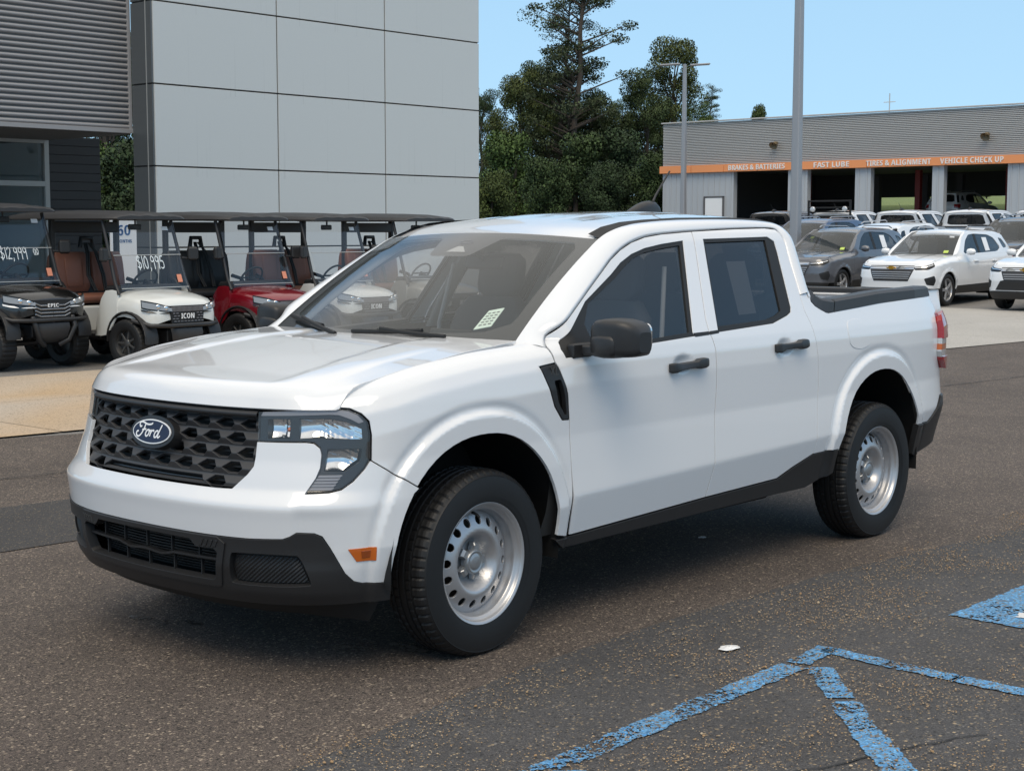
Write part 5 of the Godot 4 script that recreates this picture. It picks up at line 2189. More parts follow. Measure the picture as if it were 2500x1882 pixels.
	mb.tube([Vector3(-6, 6.7, 30.6), Vector3(-6, 8.0, 30.6)], .03, 6)
	mb.tube([Vector3(-6, 7.6, 30.3), Vector3(-6, 7.6, 30.9)], .02, 6)
	put("aerial", mb, M.alu_frame, b)
	# light poles
	mat("pole_grey", lin(.33, .34, .36), .5, .3)
	for k in [[Vector3(-29.05, 0, 15.35), 14.0, .21, "tall grey light pole rising out of the frame behind the grey SUV"], [Vector3(-53.8, 0, 36.2), 9.05, .22, "grey light pole with a twin lamp head in front of the service building"]]:
		var p: Vector3 = k[0]
		p.y = gh(p.x, p.z) - .05
		var H: float = k[1] - p.y
		var t := thing("light_pole", k[3], "light pole", p, 0.0, "light poles in the lot")
		mb = MB.new()
		var rings := []
		for y: float in [0.0, H * .5, H]:
			var w: float = k[2] / 2 * lerpf(1.15, .62, y / H)
			var ring := []
			for q in round_rect(w * 2, w * 2, w * .35, 2):
				ring.append(Vector3(q.x, y, q.y))
			rings.append(ring)
		mb.loft(rings, true, false, true)
		put("shaft", mb, M.pole_grey, t)
		mb = MB.new()
		mb.box(Vector3(0, .35, 0), Vector3(.6, .7, .6), Basis.IDENTITY, .04)
		put("footing", mb, M.concrete, t)
		for s: float in [-1.0, 1.0]:
			mb = MB.new()
			mb.box(Vector3(-.43 * s, H - .02, -.52 * s), Vector3(.92, .07, .38), Basis(Vector3.UP, -.88) * Basis(Vector3.BACK, -.06), .03)
			put("lamp_head", mb, M.pole_grey, t)

# ---------------------------------------------------------------- trees
func leaf_cloud(mb: MB, c: Vector3, r: Vector3, n: int, size: float, dark: Color, light: Color, core := .35):
	for i in n:
		var d := Vector3(rng.randfn(), rng.randfn(), rng.randfn()).normalized()
		var k := pow(rng.randf(), core)
		var p := c + d * r * k
		var a := Vector3(rng.randfn(), rng.randfn() * .6, rng.randfn()).normalized()
		var b := a.cross(Vector3(rng.randfn(), rng.randfn(), rng.randfn())).normalized()
		var s := size * rng.randf_range(.55, 1.3)
		mb.tint = dark.lerp(light, rng.randf())
		var nn := (d + Vector3(0, .5, 0) + Vector3(rng.randfn(), rng.randfn(), rng.randfn()) * .35).normalized()
		mb.tri(p - a * s * .5, p + b * s * .42, p + a * s * .5, nn, nn, nn)
		if i % 2 == 0:
			mb.tri(p - a * s * .4, p - b * s * .45, p + a * s * .4, nn, nn, nn)

func tree_shape(kind: int, seed_: int, h: float) -> Array:
	rng.seed = seed_
	var wood := MB.new()
	var crown := MB.new()
	crown.colored = true
	if kind == 0:          # broad-leaved
		var trunk := []
		for i in 6:
			trunk.append(Vector3(rng.randfn() * .12 * i, h * .16 * i, rng.randfn() * .12 * i))
		wood.tube(trunk, [.30, .26, .21, .16, .11, .05], 8)
		var w := h * .30
		for i in 42:
			var f := rng.randf()
			var y := h * lerpf(.10, .96, f)
			var rad := w * sqrt(maxf(.08, sin(PI * clampf(.08 + f * .86, 0, 1)))) * rng.randf_range(.35, 1.0)
			var a := rng.randf() * TAU
			var c := Vector3(cos(a) * rad, y, sin(a) * rad)
			var s := h * rng.randf_range(.05, .10)
			if i % 3 == 0:
				wood.tube([Vector3(0, y * .72, 0), c * Vector3(.55, 1, .55) - Vector3(0, s * .5, 0), c], [.08, .05, .02], 5, false)
			leaf_cloud(crown, c, Vector3(s * 1.5, s * .8, s * 1.5), 980, .125, Color(.035, .068, .022), Color(.15, .22, .066))
	elif kind == 1:        # tall pine: bare lower trunk, open clumps of needles
		var trunk := []
		for i in 9:
			trunk.append(Vector3(h * .010 * i + rng.randfn() * .05, h * .125 * i, rng.randfn() * .06))
		wood.tube(trunk, [.19, .17, .155, .14, .12, .10, .08, .05, .02], 8)
		for i in 96:
			var f := rng.randf()
			var y := h * lerpf(.26, 1.02, f)
			var rad := h * .165 * lerpf(1.0, .22, f * f) * rng.randf_range(.3, 1.15)
			var a := rng.randf() * TAU
			var c := Vector3(h * .08 * f + cos(a) * rad, y + rad * .25, sin(a) * rad)
			wood.tube([Vector3(h * .08 * f, y - .3, 0), c.lerp(Vector3(h * .08 * f, y, 0), .4) + Vector3(0, -.1, 0), c], [.05, .035, .015], 5, false)
			var s := h * rng.randf_range(.020, .042)
			leaf_cloud(crown, c, Vector3(s * 1.5, s * .65, s * 1.5), 240, .115, Color(.04, .066, .03), Color(.14, .185, .07), .45)
	else:                  # dense young mass, down to the ground
		wood.tube([Vector3.ZERO, Vector3(0, h * .5, 0), Vector3(.2, h * .8, 0)], [.16, .11, .04], 6)
		for i in 30:
			var f := rng.randf()
			var y := h * lerpf(.04, .92, f)
			var rad := h * .34 * sqrt(1.0 - f * .8) * rng.randf_range(.2, 1.0)
			var a := rng.randf() * TAU
			var s := h * rng.randf_range(.09, .15)
			leaf_cloud(crown, Vector3(cos(a) * rad, y, sin(a) * rad), Vector3(s * 1.2, s * .95, s * 1.2), 980, .125, Color(.03, .066, .02), Color(.12, .20, .055))
	return [wood.mesh(), crown.mesh()]

func build_trees():
	mat("bark", lin(.075, .06, .048), .9)
	var lm := mat("leaf", Color.WHITE, .75)
	lm.vertex_color_use_as_albedo = true
	lm.backlight_enabled = true
	lm.backlight = Color(.25, .30, .10)
	var tints := [M.leaf]
	for q in [["leaf_dark", .62, .70, .80], ["leaf_olive", 1.35, 1.12, .85], ["leaf_bright", 1.5, 1.5, 1.2]]:
		var v: StandardMaterial3D = lm.duplicate()
		v.resource_name = q[0]
		v.albedo_color = lin(minf(float(q[1]) * .56, 1.0), minf(float(q[2]) * .56, 1.0), minf(float(q[3]) * .56, 1.0))
		tints.append(v)
	lm.albedo_color = lin(.56)
	var kinds := []
	for k in [[0, 41, 9.0], [0, 42, 9.0], [0, 43, 9.0], [1, 51, 16.0], [1, 52, 16.0], [2, 61, 5.0], [2, 62, 5.0]]:
		kinds.append(tree_shape(k[0], k[1], k[2]))
	var spots := [
		# kind, x, z, height of the top, label
		[3, -60.2, 48.4, 17.6, "tallest pine with a bare leaning trunk, its top cut off by the frame"],
		[4, -61.3, 50.1, 13.2, "slimmer pine standing just left of the tallest pine"],
		[4, -68.4, 57.1, 10.8, "short pine half hidden behind the slimmer pine"],
		[0, -58.7, 50.1, 9.2, "broad tree nearest the showroom wall, with two rounded tops"],
		[1, -63.9, 53.3, 10.0, "broad dark tree between the showroom wall and the pines"],
		[2, -62.6, 48.7, 8.1, "low broad tree at the foot of the tallest pine"],
		[0, -66.6, 50.3, 7.6, "broad tree in the dip between the pines and the big tree by the pole"],
		[1, -64.7, 46.4, 9.2, "leafy tree left of the big tree beside the far light pole"],
		[2, -67.2, 46.5, 11.1, "big rounded tree directly behind the far light pole"],
		[3, -81.6, 54.3, 9.8, "thin pine on the right end of the wood above the service building roof"],
		[0, -73.4, 54.6, 9.0, "dark tree standing behind the two trees left of the far light pole"],
		[1, -71.2, 57.1, 9.5, "dark broad tree behind the pine trunks"],
		[5, -45.8, 40.7, 3.0, "bright green bush at the edge of the showroom wall"],
		[6, -54.7, 47.2, 5.6, "round bush in front of the broad trees near the showroom"],
		[5, -52.7, 43.4, 3.9, "thick bush under the slimmer pine"],
		[6, -57.5, 45.5, 5.6, "thick bush under the tallest pine"],
		[5, -55.3, 42.0, 3.8, "bush between the pines and the service building"],
		[6, -60.0, 44.1, 5.9, "tall bush left of the far light pole"],
		[5, -57.8, 40.7, 4.2, "bush at the corner of the service building"],
		[6, -90.7, 56.0, 9.6, "single pointed tree showing above the service building roof"],
		[0, -74.8, 68.0, 10.5, "distant tree whose side peeps past the showroom corner"],
		[1, -22.2, 34.3, 7.5, "leafy tree seen through the gap beside the showroom siding"],
		[2, -25.5, 39.6, 8.5, "second tree behind the one in the gap beside the showroom"],
		[6, -19.0, 29.0, 4.2, "bush low in the gap beside the showroom"],
		[5, -19.1, 30.3, 4.0, "dark bush next to the siding in the gap beside the showroom"],
		[0, -26.7, 47.2, 9.0, "tree far behind the glazed showroom front"],
		[2, -94.1, 40.2, 5.0, "tree on the grass seen through the right repair bays"],
		[1, -63.9, 56.2, 6.0, "small broad tree behind the bushes near the showroom corner"],
		[2, -66.0, 53.9, 6.8, "dark tree filling the gap under the slimmer pine"],
		[0, -61.4, 47.1, 5.6, "short tree right of the tallest pine trunk"],
		[1, -63.8, 47.4, 6.2, "short tree in front of the dip in the wood"],
		[2, -70.0, 49.4, 7.6, "dark tree behind the bush at the service building corner"],
		[1, -76.4, 51.2, 8.4, "tree rising just behind the service building roof, right of the far pole"],
	]
	var i := 0
	for s in spots:
		var p := Vector3(s[1], 0, s[2])
		var nat: float = [9.0, 9.0, 9.0, 16.0, 16.0, 5.0, 5.0][s[0]]
		p.y = gh(p.x, p.z) - .1
		var called: String = ["broadleaf_tree", "broadleaf_tree", "broadleaf_tree", "pine_tree", "pine_tree", "bush", "bush"][s[0]] if p.x > -70.0 or s[0] != 6 else "pointed_tree"
		var k: float = (s[3] - p.y + 1.2) / nat if p.x < -40.0 else s[3] / nat
		var t := thing(called, s[4], "bush" if s[0] > 4 and called == "bush" else "tree", p, i * 1.7 if s[0] != 3 else 2.29, "bushes" if s[0] > 4 else "trees behind the lot")
		var wd := .42 if s[0] == 6 and p.x < -70.0 else .62 if s[0] < 3 else (1.0 if s[0] < 5 else .9)
		t.scale = Vector3(k * wd, k, k * wd)
		put_mesh("trunk", kinds[s[0]][0], M.bark, t)
		put_mesh("crown", kinds[s[0]][1], tints[[0, 1, 2, 0, 1, 0, 2, 1, 3][(i * 5 + s[0]) % 9]], t)
		i += 1

# ---------------------------------------------------------------- golf carts
func text_on(parent: Node, s: String, m: Material, height: float, at: Transform3D, wide := 0.0, weight := 700):
	var tm := TextMesh.new()
	tm.text = s
	tm.font = font("Droid Sans", weight, false)
	tm.font_size = 32
	tm.pixel_size = height / 23.0
	tm.depth = .004
	var o := put_mesh("lettering", tm, m, parent)
	var sx := wide / maxf(tm.get_aabb().size.x, .01) if wide > 0.0 else 1.0
	o.transform = at * Transform3D(Basis.IDENTITY.scaled(Vector3(sx, 1, 1)), Vector3.ZERO)
	return o

const GLYPHS := {
	"$": [[[34, 62], [22, 70], [8, 64], [6, 52], [20, 42], [34, 34], [34, 18], [20, 10], [4, 18]], [[22, 80], [16, 0]]],
	"1": [[[14, 72], [14, 40], [13, 6]]],
	"2": [[[4, 58], [14, 70], [28, 66], [30, 52], [18, 30], [4, 8], [18, 10], [34, 8]]],
	"9": [[[30, 58], [20, 70], [8, 64], [6, 48], [18, 42], [30, 52], [30, 66], [30, 36], [28, 4]]],
	"0": [[[18, 70], [6, 56], [5, 26], [16, 8], [28, 18], [31, 48], [24, 66], [16, 70]]],
	"5": [[[32, 70], [12, 68], [9, 44], [22, 46], [31, 34], [28, 14], [14, 7], [4, 12]]],
	",": [[[10, 12], [10, 4], [6, -6]]],
	"_": [[[0, -4], [60, 0]]],
}

func hand_written(parent: Node, s: String, tr: Transform3D, unit: float, x0 := 0.0, w := 6.0):
	var mb := MB.new()
	var x := x0
	for ch in s:
		if ch == " ":
			x += 14
			continue
		for st in GLYPHS[ch]:
			var q := []
			for p in st:
				q.append([p[0] + x, p[1]])
			ribbon(mb, q, tr, unit, w)
		x += {"1": 24, ",": 18}.get(ch, 40)
	return put("chalk_price", mb, M.chalk, parent)

func cart_wheel() -> Array:
	var mb := MB.new()
	var prof := [[.150, .085], [.165, .105], [.20, .115], [.24, .116], [.262, .110], [.276, .095], [.284, .07], [.285, 0.0], [.284, -.07], [.276, -.095], [.24, -.116], [.165, -.105], [.150, -.085]]
	var n := 90
	for i in n:
		for j in prof.size() - 1:
			var P := func(ii: int, jj: int) -> Vector3:
				var a := TAU * ii / n
				var r: float = prof[jj][0]
				if r > .27 and ii % 3 == 0:
					r -= .006
				return Vector3(cos(a) * r, sin(a) * r, -float(prof[jj][1]))
			var a0: Vector3 = P.call(i, j)
			var c0: Vector3 = P.call((i + 1) % n, j + 1)
			var mid := (a0 + c0) / 2
			mb.quad(a0, P.call(i, j + 1), c0, P.call((i + 1) % n, j), mid - Vector3(mid.x, mid.y, 0).normalized() * .2)
	var tyre := mb.mesh()
	mb = MB.new()
	mb.lathe(Vector3.ZERO, Vector3(0, 0, -1), [[.148, -.08], [.148, .06], [.155, .085], [.160, .088], [.162, .082]], 40)
	for k in 7:
		mb.box(Vector3(cos(TAU * k / 7) * .09, sin(TAU * k / 7) * .09, -.065), Vector3(.125, .026, .02), Basis(Vector3.BACK, TAU * k / 7), .005)
	mb.lathe(Vector3(0, 0, -.06), Vector3(0, 0, -1), [[.05, -.01], [.048, .012], [.03, .02], [.0001, .022]], 20)
	mb.lathe(Vector3(0, 0, -.02), Vector3(0, 0, -1), [[.148, 0.0], [.0001, .0]], 24)
	return [tyre, mb.mesh()]

func seat_pad(c: Vector3, s: Vector3, tilt: float) -> MB:
	var mb := MB.new()
	var rings := []
	for i in 9:
		var f := i / 8.0
		var k := pow(maxf(.02, 1.0 - pow(absf(f * 2 - 1), 4)), .35)
		var ring := []
		for j in 20:
			var a := TAU * j / 20
			var p := Vector3(signf(cos(a)) * pow(absf(cos(a)), .45) * s.x / 2 * k, (f - .5) * s.y, signf(sin(a)) * pow(absf(sin(a)), .35) * s.z / 2 * (.82 + .18 * k))
			ring.append(c + Basis(Vector3.BACK, tilt) * p)
		rings.append(ring)
	mb.loft(rings, true, true, true)
	return mb

var cart_wheels := []

func golf_cart(label: String, paint: Material, cushion: Material, badge: String, at: Vector3, turn: float, lift := 0.0) -> Node3D:
	var t := thing("golf_cart", label, "golf cart", at, turn, "golf carts in front of the showroom")
	var Y := lift
	var B: Material = M.black_plastic
	var mb := MB.new()
	if cart_wheels.is_empty():
		cart_wheels = cart_wheel()
	for x: float in [.05, -1.72]:
		for sg: float in [1.0, -1.0]:
			var w := Node3D.new()
			w.name = "wheel"
			t.add_child(w, true)
			w.position = Vector3(x, .285, -.50 * sg)
			w.rotation.y = (0.0 if sg > 0 else PI) + (.10 if x > 0 else 0.0)
			put_mesh("tyre", cart_wheels[0], M.tyre, w)
			put_mesh("rim", cart_wheels[1], M.cart_rim, w)
	# chassis
	mb.box(Vector3(-.85, .34 + Y, 0), Vector3(2.1, .10, .92), Basis.IDENTITY, .02)
	mb.box(Vector3(.10, .36 + Y, 0), Vector3(.5, .16, .40), Basis.IDENTITY, .02)
	mb.tube([Vector3(.05, .30, -.5), Vector3(.05, .30, .5)], .035, 8)
	mb.tube([Vector3(-1.72, .30, -.5), Vector3(-1.72, .30, .5)], .05, 8)
	put("chassis", mb, B, t)
	for sg: float in [1.0, -1.0]:
		mb = MB.new()
		mb.tube([Vector3(.10, .30, .30 * sg), Vector3(.06, .62 + Y, .25 * sg)], .028, 8)
		put("shock_absorber", mb, M.cart_rim, t)
	# front cowl: sections from the nose back to the dash; arch left open over the wheels
	var cowl := MB.new()
	var rings := []
	for q in [[.47, .545, .700, .34], [.455, .52, .745, .43], [.40, .515, .800, .485], [.30, .53, .842, .525], [.15, .575, .872, .55], [.0, .60, .893, .56], [-.15, .58, .908, .56], [-.26, .50, .915, .555]]:
		var ring := []
		var hw: float = q[3]
		var yb: float = q[1] + Y
		var yt: float = q[2] + Y
		for p in [[-1.0, 0.0], [-1.01, .35], [-.985, .66], [-.90, .84], [-.66, .95], [-.36, 1.0], [0.0, 1.015], [.36, 1.0], [.66, .95], [.90, .84], [.985, .66], [1.01, .35], [1.0, 0.0]]:
			ring.append(Vector3(q[0], lerpf(yb, yt, p[1]), hw * p[0]))
		rings.append(ring)
	cowl.loft(rings, false, false, false, Vector3(-.1, .5, 0))
	for j in 12:
		cowl.face(Vector3(.472, .62 + Y, 0), rings[0][j], rings[0][j + 1], Vector3(1, 0, 0))
	put("cowl", cowl, paint, t)
	# fender flares
	for sg: float in [1.0, -1.0]:
		mb = MB.new()
		var ri := []
		for i in 15:
			var a := lerpf(-.15, PI + .12, i / 14.0)
			var c := Vector3(.05 + cos(a) * .345, .33 + Y + sin(a) * .30, 0)
			ri.append([c + Vector3(0, 0, .40 * sg), c + Vector3(cos(a) * .0, .006, .585 * sg), c + Vector3(cos(a) * .035, sin(a) * .035, .575 * sg), c + Vector3(cos(a) * .035, sin(a) * .035 + .004, .40 * sg)])
		mb.loft(ri, true, true, true)
		put("fender_flare", mb, B, t)
		mb = MB.new()      # side sweep of the cowl behind the wheel
		var sw := []
		for q in [[-.12, .62, .90], [-.22, .48, .91], [-.33, .37, .90], [-.42, .355, .80], [-.50, .355, .60], [-.54, .355, .42]]:
			sw.append([Vector3(q[0], q[1] + Y, .53 * sg), Vector3(q[0], q[1] + Y, .572 * sg), Vector3(q[0], q[2] + Y, .566 * sg), Vector3(q[0], q[2] + Y, .53 * sg)])
		mb.loft(sw, true, true, true)
		put("side_sweep", mb, paint, t)
		# headlight: dark housing wrapped round the corner, with lens and light strip
		var strip3 := func(lo0: float, hi0: float, o: float, i0: float) -> Array:
			var r := []
			for q in [[.474, .215 + i0, .655, .715], [.463, .33, .662, .742], [.440, .42, .672, .768], [.385, .495, .684, .788], [.30 + i0, .530, .70, .800]]:
				var w := clampf((q[1] - .2) / .3, 0.0, 1.0)
				var out := Vector3(lerpf(1.0, .35, w), 0, lerpf(.1, .94, w) * sg).normalized() * o
				var d := Vector3(0, float(q[3]) - float(q[2]), 0)
				var p := Vector3(q[0], float(q[2]) + Y, float(q[1]) * sg)
				r.append([p + out + d * lo0, p + out + Vector3(-.012, 0, 0) + d * hi0])
			return r
		var ho: MeshInstance3D
		for k in [[0.0, 1.0, .016, 0.0, "lamp_dark"], [.16, .84, .021, .02, "cart_lamp"], [-.30, -.10, .018, .0, "light_strip"]]:
			var hs: Array = strip3.call(k[0], k[1], k[2], k[3])
			mb = MB.new()
			mb.loft(hs, false, false, false, Vector3(0, .6, 0))
			if ho == null:
				ho = put("headlight", mb, M.lamp_dark, t)
			else:
				put("lens" if k[4] == "cart_lamp" else "light_strip", mb, M.cart_lamp if k[4] == "cart_lamp" else (M.white_enamel if badge == "EPIC" else M.lamp_dark), ho)
		for k in [[.455, .31], [.43, .405]]:
			mb = MB.new()
			var dirv := Vector3(.9, 0, .45 * sg).normalized()
			mb.lathe(Vector3(k[0], .70 + Y + (k[1] - .3) * .2, float(k[1]) * sg) + dirv * .026, dirv, [[.030, -.01], [.026, .006], [.018, .002], [.0001, .008]], 16)
			put("projector", mb, M.chrome, ho)
	# grille and badge on the nose
	mb = MB.new()
	mb.prism(pv([[-.27, .105], [.27, .105], [.235, -.105], [-.235, -.105]]), Transform3D(Basis(Vector3(0, 0, -1), Vector3.UP, Vector3(1, 0, 0)), Vector3(.482, .622 + Y, 0)), .03, true)
	var gr := put("grille", mb, M.rubber, t)
	var face := Transform3D(Basis(Vector3(0, 0, -1), Vector3.UP, Vector3(1, 0, 0)), Vector3(.484, .622 + Y, 0))
	if badge == "EPIC":
		for k in 4:
			mb = MB.new()
			for s: float in [-1.0, 1.0]:
				var e0 := .075 if k == 0 else 0.0
				mb.box(face * Vector3(s * (.075 + .16) / 2 if k == 0 else s * .08, .04 - k * .042, .004), Vector3(.014, .016, .085 if k == 0 else .16), Basis.IDENTITY, .004)
				mb.box(face * Vector3(s * .20, .054 - k * .042, .0), Vector3(.014, .016, .09), Basis(Vector3.RIGHT, .38 * s), .004)
			put("chrome_bar", mb, M.chrome, gr)
		text_on(gr, badge, M.white_enamel, .042, face.translated(Vector3(.008, .04, 0)), .15)
	else:
		mb = MB.new()
		for i in 26:
			mb.box(face * Vector3(-.235 + i * .0188, .065, .003), Vector3(.012, .060, .007), Basis.IDENTITY, .002)
		put("slats", mb, M.lamp_grey, gr)
		mb = MB.new()
		for r in 4:
			for i in range(-4, 5):
				if r < 3 and absi(i) < 3:
					continue
				mb.box(face * Vector3(i * .052 + (.02 if r % 2 else 0.0), .015 - r * .032, .003), Vector3(.006, .008, .034))
		put("dash_pattern", mb, M.lamp_grey, gr)
		text_on(gr, badge, M.white_enamel, .062, face.translated(Vector3(.008, -.020, 0)), .20)
	# bumper bar and skid panel
	mb = MB.new()
	mb.tube([Vector3(.20, .56 + Y, -.60), Vector3(.42, .50 + Y, -.50), Vector3(.52, .495 + Y, -.3), Vector3(.53, .495 + Y, .3), Vector3(.42, .50 + Y, .50), Vector3(.20, .56 + Y, .60)], .026, 8)
	put("bumper_bar", mb, B, t)
	mb = MB.new()
	rings = []
	for q in [[.50, .46, .24], [.52, .40, .24], [.50, .30, .21], [.44, .24, .19], [.30, .22, .19]]:
		var ring := []
		for k in [[-1.0, -.04], [-.8, .02], [.8, .02], [1.0, -.04]]:
			ring.append(Vector3(q[0] + k[1], q[1] + Y, q[2] * k[0]))
		rings.append(ring)
	mb.loft(rings, false, false, false, Vector3(0, .4, 0))
	put("skid_panel", mb, M.rail_plastic, t)
	if badge == "EPIC":
		for sg: float in [1.0, -1.0]:
			mb = MB.new()
			mb.tube([Vector3(.47, .53 + Y, .27 * sg), Vector3(.53, .42 + Y, .27 * sg), Vector3(.50, .26 + Y, .20 * sg), Vector3(.44, .20 + Y, .10 * sg)], .032, 8)
			put("guard_post", mb, B, t)
	# dash, floor, body behind
	mb = MB.new()
	mb.box(Vector3(-.30, .90 + Y, 0), Vector3(.24, .12, 1.0), Basis.IDENTITY, .03)
	mb.box(Vector3(-.36, .66 + Y, 0), Vector3(.05, .5, 1.0))
	put("dash", mb, B, t)
	var body := MB.new()
	body.box(Vector3(-1.50, .53 + Y, 0), Vector3(1.14, .33, 1.12), Basis.IDENTITY, .03)
	var rear := put("rear_body", body, paint, t)
	for sg: float in [1.0, -1.0]:
		mb = MB.new()
		mb.lathe(Vector3(-1.05, .52 + Y, .562 * sg), Vector3(0, 0, sg), [[.10, -.01], [.10, .008], [.085, .012], [.075, .006], [.03, .004], [.0001, .010]], 24)
		put("speaker", mb, M.rubber, rear)
		mb = MB.new()
		mb.tube([Vector3(-1.32, 1.0 + Y, .53 * sg), Vector3(-1.18, .96 + Y, .57 * sg), Vector3(-1.02, .80 + Y, .57 * sg), Vector3(-1.0, .70 + Y, .56 * sg)], .026, 8)
		put("arm_rest", mb, B, t)
	mb = MB.new()
	mb.box(Vector3(-1.45, .345 + Y, 0), Vector3(1.3, .08, 1.10), Basis.IDENTITY, .02)
	mb.box(Vector3(-.72, .345 + Y, 0), Vector3(.46, .07, 1.08), Basis.IDENTITY, .02)
	put("rocker", mb, B, t)
	# seats: cushion and two back rests per row
	for row in [[-1.16, 1.0], [-1.78, -1.0]]:
		put("seat_cushion", seat_pad(Vector3(row[0], .775 + Y, 0), Vector3(.46, .13, 1.06), 0.0), cushion, t)
		for z: float in [-.27, .27]:
			put("back_rest", seat_pad(Vector3(row[0] - .235 * row[1], 1.10 + Y, z), Vector3(.11, .50, .50), .14 * row[1]), cushion, t)
			mb = seat_pad(Vector3(row[0] - .185 * row[1], 1.10 + Y, z), Vector3(.045, .36, .26), .14 * row[1])
			put("back_panel", mb, cushion, t)
	mb = MB.new()
	mb.box(Vector3(-1.47, .86 + Y, 0), Vector3(.20, .26, .9), Basis.IDENTITY, .03)
	put("seat_base", mb, B, t)
	# posts, roof
	for sg: float in [1.0, -1.0]:
		mb = MB.new()
		mb.tube([Vector3(-.10, .86 + Y, .545 * sg), Vector3(-.18, 1.0 + Y, .54 * sg), Vector3(-.42, 1.74 + Y, .52 * sg)], .022, 8)
		put("front_post", mb, B, t)
		mb = MB.new()
		mb.box(Vector3(-1.47, 1.25 + Y, .49 * sg), Vector3(.08, 1.1, .06), Basis.IDENTITY, .012)
		put("rear_post", mb, B, t)
		mb = MB.new()
		for k: float in [.0, .03]:
			mb.tube([Vector3(-1.40, 1.46 + Y, .03 * sg + k), Vector3(-1.33, 1.34 + Y, (.05 + k) * sg), Vector3(-1.26, 1.06 + Y, (.10 + k) * sg), Vector3(-1.16, .86 + Y, (.06 + k) * sg)], .014, 6)
		put("seat_belt", mb, M.rubber, t)
		mb = MB.new()
		mb.box(Vector3(-.20, 1.33 + Y, .68 * sg), Vector3(.07, .17, .15), Basis(Vector3.UP, .3 * sg), .03)
		mb.tube([Vector3(-.25, 1.28 + Y, .54 * sg), Vector3(-.22, 1.27 + Y, .66 * sg)], .014, 6)
		put("side_mirror", mb, B, t)
	mb = MB.new()
	mb.box(Vector3(-1.47, 1.66 + Y, 0), Vector3(.07, .14, .96), Basis.IDENTITY, .012)
	mb.tube([Vector3(-1.44, 1.40 + Y, -.1), Vector3(-1.44, 1.52 + Y, -.08), Vector3(-1.44, 1.52 + Y, .08), Vector3(-1.44, 1.40 + Y, .1)], .03, 8)
	put("rear_frame", mb, B, t)
	mb = MB.new()
	mb.box(Vector3(-.47, 1.66 + Y, 0), Vector3(.03, .07, .20), Basis.IDENTITY, .012)
	mb.tube([Vector3(-.46, 1.69 + Y, 0), Vector3(-.46, 1.77 + Y, 0)], .012, 6)
	put("inside_mirror", mb, B, t)
	var roof := MB.new()
	var rr := []
	for q in [[-.16, .03, .50], [-.20, .055, .56], [-.42, .075, .60], [-.9, .092, .61], [-1.4, .098, .61], [-1.9, .090, .61], [-2.28, .070, .60], [-2.42, .045, .56]]:
		var ring := []
		for i in 25:
			var z := lerpf(-1.0, 1.0, i / 24.0)
			var rib := .010 * sin(z * 13.0) if absf(z) < .8 else 0.0
			ring.append(Vector3(q[0], 1.765 + Y + q[1] * sqrt(maxf(0.0, 1.0 - pow(absf(z), 3.5))) + rib * clampf(q[1] * 14.0, 0, 1), q[2] * z))
		for i in 9:
			ring.append(Vector3(q[0], 1.752 + Y, q[2] * lerpf(1.0, -1.0, i / 8.0)))
		rr.append(ring)
	roof.loft(rr, true, true, true)
	put("roof", roof, M.rail_plastic, t)
	# steering wheel
	mb = MB.new()
	var c := Vector3(-.62, .99 + Y, -.26)
	var ax := Vector3(-.8, .6, 0)
	var u := Vector3(0, 0, 1)
	var v := ax.cross(u)
	var pts := []
	for i in 25:
		pts.append(c + (u * cos(TAU * i / 24) + v * sin(TAU * i / 24)) * .175)
	mb.tube(pts, .014, 6, false)
	for a: float in [0.0, PI, -PI / 2]:
		mb.tube([c, c + (u * cos(a) + v * sin(a)) * .17], .014, 6)
	mb.tube([c, Vector3(-.34, .86 + Y, -.26)], .03, 8)
	put("steering_wheel", mb, M.interior, t)
	# two-piece windscreen
	var wp := func(f: float, z: float, o := 0.0) -> Vector3: return Vector3(lerpf(-.085, -.400, f) + o, lerpf(.895, 1.745, f) + Y, z)
	for k in [[0.0, .50, .0], [.505, 1.0, .006]]:
		mb = MB.new()
		mb.quad(wp.call(k[0], -.515, k[2]), wp.call(k[0], .515, k[2]), wp.call(k[1], .50, k[2]), wp.call(k[1], -.50, k[2]), Vector3(1, .3, 0))
		put("windscreen", mb, M.cart_glass, t)
	mb = MB.new()
	for f: float in [.035, .50]:
		mb.tube([wp.call(f, -.51, .01), wp.call(f, .51, .01)], .006, 6)
	put("screen_rail", mb, M.alu_frame, t)
	mb = MB.new()
	var wb := Basis(Vector3(0, 0, -1), Vector3(-.348, .937, 0), Vector3(.937, .348, 0))
	mb.box(wp.call(.16, -.40, .012), Vector3(.07, .10, .004), wb)
	put("tag", mb, M.tag_orange, t)
	mb = MB.new()
	mb.box(wp.call(.88, -.36, .016), Vector3(.09, .05, .004), wb)
	put("label_sticker", mb, M.white_enamel, t)
	t.set_meta("screen", Transform3D(wb, wp.call(.30, .30, .014)))
	return t

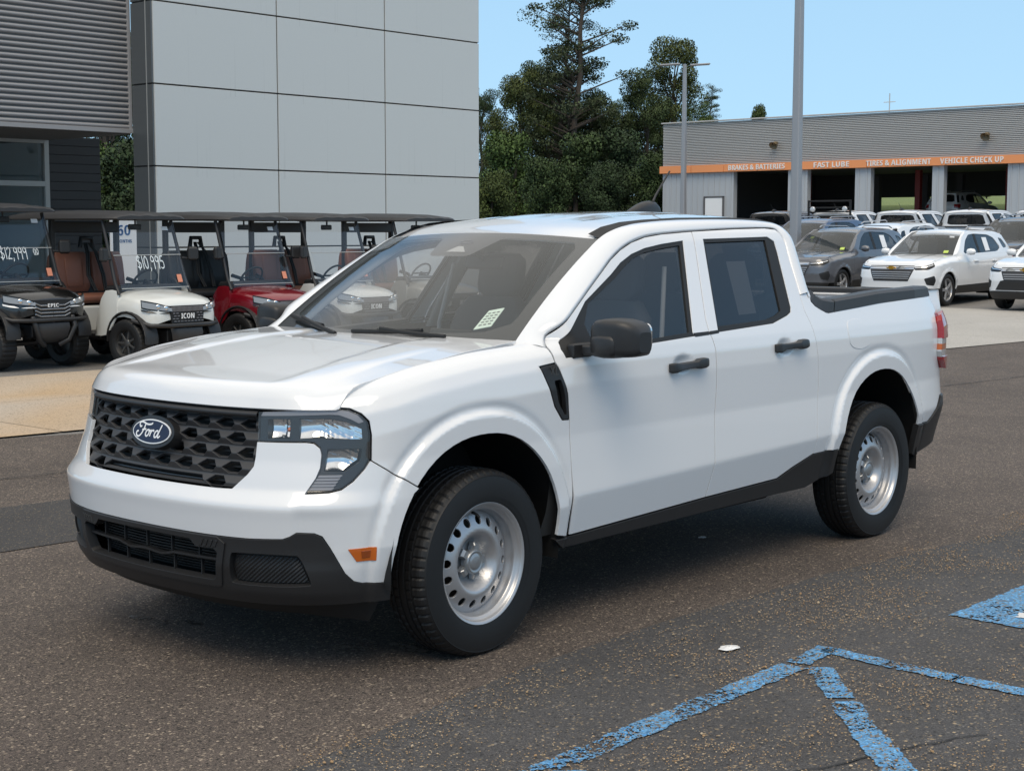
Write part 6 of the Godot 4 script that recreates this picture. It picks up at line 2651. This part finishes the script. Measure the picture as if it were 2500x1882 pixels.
func build_carts():
	mat("cart_black", lin(.006), .25, 0.0, 1.0)
	mat("cart_white", lin(.68, .69, .66), .35, 0.0, 1.0)
	mat("cart_red", lin(.20, .004, .012), .25, .2, 1.0)
	mat("cart_silver", lin(.42, .42, .40), .35, .5, .6)
	mat("tan_vinyl", lin(.21, .083, .05), .55)
	mat("dark_vinyl", lin(.02), .55)
	mat("cart_rim", lin(.10), .35, .5)
	mat("chalk", lin(.70, .76, .78), .9)
	mat("tag_orange", lin(.68, .26, .16), .7)
	glass("cart_glass", lin(.06, .08, .085), .09)
	mat("cart_lamp", lin(.28, .29, .30), .15, .1, .6)
	var h := PI / 2
	var a := golf_cart("glossy black lifted golf cart with chrome bar grille, priced $12,999", M.cart_black, M.dark_vinyl, "EPIC", Vector3(-5.66, 0, 11.62), h + .06, .09)
	var b := golf_cart("white golf cart with brown seats, priced $10,995 on its windscreen", M.cart_white, M.tan_vinyl, "ICON", Vector3(-7.02, 0, 10.88), h + .06)
	golf_cart("dark red golf cart with black seats beside the white one", M.cart_red, M.dark_vinyl, "ICON", Vector3(-8.80, 0, 11.0), h + .05)
	golf_cart("white golf cart with brown seats right of the red cart, behind the pickup windscreen", M.cart_white, M.tan_vinyl, "ICON", Vector3(-10.16, 0, 10.90), h + .03)
	golf_cart("silver golf cart farthest along the row, seen over the pickup hood and roof", M.cart_silver, M.tan_vinyl, "ICON", Vector3(-11.85, 0, 10.85), h + .02)
	for k in [[a, "$12,999", .00225, .075, .03], [b, "$10,995", .0025, .10, -.01]]:
		var tr: Transform3D = k[0].get_meta("screen")
		tr = tr.translated_local(Vector3(k[3], k[4], 0))
		tr.basis = tr.basis * Basis.from_scale(Vector3(.70, 1, 1))
		hand_written(k[0], k[1], tr, k[2])
	var tr2: Transform3D = a.get_meta("screen")
	var sm := tr2.translated_local(Vector3(.54, .10, 0))
	hand_written(a, "00", sm, .0010, 0.0, 8.0)
	hand_written(a, "_", sm, .0010, 8.0, 8.0)
	for n in get_children():
		if n.has_meta("screen"):
			n.remove_meta("screen")

# ---------------------------------------------------------------- cars on the lot
var OV: Outline
var SD: Lut
var SF: Lut
var SH: Lut

func suv_d(x: float, y: float) -> float:
	var wf := ss(.42, .80, x)
	var side := SD.g(y)
	var k := ss(-.75, -.45, x)
	if k > 0.0:
		side = lerpf(side, -.11 * (1.0 - ss(0.0, .12, SH.g(x) - y)) + minf(SD.g(minf(y, .9)), 0.0), k)
	var q := minf(Vector2(x, (y - .36)).length(), Vector2(x + 2.72, y - .36).length())
	side += .014 * (1.0 - ss(.42, .46, q))
	return lerpf(side, SF.g(y), wf)

func SS(s: float, y: float, off := 0.0) -> Vector3:
	var a := absf(s)
	var o := OV.at(a)
	var n := OV.out(a)
	var d := suv_d(o.x, y) + off
	return Vector3(o.x + n.x * d, y, (o.y + n.y * d) * (-1.0 if s >= 0 else 1.0))

func SSo(off: float) -> Callable:
	return func(s: float, y: float) -> Vector3: return SS(s, y, off)

func ssheet(poly: PackedVector2Array, holes: Array, off := 0.0, du := .05, dv := .04, thick := .02) -> MB:
	var mb := MB.new()
	mb.sheet(SSo(off), poly, holes, du, dv, func(q: Vector3): return Vector3(q.x - clampf(q.x, -3.0, .2), maxf(q.y - 1.0, 0.0) * .3, q.z), thick, .003)
	return mb

func sxs(a: Array, sg := 1.0) -> PackedVector2Array:
	var o := PackedVector2Array()
	for p in a:
		o.append(Vector2(OV.sx(p[0]) * sg, p[1]))
	return o

func circle_part(cx: float, r: float, a0: float, a1: float) -> Array:
	var o := []
	for i in 15:
		var t := lerpf(a0, a1, i / 14.0)
		o.append([cx + cos(t) * r, .36 + sin(t) * r])
	return o

func alloy_wheel() -> Array:
	var mb := MB.new()
	mb.lathe(Vector3.ZERO, Vector3(0, 0, -1), [[.235, .08], [.25, .105], [.29, .112], [.325, .105], [.345, .088], [.352, .06], [.352, -.06], [.345, -.088], [.29, -.112], [.24, -.09]], 48)
	var tyre := mb.mesh()
	mb = MB.new()
	mb.lathe(Vector3.ZERO, Vector3(0, 0, -1), [[.215, -.08], [.218, .06], [.232, .090], [.240, .094], [.241, .085]], 48)
	for k in 5:
		for d: float in [-.13, .13]:
			var a := TAU * k / 5 + d
			mb.box(Vector3(cos(a) * .13, sin(a) * .13, -.072), Vector3(.19, .030, .024), Basis(Vector3.BACK, a - d * .9), .006)
	mb.lathe(Vector3(0, 0, -.06), Vector3(0, 0, -1), [[.06, -.01], [.058, .022], [.04, .03], [.0001, .032]], 20)
	var rim := mb.mesh()
	mb = MB.new()
	mb.lathe(Vector3(0, 0, .0), Vector3(0, 0, -1), [[.217, .0], [.0001, .0]], 30)
	return [tyre, rim, mb.mesh()]

func suv(label: String, paint: Material, at: Vector3, turn: float) -> Node3D:
	if OV == null:
		OV = Outline.new([[.90, 0.], [.89, .3], [.855, .55], [.78, .735], [.66, .845], [.48, .895], [.2, .912], [-1.5, .92], [-2.7, .912], [-3.2, .885], [-3.48, .83], [-3.60, .72], [-3.66, .42], [-3.68, 0.]])
		SD = Lut.new([[.15, -.10], [.28, -.06], [.40, -.022], [.55, -.004], [.85, .004], [.95, .0], [1.03, -.02], [1.10, -.05], [1.58, -.27], [1.63, -.32], [1.68, -.40]], .02)
		SF = Lut.new([[.15, -.14], [.26, -.05], [.36, -.005], [.48, .0], [.60, .012], [.74, -.012], [.86, -.055], [.93, -.09], [1.0, -.16]], .02)
		SH = Lut.new([[-.9, 1.10], [-.55, 1.085], [0., 1.045], [.4, .99], [.62, .945], [.8, .92]], .04)
	var t := thing("parked_suv", label, "SUV", at, turn, "cars parked in the lot")
	var W := paint
	var mb: MB
	# lower body, cut at the wheels; front corner, doors and rear quarter as separate panels
	for sg: float in [1.0, -1.0]:
		var low := PackedVector2Array()
		low.append_array(pv([[0., .40], [.70, .40], [1.0, .38]]))
		low.append_array(sxs(circle_part(0.0, .385, .08, PI - .0)))
		low.append_array(sxs([[-.42, .43], [-2.30, .47]]))
		low.append_array(sxs(circle_part(-2.72, .385, .2, PI - .22)))
		low.append_array(sxs([[-3.14, .50], [-3.45, .52]]))
		low.append_array(pv([[OV.total, .52], [OV.total, 1.10]]))
		low.append_array(sxs([[-3.4, 1.13], [-2.6, 1.115], [-1.5, 1.085], [-.62, 1.075], [-.50, 1.08]]))
		for i in 8:
			var x := lerpf(-.45, .60, i / 7.0)
			low.append(Vector2(OV.sx(x), SH.g(x) - .003))
		low.append_array(pv([[OV.sx(.68), .93], [0., .93]]))
		var cuts := [[0.0, OV.sx(-.50)], [OV.sx(-.506), OV.sx(-1.55)], [OV.sx(-1.556), OV.sx(-2.50)], [OV.sx(-2.506), OV.total]]
		var names := ["front_panel", "front_door", "rear_door", "rear_quarter"]
		for i in 4:
			for pc in Geometry2D.intersect_polygons(low, pv([[cuts[i][0], .2], [cuts[i][1], .2], [cuts[i][1], 1.2], [cuts[i][0], 1.2]])):
				if pc.size() < 3:
					continue
				var o := put(names[i], ssheet(flip(pc, sg), []), W, t)
				if i == 1 or i == 2:
					mb = MB.new()
					var hx: float = [-1.30, -2.22][i - 1]
					mb.box(SS(OV.sx(hx) * sg, .955, .018), Vector3(.20, .03, .035), Basis.IDENTITY, .01)
					put("door_handle", mb, W, o)
		# black cladding along the bottom
		var cl := PackedVector2Array(sxs([[-.40, .43], [-2.32, .47], [-2.32, .27], [-.40, .27]]))
		put("sill_cladding", ssheet(flip(cl, sg), [], .0), M.black_plastic, t)
		put("bumper_cladding", ssheet(flip(pv([[0., .24], [1.0, .24], [1.02, .38], [.70, .40], [0., .40]]), sg), [], .0), M.black_plastic, t)
		put("rear_cladding", ssheet(flip(pv([[OV.sx(-3.12), .30], [OV.total, .30], [OV.total, .52], [OV.sx(-3.45), .52], [OV.sx(-3.12), .50]]), sg), [], .0), M.black_plastic, t)
		# greenhouse side with one long glass line
		var gs := sxs([[-.50, 1.085], [-.62, 1.08], [-1.5, 1.09], [-2.6, 1.12], [-3.42, 1.135], [-3.36, 1.25], [-3.20, 1.50], [-2.9, 1.575], [-2.4, 1.615], [-1.6, 1.625], [-1.28, 1.595], [-1.0, 1.47]])
		var hole := soften(sxs([[-.78, 1.115], [-1.5, 1.125], [-2.55, 1.155], [-2.80, 1.24], [-2.62, 1.46], [-2.35, 1.535], [-1.65, 1.555], [-1.36, 1.53], [-1.10, 1.40]]), 1, .12)
		var quarter := soften(sxs([[-2.95, 1.22], [-3.25, 1.25], [-3.08, 1.44], [-2.86, 1.47]]), 1, .15)
		var gh_ := put("window_surround", ssheet(flip(gs, sg), [flip(hole, sg), flip(quarter, sg)]), W, t)
		put("side_glass", ssheet(flip(hole, sg), [], -.012, .1, .1, 0.0), M.car_glass, gh_)
		put("side_glass", ssheet(flip(quarter, sg), [], -.012, .1, .1, 0.0), M.car_glass, gh_)
		mb = ssheet(flip(sxs([[-1.56, 1.12], [-1.66, 1.125], [-1.72, 1.558], [-1.62, 1.556]]), sg), [], -.006, .1, .1, .004)
		put("pillar_cover", mb, M.rubber, gh_)
		# mirror
		mb = MB.new()
		var rings := []
		for q in [[.93, .02, .03], [.95, .06, .06], [1.02, .075, .075], [1.10, .06, .06], [1.13, .02, .02]]:
			var ring := []
			for j in 14:
				var a := TAU * j / 14
				ring.append(Vector3(-.80 + cos(a) * q[1], 1.16 + sin(a) * q[2], -q[0] * sg))
			rings.append(ring)
		mb.loft(rings, true, true, true)
		put("door_mirror", mb, W, t)
		# lamps
		mb = ssheet(flip(soften(pv([[.50, .845], [.72, .86], [1.02, .915], [1.06, .935], [1.02, .86], [.84, .79], [.55, .785]]), 1, .08), sg), [], .006, .05, .03, .01)
		var hl := put("headlight", mb, M.lamp_dark, t)
		mb = ssheet(flip(pv([[.53, .835], [.74, .848], [1.0, .900], [1.0, .888], [.75, .833], [.54, .822]]), sg), [], .014, .05, .03, .006)
		put("light_bar", mb, M.chrome, hl)
		mb = ssheet(flip(soften(pv([[.74, .60], [.98, .66], [1.03, .56], [.98, .45], [.80, .47]]), 1, .1), sg), [], .005, .05, .03, .01)
		put("fog_surround", mb, M.black_plastic, t)
		mb = ssheet(flip(pv([[OV.sx(-3.42), 1.06], [OV.sx(-3.42) + .34, 1.06], [OV.sx(-3.42) + .34, .90], [OV.sx(-3.42) + .05, .88]]), sg), [], .01, .05, .03, .02)
		put("tail_light", mb, M.tail_red, t)
		# wheel housing
		for wx: float in [0.0, -2.72]:
			mb = MB.new()
			var rg := []
			for zz: float in [.88, .45]:
				var ring := []
				for q in circle_part(wx, .40, -.4, PI + .4):
					ring.append(Vector3(q[0], q[1], -zz * sg))
				rg.append(ring)
			mb.loft(rg, false, false, false, Vector3(0, 9, 0))
			put("wheel_housing", mb, M.rubber, t)
		mb = MB.new()
		mb.tube([Vector3(-1.45, 1.655, -.58 * sg), Vector3(-1.55, 1.70, -.58 * sg), Vector3(-2.75, 1.69, -.58 * sg), Vector3(-2.9, 1.64, -.58 * sg)], .016, 6)
		put("roof_rail", mb, M.steel, t)
	# hood, roof, glass
	mb = MB.new()
	var hd := func(x: float, z: float) -> Vector3:
		var y: float = SH.g(x) + .03 * (1.0 - pow(z / .78, 2)) - .012 * (1.0 - ss(.30, .42, absf(z)))
		y -= .05 * pow(ss(.58, .80, x + .22 * (z * z) / .6), 2)
		return Vector3(x, y, z)
	var hp := PackedVector2Array()
	for i in 15:
		var z := lerpf(-.70, .70, i / 14.0)
		hp.append(Vector2(.805 - .20 * z * z, z))
	for q in [[.55, .755], [.2, .79], [-.3, .795], [-.62, .77]]:
		hp.append(Vector2(q[0], q[1]))
	for q in [[-.62, -.77], [-.3, -.795], [.2, -.79], [.55, -.755]]:
		hp.append(Vector2(q[0], q[1]))
	mb.sheet(hd, hp, [], .05, .06, func(_q): return Vector3(.3, 1, 0), .02, .004)
	put("hood", mb, W, t)
	mb = MB.new()
	var rf := func(x: float, z: float) -> Vector3: return Vector3(x, 1.655 - .04 * pow(z / .62, 2) - .10 * pow(ss(-1.75, -1.15, x), 2) - .10 * pow(ss(-2.4, -3.35, x), 2), z)
	mb.sheet(rf, pv([[-1.20, -.60], [-1.15, 0], [-1.20, .60], [-1.6, .63], [-2.4, .63], [-3.15, .58], [-3.34, .5], [-3.36, 0], [-3.34, -.5], [-3.15, -.58], [-2.4, -.63], [-1.6, -.63]]), [], .08, .08, func(_q): return Vector3.UP, .03, .004)
	put("roof", mb, W, t)
	var ws := func(a: float, f: float) -> Vector3:
		var k := 1.0 - a * a
		return Vector3(-.47 + .10 * k, 1.075 - .01 * k, .76 * a).lerp(Vector3(-1.20 + .05 * k, 1.575 + .02 * k, .60 * a), f) + Vector3(.5, .8, 0) * .02 * 4 * f * (1 - f)
	mb = MB.new()
	mb.sheet(ws, pv([[-1, -.02], [1, -.02], [1, 1], [-1, 1]]), [], .1, .1, func(_q): return Vector3(.5, 1, 0), 0.0)
	var wo := put("windscreen", mb, M.car_screen, t)
	mb = MB.new()
	mb.sheet(func(a: float, f: float): return ws.call(a, f) + Vector3(.5, .8, 0) * .004, pv([[-.84, .10], [-.70, .10], [-.70, .20], [-.84, .20]]), [], .2, .2, func(_q): return Vector3(.5, 1, 0), 0.0)
	put("sticker", mb, M.sticker_lime, wo)
	for sg: float in [1.0, -1.0]:
		mb = MB.new()
		var rg := []
		for i in 9:
			var f := i / 8.0
			var e1: Vector3 = ws.call(1.0, f)
			var e2 := SS(OV.sx(lerpf(-.50, -1.28, f)) * sg, lerpf(1.085, 1.597, f))
			e1.z = -e1.z * sg
			var ctl := (e1 + e2) / 2 + Vector3(.2, .6, -.6 * sg) * .035
			var ring := []
			for j in 6:
				var g := j / 5.0
				ring.append(e1.lerp(ctl, g).lerp(ctl.lerp(e2, g), g))
			rg.append(ring)
		for q in [[-1.60, 1.625], [-2.4, 1.615], [-2.9, 1.575], [-3.20, 1.50]]:
			var e2 := SS(OV.sx(q[0]) * sg, q[1])
			var e1: Vector3 = rf.call(q[0], -.60 * sg)
			var ctl := (e1 + e2) / 2 + Vector3(0, .6, -.6 * sg) * .02
			var ring := []
			for j in 6:
				var g := j / 5.0
				ring.append(e1.lerp(ctl, g).lerp(ctl.lerp(e2, g), g))
			rg.append(ring)
		mb.loft(rg, false, false, false, Vector3(-1.5, 1.0, 0))
		put("roof_edge", mb, W, t)
	mb = MB.new()
	var rw := func(a: float, f: float) -> Vector3: return Vector3(-3.62 + .04 * a * a, 1.10, .74 * a).lerp(Vector3(-3.33 + .05 * a * a, 1.56, .55 * a), f) + Vector3(-.02, 0.01, 0) * 4 * f * (1 - f)
	mb.sheet(rw, pv([[-1, 0], [1, 0], [1, 1], [-1, 1]]), [soften(pv([[-.86, .12], [.86, .12], [.84, .86], [-.84, .86]]), 1, .1)], .1, .1, func(_q): return Vector3(-1, .4, 0), .01)
	var tg := put("tailgate", mb, W, t)
	mb = MB.new()
	mb.sheet(rw, pv([[-.9, .1], [.9, .1], [.88, .88], [-.88, .88]]), [], .2, .2, func(_q): return Vector3(-1, .4, 0), 0.0)
	put("rear_glass", mb, M.car_glass, tg).position.x = .008
	# grille with bright bars and the gold emblem
	mb = ssheet(both([[0., .545], [.40, .545], [.52, .80], [.525, .872], [0., .878]]), [], .006, .05, .03, .01)
	var gr := put("grille", mb, M.grille, t)
	for k in [[.815, .011, .52], [.848, .008, .525], [.735, .006, .46], [.690, .006, .44], [.645, .006, .42], [.60, .006, .41]]:
		mb = ssheet(both([[0., k[0] - k[1]], [k[2], k[0] - k[1]], [k[2], k[0] + k[1]], [0., k[0] + k[1]]]), [], .016, .06, .03, .012)
		put("bright_bar", mb, M.chrome if k[1] > .007 else M.steel, gr)
	mb = MB.new()
	mb.prism(pv([[-.105, -.012], [-.045, -.012], [-.045, -.036], [.055, -.036], [.055, -.012], [.115, -.012], [.10, .014], [.045, .014], [.045, .036], [-.055, .036], [-.055, .014], [-.115, .014]]), Transform3D(Basis(Vector3(0, 0, -1), Vector3.UP, Vector3(1, 0, 0)), SS(0, .83, .036)), .02)
	put("emblem", mb, M.gold, gr)
	# inside: dark tub, dash and seats
	mb = MB.new()
	mb.box(Vector3(-1.9, .72, 0), Vector3(2.7, .5, 1.5))
	mb.box(Vector3(-.75, .98, 0), Vector3(.5, .16, 1.45), Basis.IDENTITY, .05)
	put("interior", mb, M.interior, t)
	for x: float in [-1.55, -2.45]:
		for z: float in [-.36, .36]:
			put("seat", seat_pad(Vector3(x, 1.15, z), Vector3(.14, .62, .5), .2), M.interior_cloth, t)
	mb = MB.new()
	mb.box(Vector3(-1.4, .35, 0), Vector3(4.0, .22, 1.3), Basis.IDENTITY, .05)
	put("underbody", mb, M.rubber, t)
	for x: float in [0.0, -2.72]:
		for sg: float in [1.0, -1.0]:
			var w := Node3D.new()
			w.name = "wheel"
			t.add_child(w, true)
			w.position = Vector3(x, .35, -.79 * sg)
			w.rotation.y = 0.0 if sg > 0 else PI
			put_mesh("tyre", alloys[0], M.tyre, w)
			put_mesh("rim", alloys[1], M.steel, w)
			put_mesh("brake_disc", alloys[2], M.rubber, w)
	return t

var alloys := []

func recolor(n: Node, from: Material, to: Material):
	for c in n.get_children():
		if c is MeshInstance3D and c.material_override == from:
			c.material_override = to
		recolor(c, from, to)

func build_lot_cars():
	mat("suv_white", lin(.80, .81, .82), .30, 0.0, 1.0)
	mat("suv_grey", lin(.115, .12, .135), .35, .35, 1.0)
	mat("suv_blue", lin(.05, .075, .14), .3, .4, 1.0)
	mat("suv_dark", lin(.022, .024, .032), .3, .3, 1.0)
	mat("pickup_brown", lin(.085, .075, .07), .35, .3, 1.0)
	mat("gold", lin(.62, .36, .06), .25, .8)
	mat("sticker_lime", lin(.50, .62, .12), .6)
	glass("car_glass", lin(.012, .016, .02), .70)
	glass("car_screen", lin(.05, .06, .06), .30)
	alloys = alloy_wheel()
	var base := suv("white SUV with chrome grille and gold emblem behind the pickup bed", M.suv_white, Vector3(-27.0, 0, 11.2), 0.0)
	var g := func(x: float, z: float) -> float: return gh(x, z)
	var add := func(label: String, paint: Material, x: float, z: float, turn: float) -> Node3D:
		var c := copy_of(base, Vector3(x, gh(x - 1.4 * cos(turn), z) - .005, z), turn, label)
		recolor(c, M.suv_white, paint)
		if absf(turn) < .1 and x < -31:
			c.rotation.z = -.033
		elif x < -31:
			c.rotation.z = .033
		return c
	var grey: Node3D = add.call("grey SUV parked between the pickup cab and the white SUV", M.suv_grey, -27.7, 14.15, 0.0)
	var cut: Node3D = add.call("white SUV with black lower grille cut off by the right edge of the picture", M.suv_white, -26.6, 8.05, 0.0)
	add.call("blue car roof showing above the grey SUV", M.suv_blue, -33.4, 18.3, 0.0)
	add.call("white SUV seen from behind, its dark rear window above the white SUV hood", M.suv_white, -36.4, 15.4, PI)
	add.call("dark SUV parked in the second row behind the white SUV", M.suv_dark, -34.0, 12.35, 0.0)
	var lifted: Node3D = add.call("white SUV standing on the lift inside the repair bay", M.suv_white, -65.5, 27.6, PI)
	lifted.position.y = gh(-58.4, 30) + .72
	lifted.rotation.z = 0.0
	# price sheets in the side windows, held by the glass
	for k in [[base, -1.95, "white price sheet in the rear side window of the white SUV"], [grey, -2.0, "white price sheet in the rear side window of the grey SUV"]]:
		var mb := ssheet(sxs([[k[1], 1.17], [k[1] - .24, 1.18], [k[1] - .29, 1.47], [k[1] - .05, 1.47]]), [], -.006, .2, .2, 0.0)
		var o := put("window_sheet", mb, M.white_enamel)
		o.position = k[0].position
		tag(o, k[2], "paper sheet", "price sheets in car windows")
	# front of the cut-off SUV: black lower nose
	var mb2 := ssheet(both([[0., .42], [.62, .42], [.50, .60], [.40, .62], [0., .62]]), [], .02, .06, .04, .02)
	put("lower_grille", mb2, M.black_plastic, cut)

func build_small_things():
	# more pickups in the back row, as the one in front but of other trims
	var src: Node3D = get_node("pickup_truck")
	for k in [["brown grey pickup seen from behind at the left end of the back row", M.pickup_brown, 24.0, PI], ["white pickup with a black bed rack in the back row", M.suv_white, 21.55, PI], ["white pickup seen from behind left of the dark SUV roof", M.suv_white, 19.2, PI], ["white pickup seen from behind above the dark SUV", M.suv_white, 16.85, PI], ["white pickup cut off by the right edge in the back row", M.suv_white, 14.5, PI], ["white pickup facing forward with black grille at the right edge, second row", M.suv_white, 9.3, 0.0]]:
		var turn: float = k[3]
		var x := -44.4 if turn > 1.0 else -32.6
		var c := copy_of(src, Vector3(x, gh(x - 1.5 * cos(turn), k[2]) - .02, k[2]), turn, k[0])
		c.set_meta("group", "cars parked in the lot")
		c.rotation.z = .033 if turn > 1.0 else -.033
		c.scale = Vector3.ONE * 1.09
		if k[1] != M.suv_white:
			recolor(c, M.truck_paint, k[1])
	# bed rack of the white work pickup
	var r := thing("bed_rack", "black steel rack with round lamps behind the cab of the white work pickup", "rack", Vector3(-41.4, gh(-41.4, 21.55), 21.55))
	var mb := MB.new()
	for z: float in [-.78, .78]:
		mb.box(Vector3(0, 1.78, z), Vector3(.06, .74, .06), Basis.IDENTITY, .01)
	for y: float in [1.48, 1.62, 1.76, 1.90, 2.12]:
		mb.box(Vector3(0, y, 0), Vector3(.05, .05, 1.56), Basis.IDENTITY, .01)
	put("frame", mb, M.rubber, r)
	for z: float in [-.6, .6]:
		mb = MB.new()
		mb.lathe(Vector3(.05, 1.85, z), Vector3(1, 0, 0), [[.09, -.02], [.09, .02], [.06, .03], [.0001, .03]], 16)
		put("lamp", mb, M.tail_clear, r)
	# bits on the asphalt
	for k in [[Vector3(-.66, .010, -1.57), .034, 3, "crumpled white scrap lying on the dark pavement near the blue lines"], [Vector3(-2.41, .006, -.24), .020, 4, "small pale scrap on the lane beside the truck sill"]]:
		var f := FastNoiseLite.new()
		f.seed = k[2]
		f.frequency = 1.0
		mb = MB.new()
		var rings := []
		for i in 7:
			var ring := []
			for j in 12:
				var a := TAU * j / 12
				var rr: float = k[1] * (i / 6.0) * (1.0 + .35 * f.get_noise_2d(cos(a) * 2.0, sin(a) * 2.0))
				ring.append(Vector3(cos(a) * rr * 1.4, .006 + .008 * f.get_noise_2d(i * 1.7, j * 1.3) * (1.0 - i / 7.0) - .004 * i / 6.0, sin(a) * rr))
			rings.append(ring)
		mb.loft(rings, true)
		var o := put("scrap", mb, M.white_enamel)
		o.position = k[0]
		tag(o, k[3], "litter")
	# oil spots under the nose of the truck
	mat("oil", lin(.012), .35)
	for k in [[Vector2(.55, .56), .035, .06], [Vector2(.54, .43), .04, .03], [Vector2(.46, .36), .02, .09], [Vector2(.24, -.42), .09, .12], [Vector2(.14, -.62), .03, .10]]:
		var fl := paint_flakes(ellipse_at(k[0], k[1], k[2]), -.06, int(k[0].x * 300) + 5, .0045)
		tag(put("oil_stain", fl, M.oil), "", "", "", "structure")

func ellipse_at(c: Vector2, a: float, b: float) -> PackedVector2Array:
	var o := PackedVector2Array()
	for p in ellipse(a, b, 24):
		o.append(c + p)
	return o
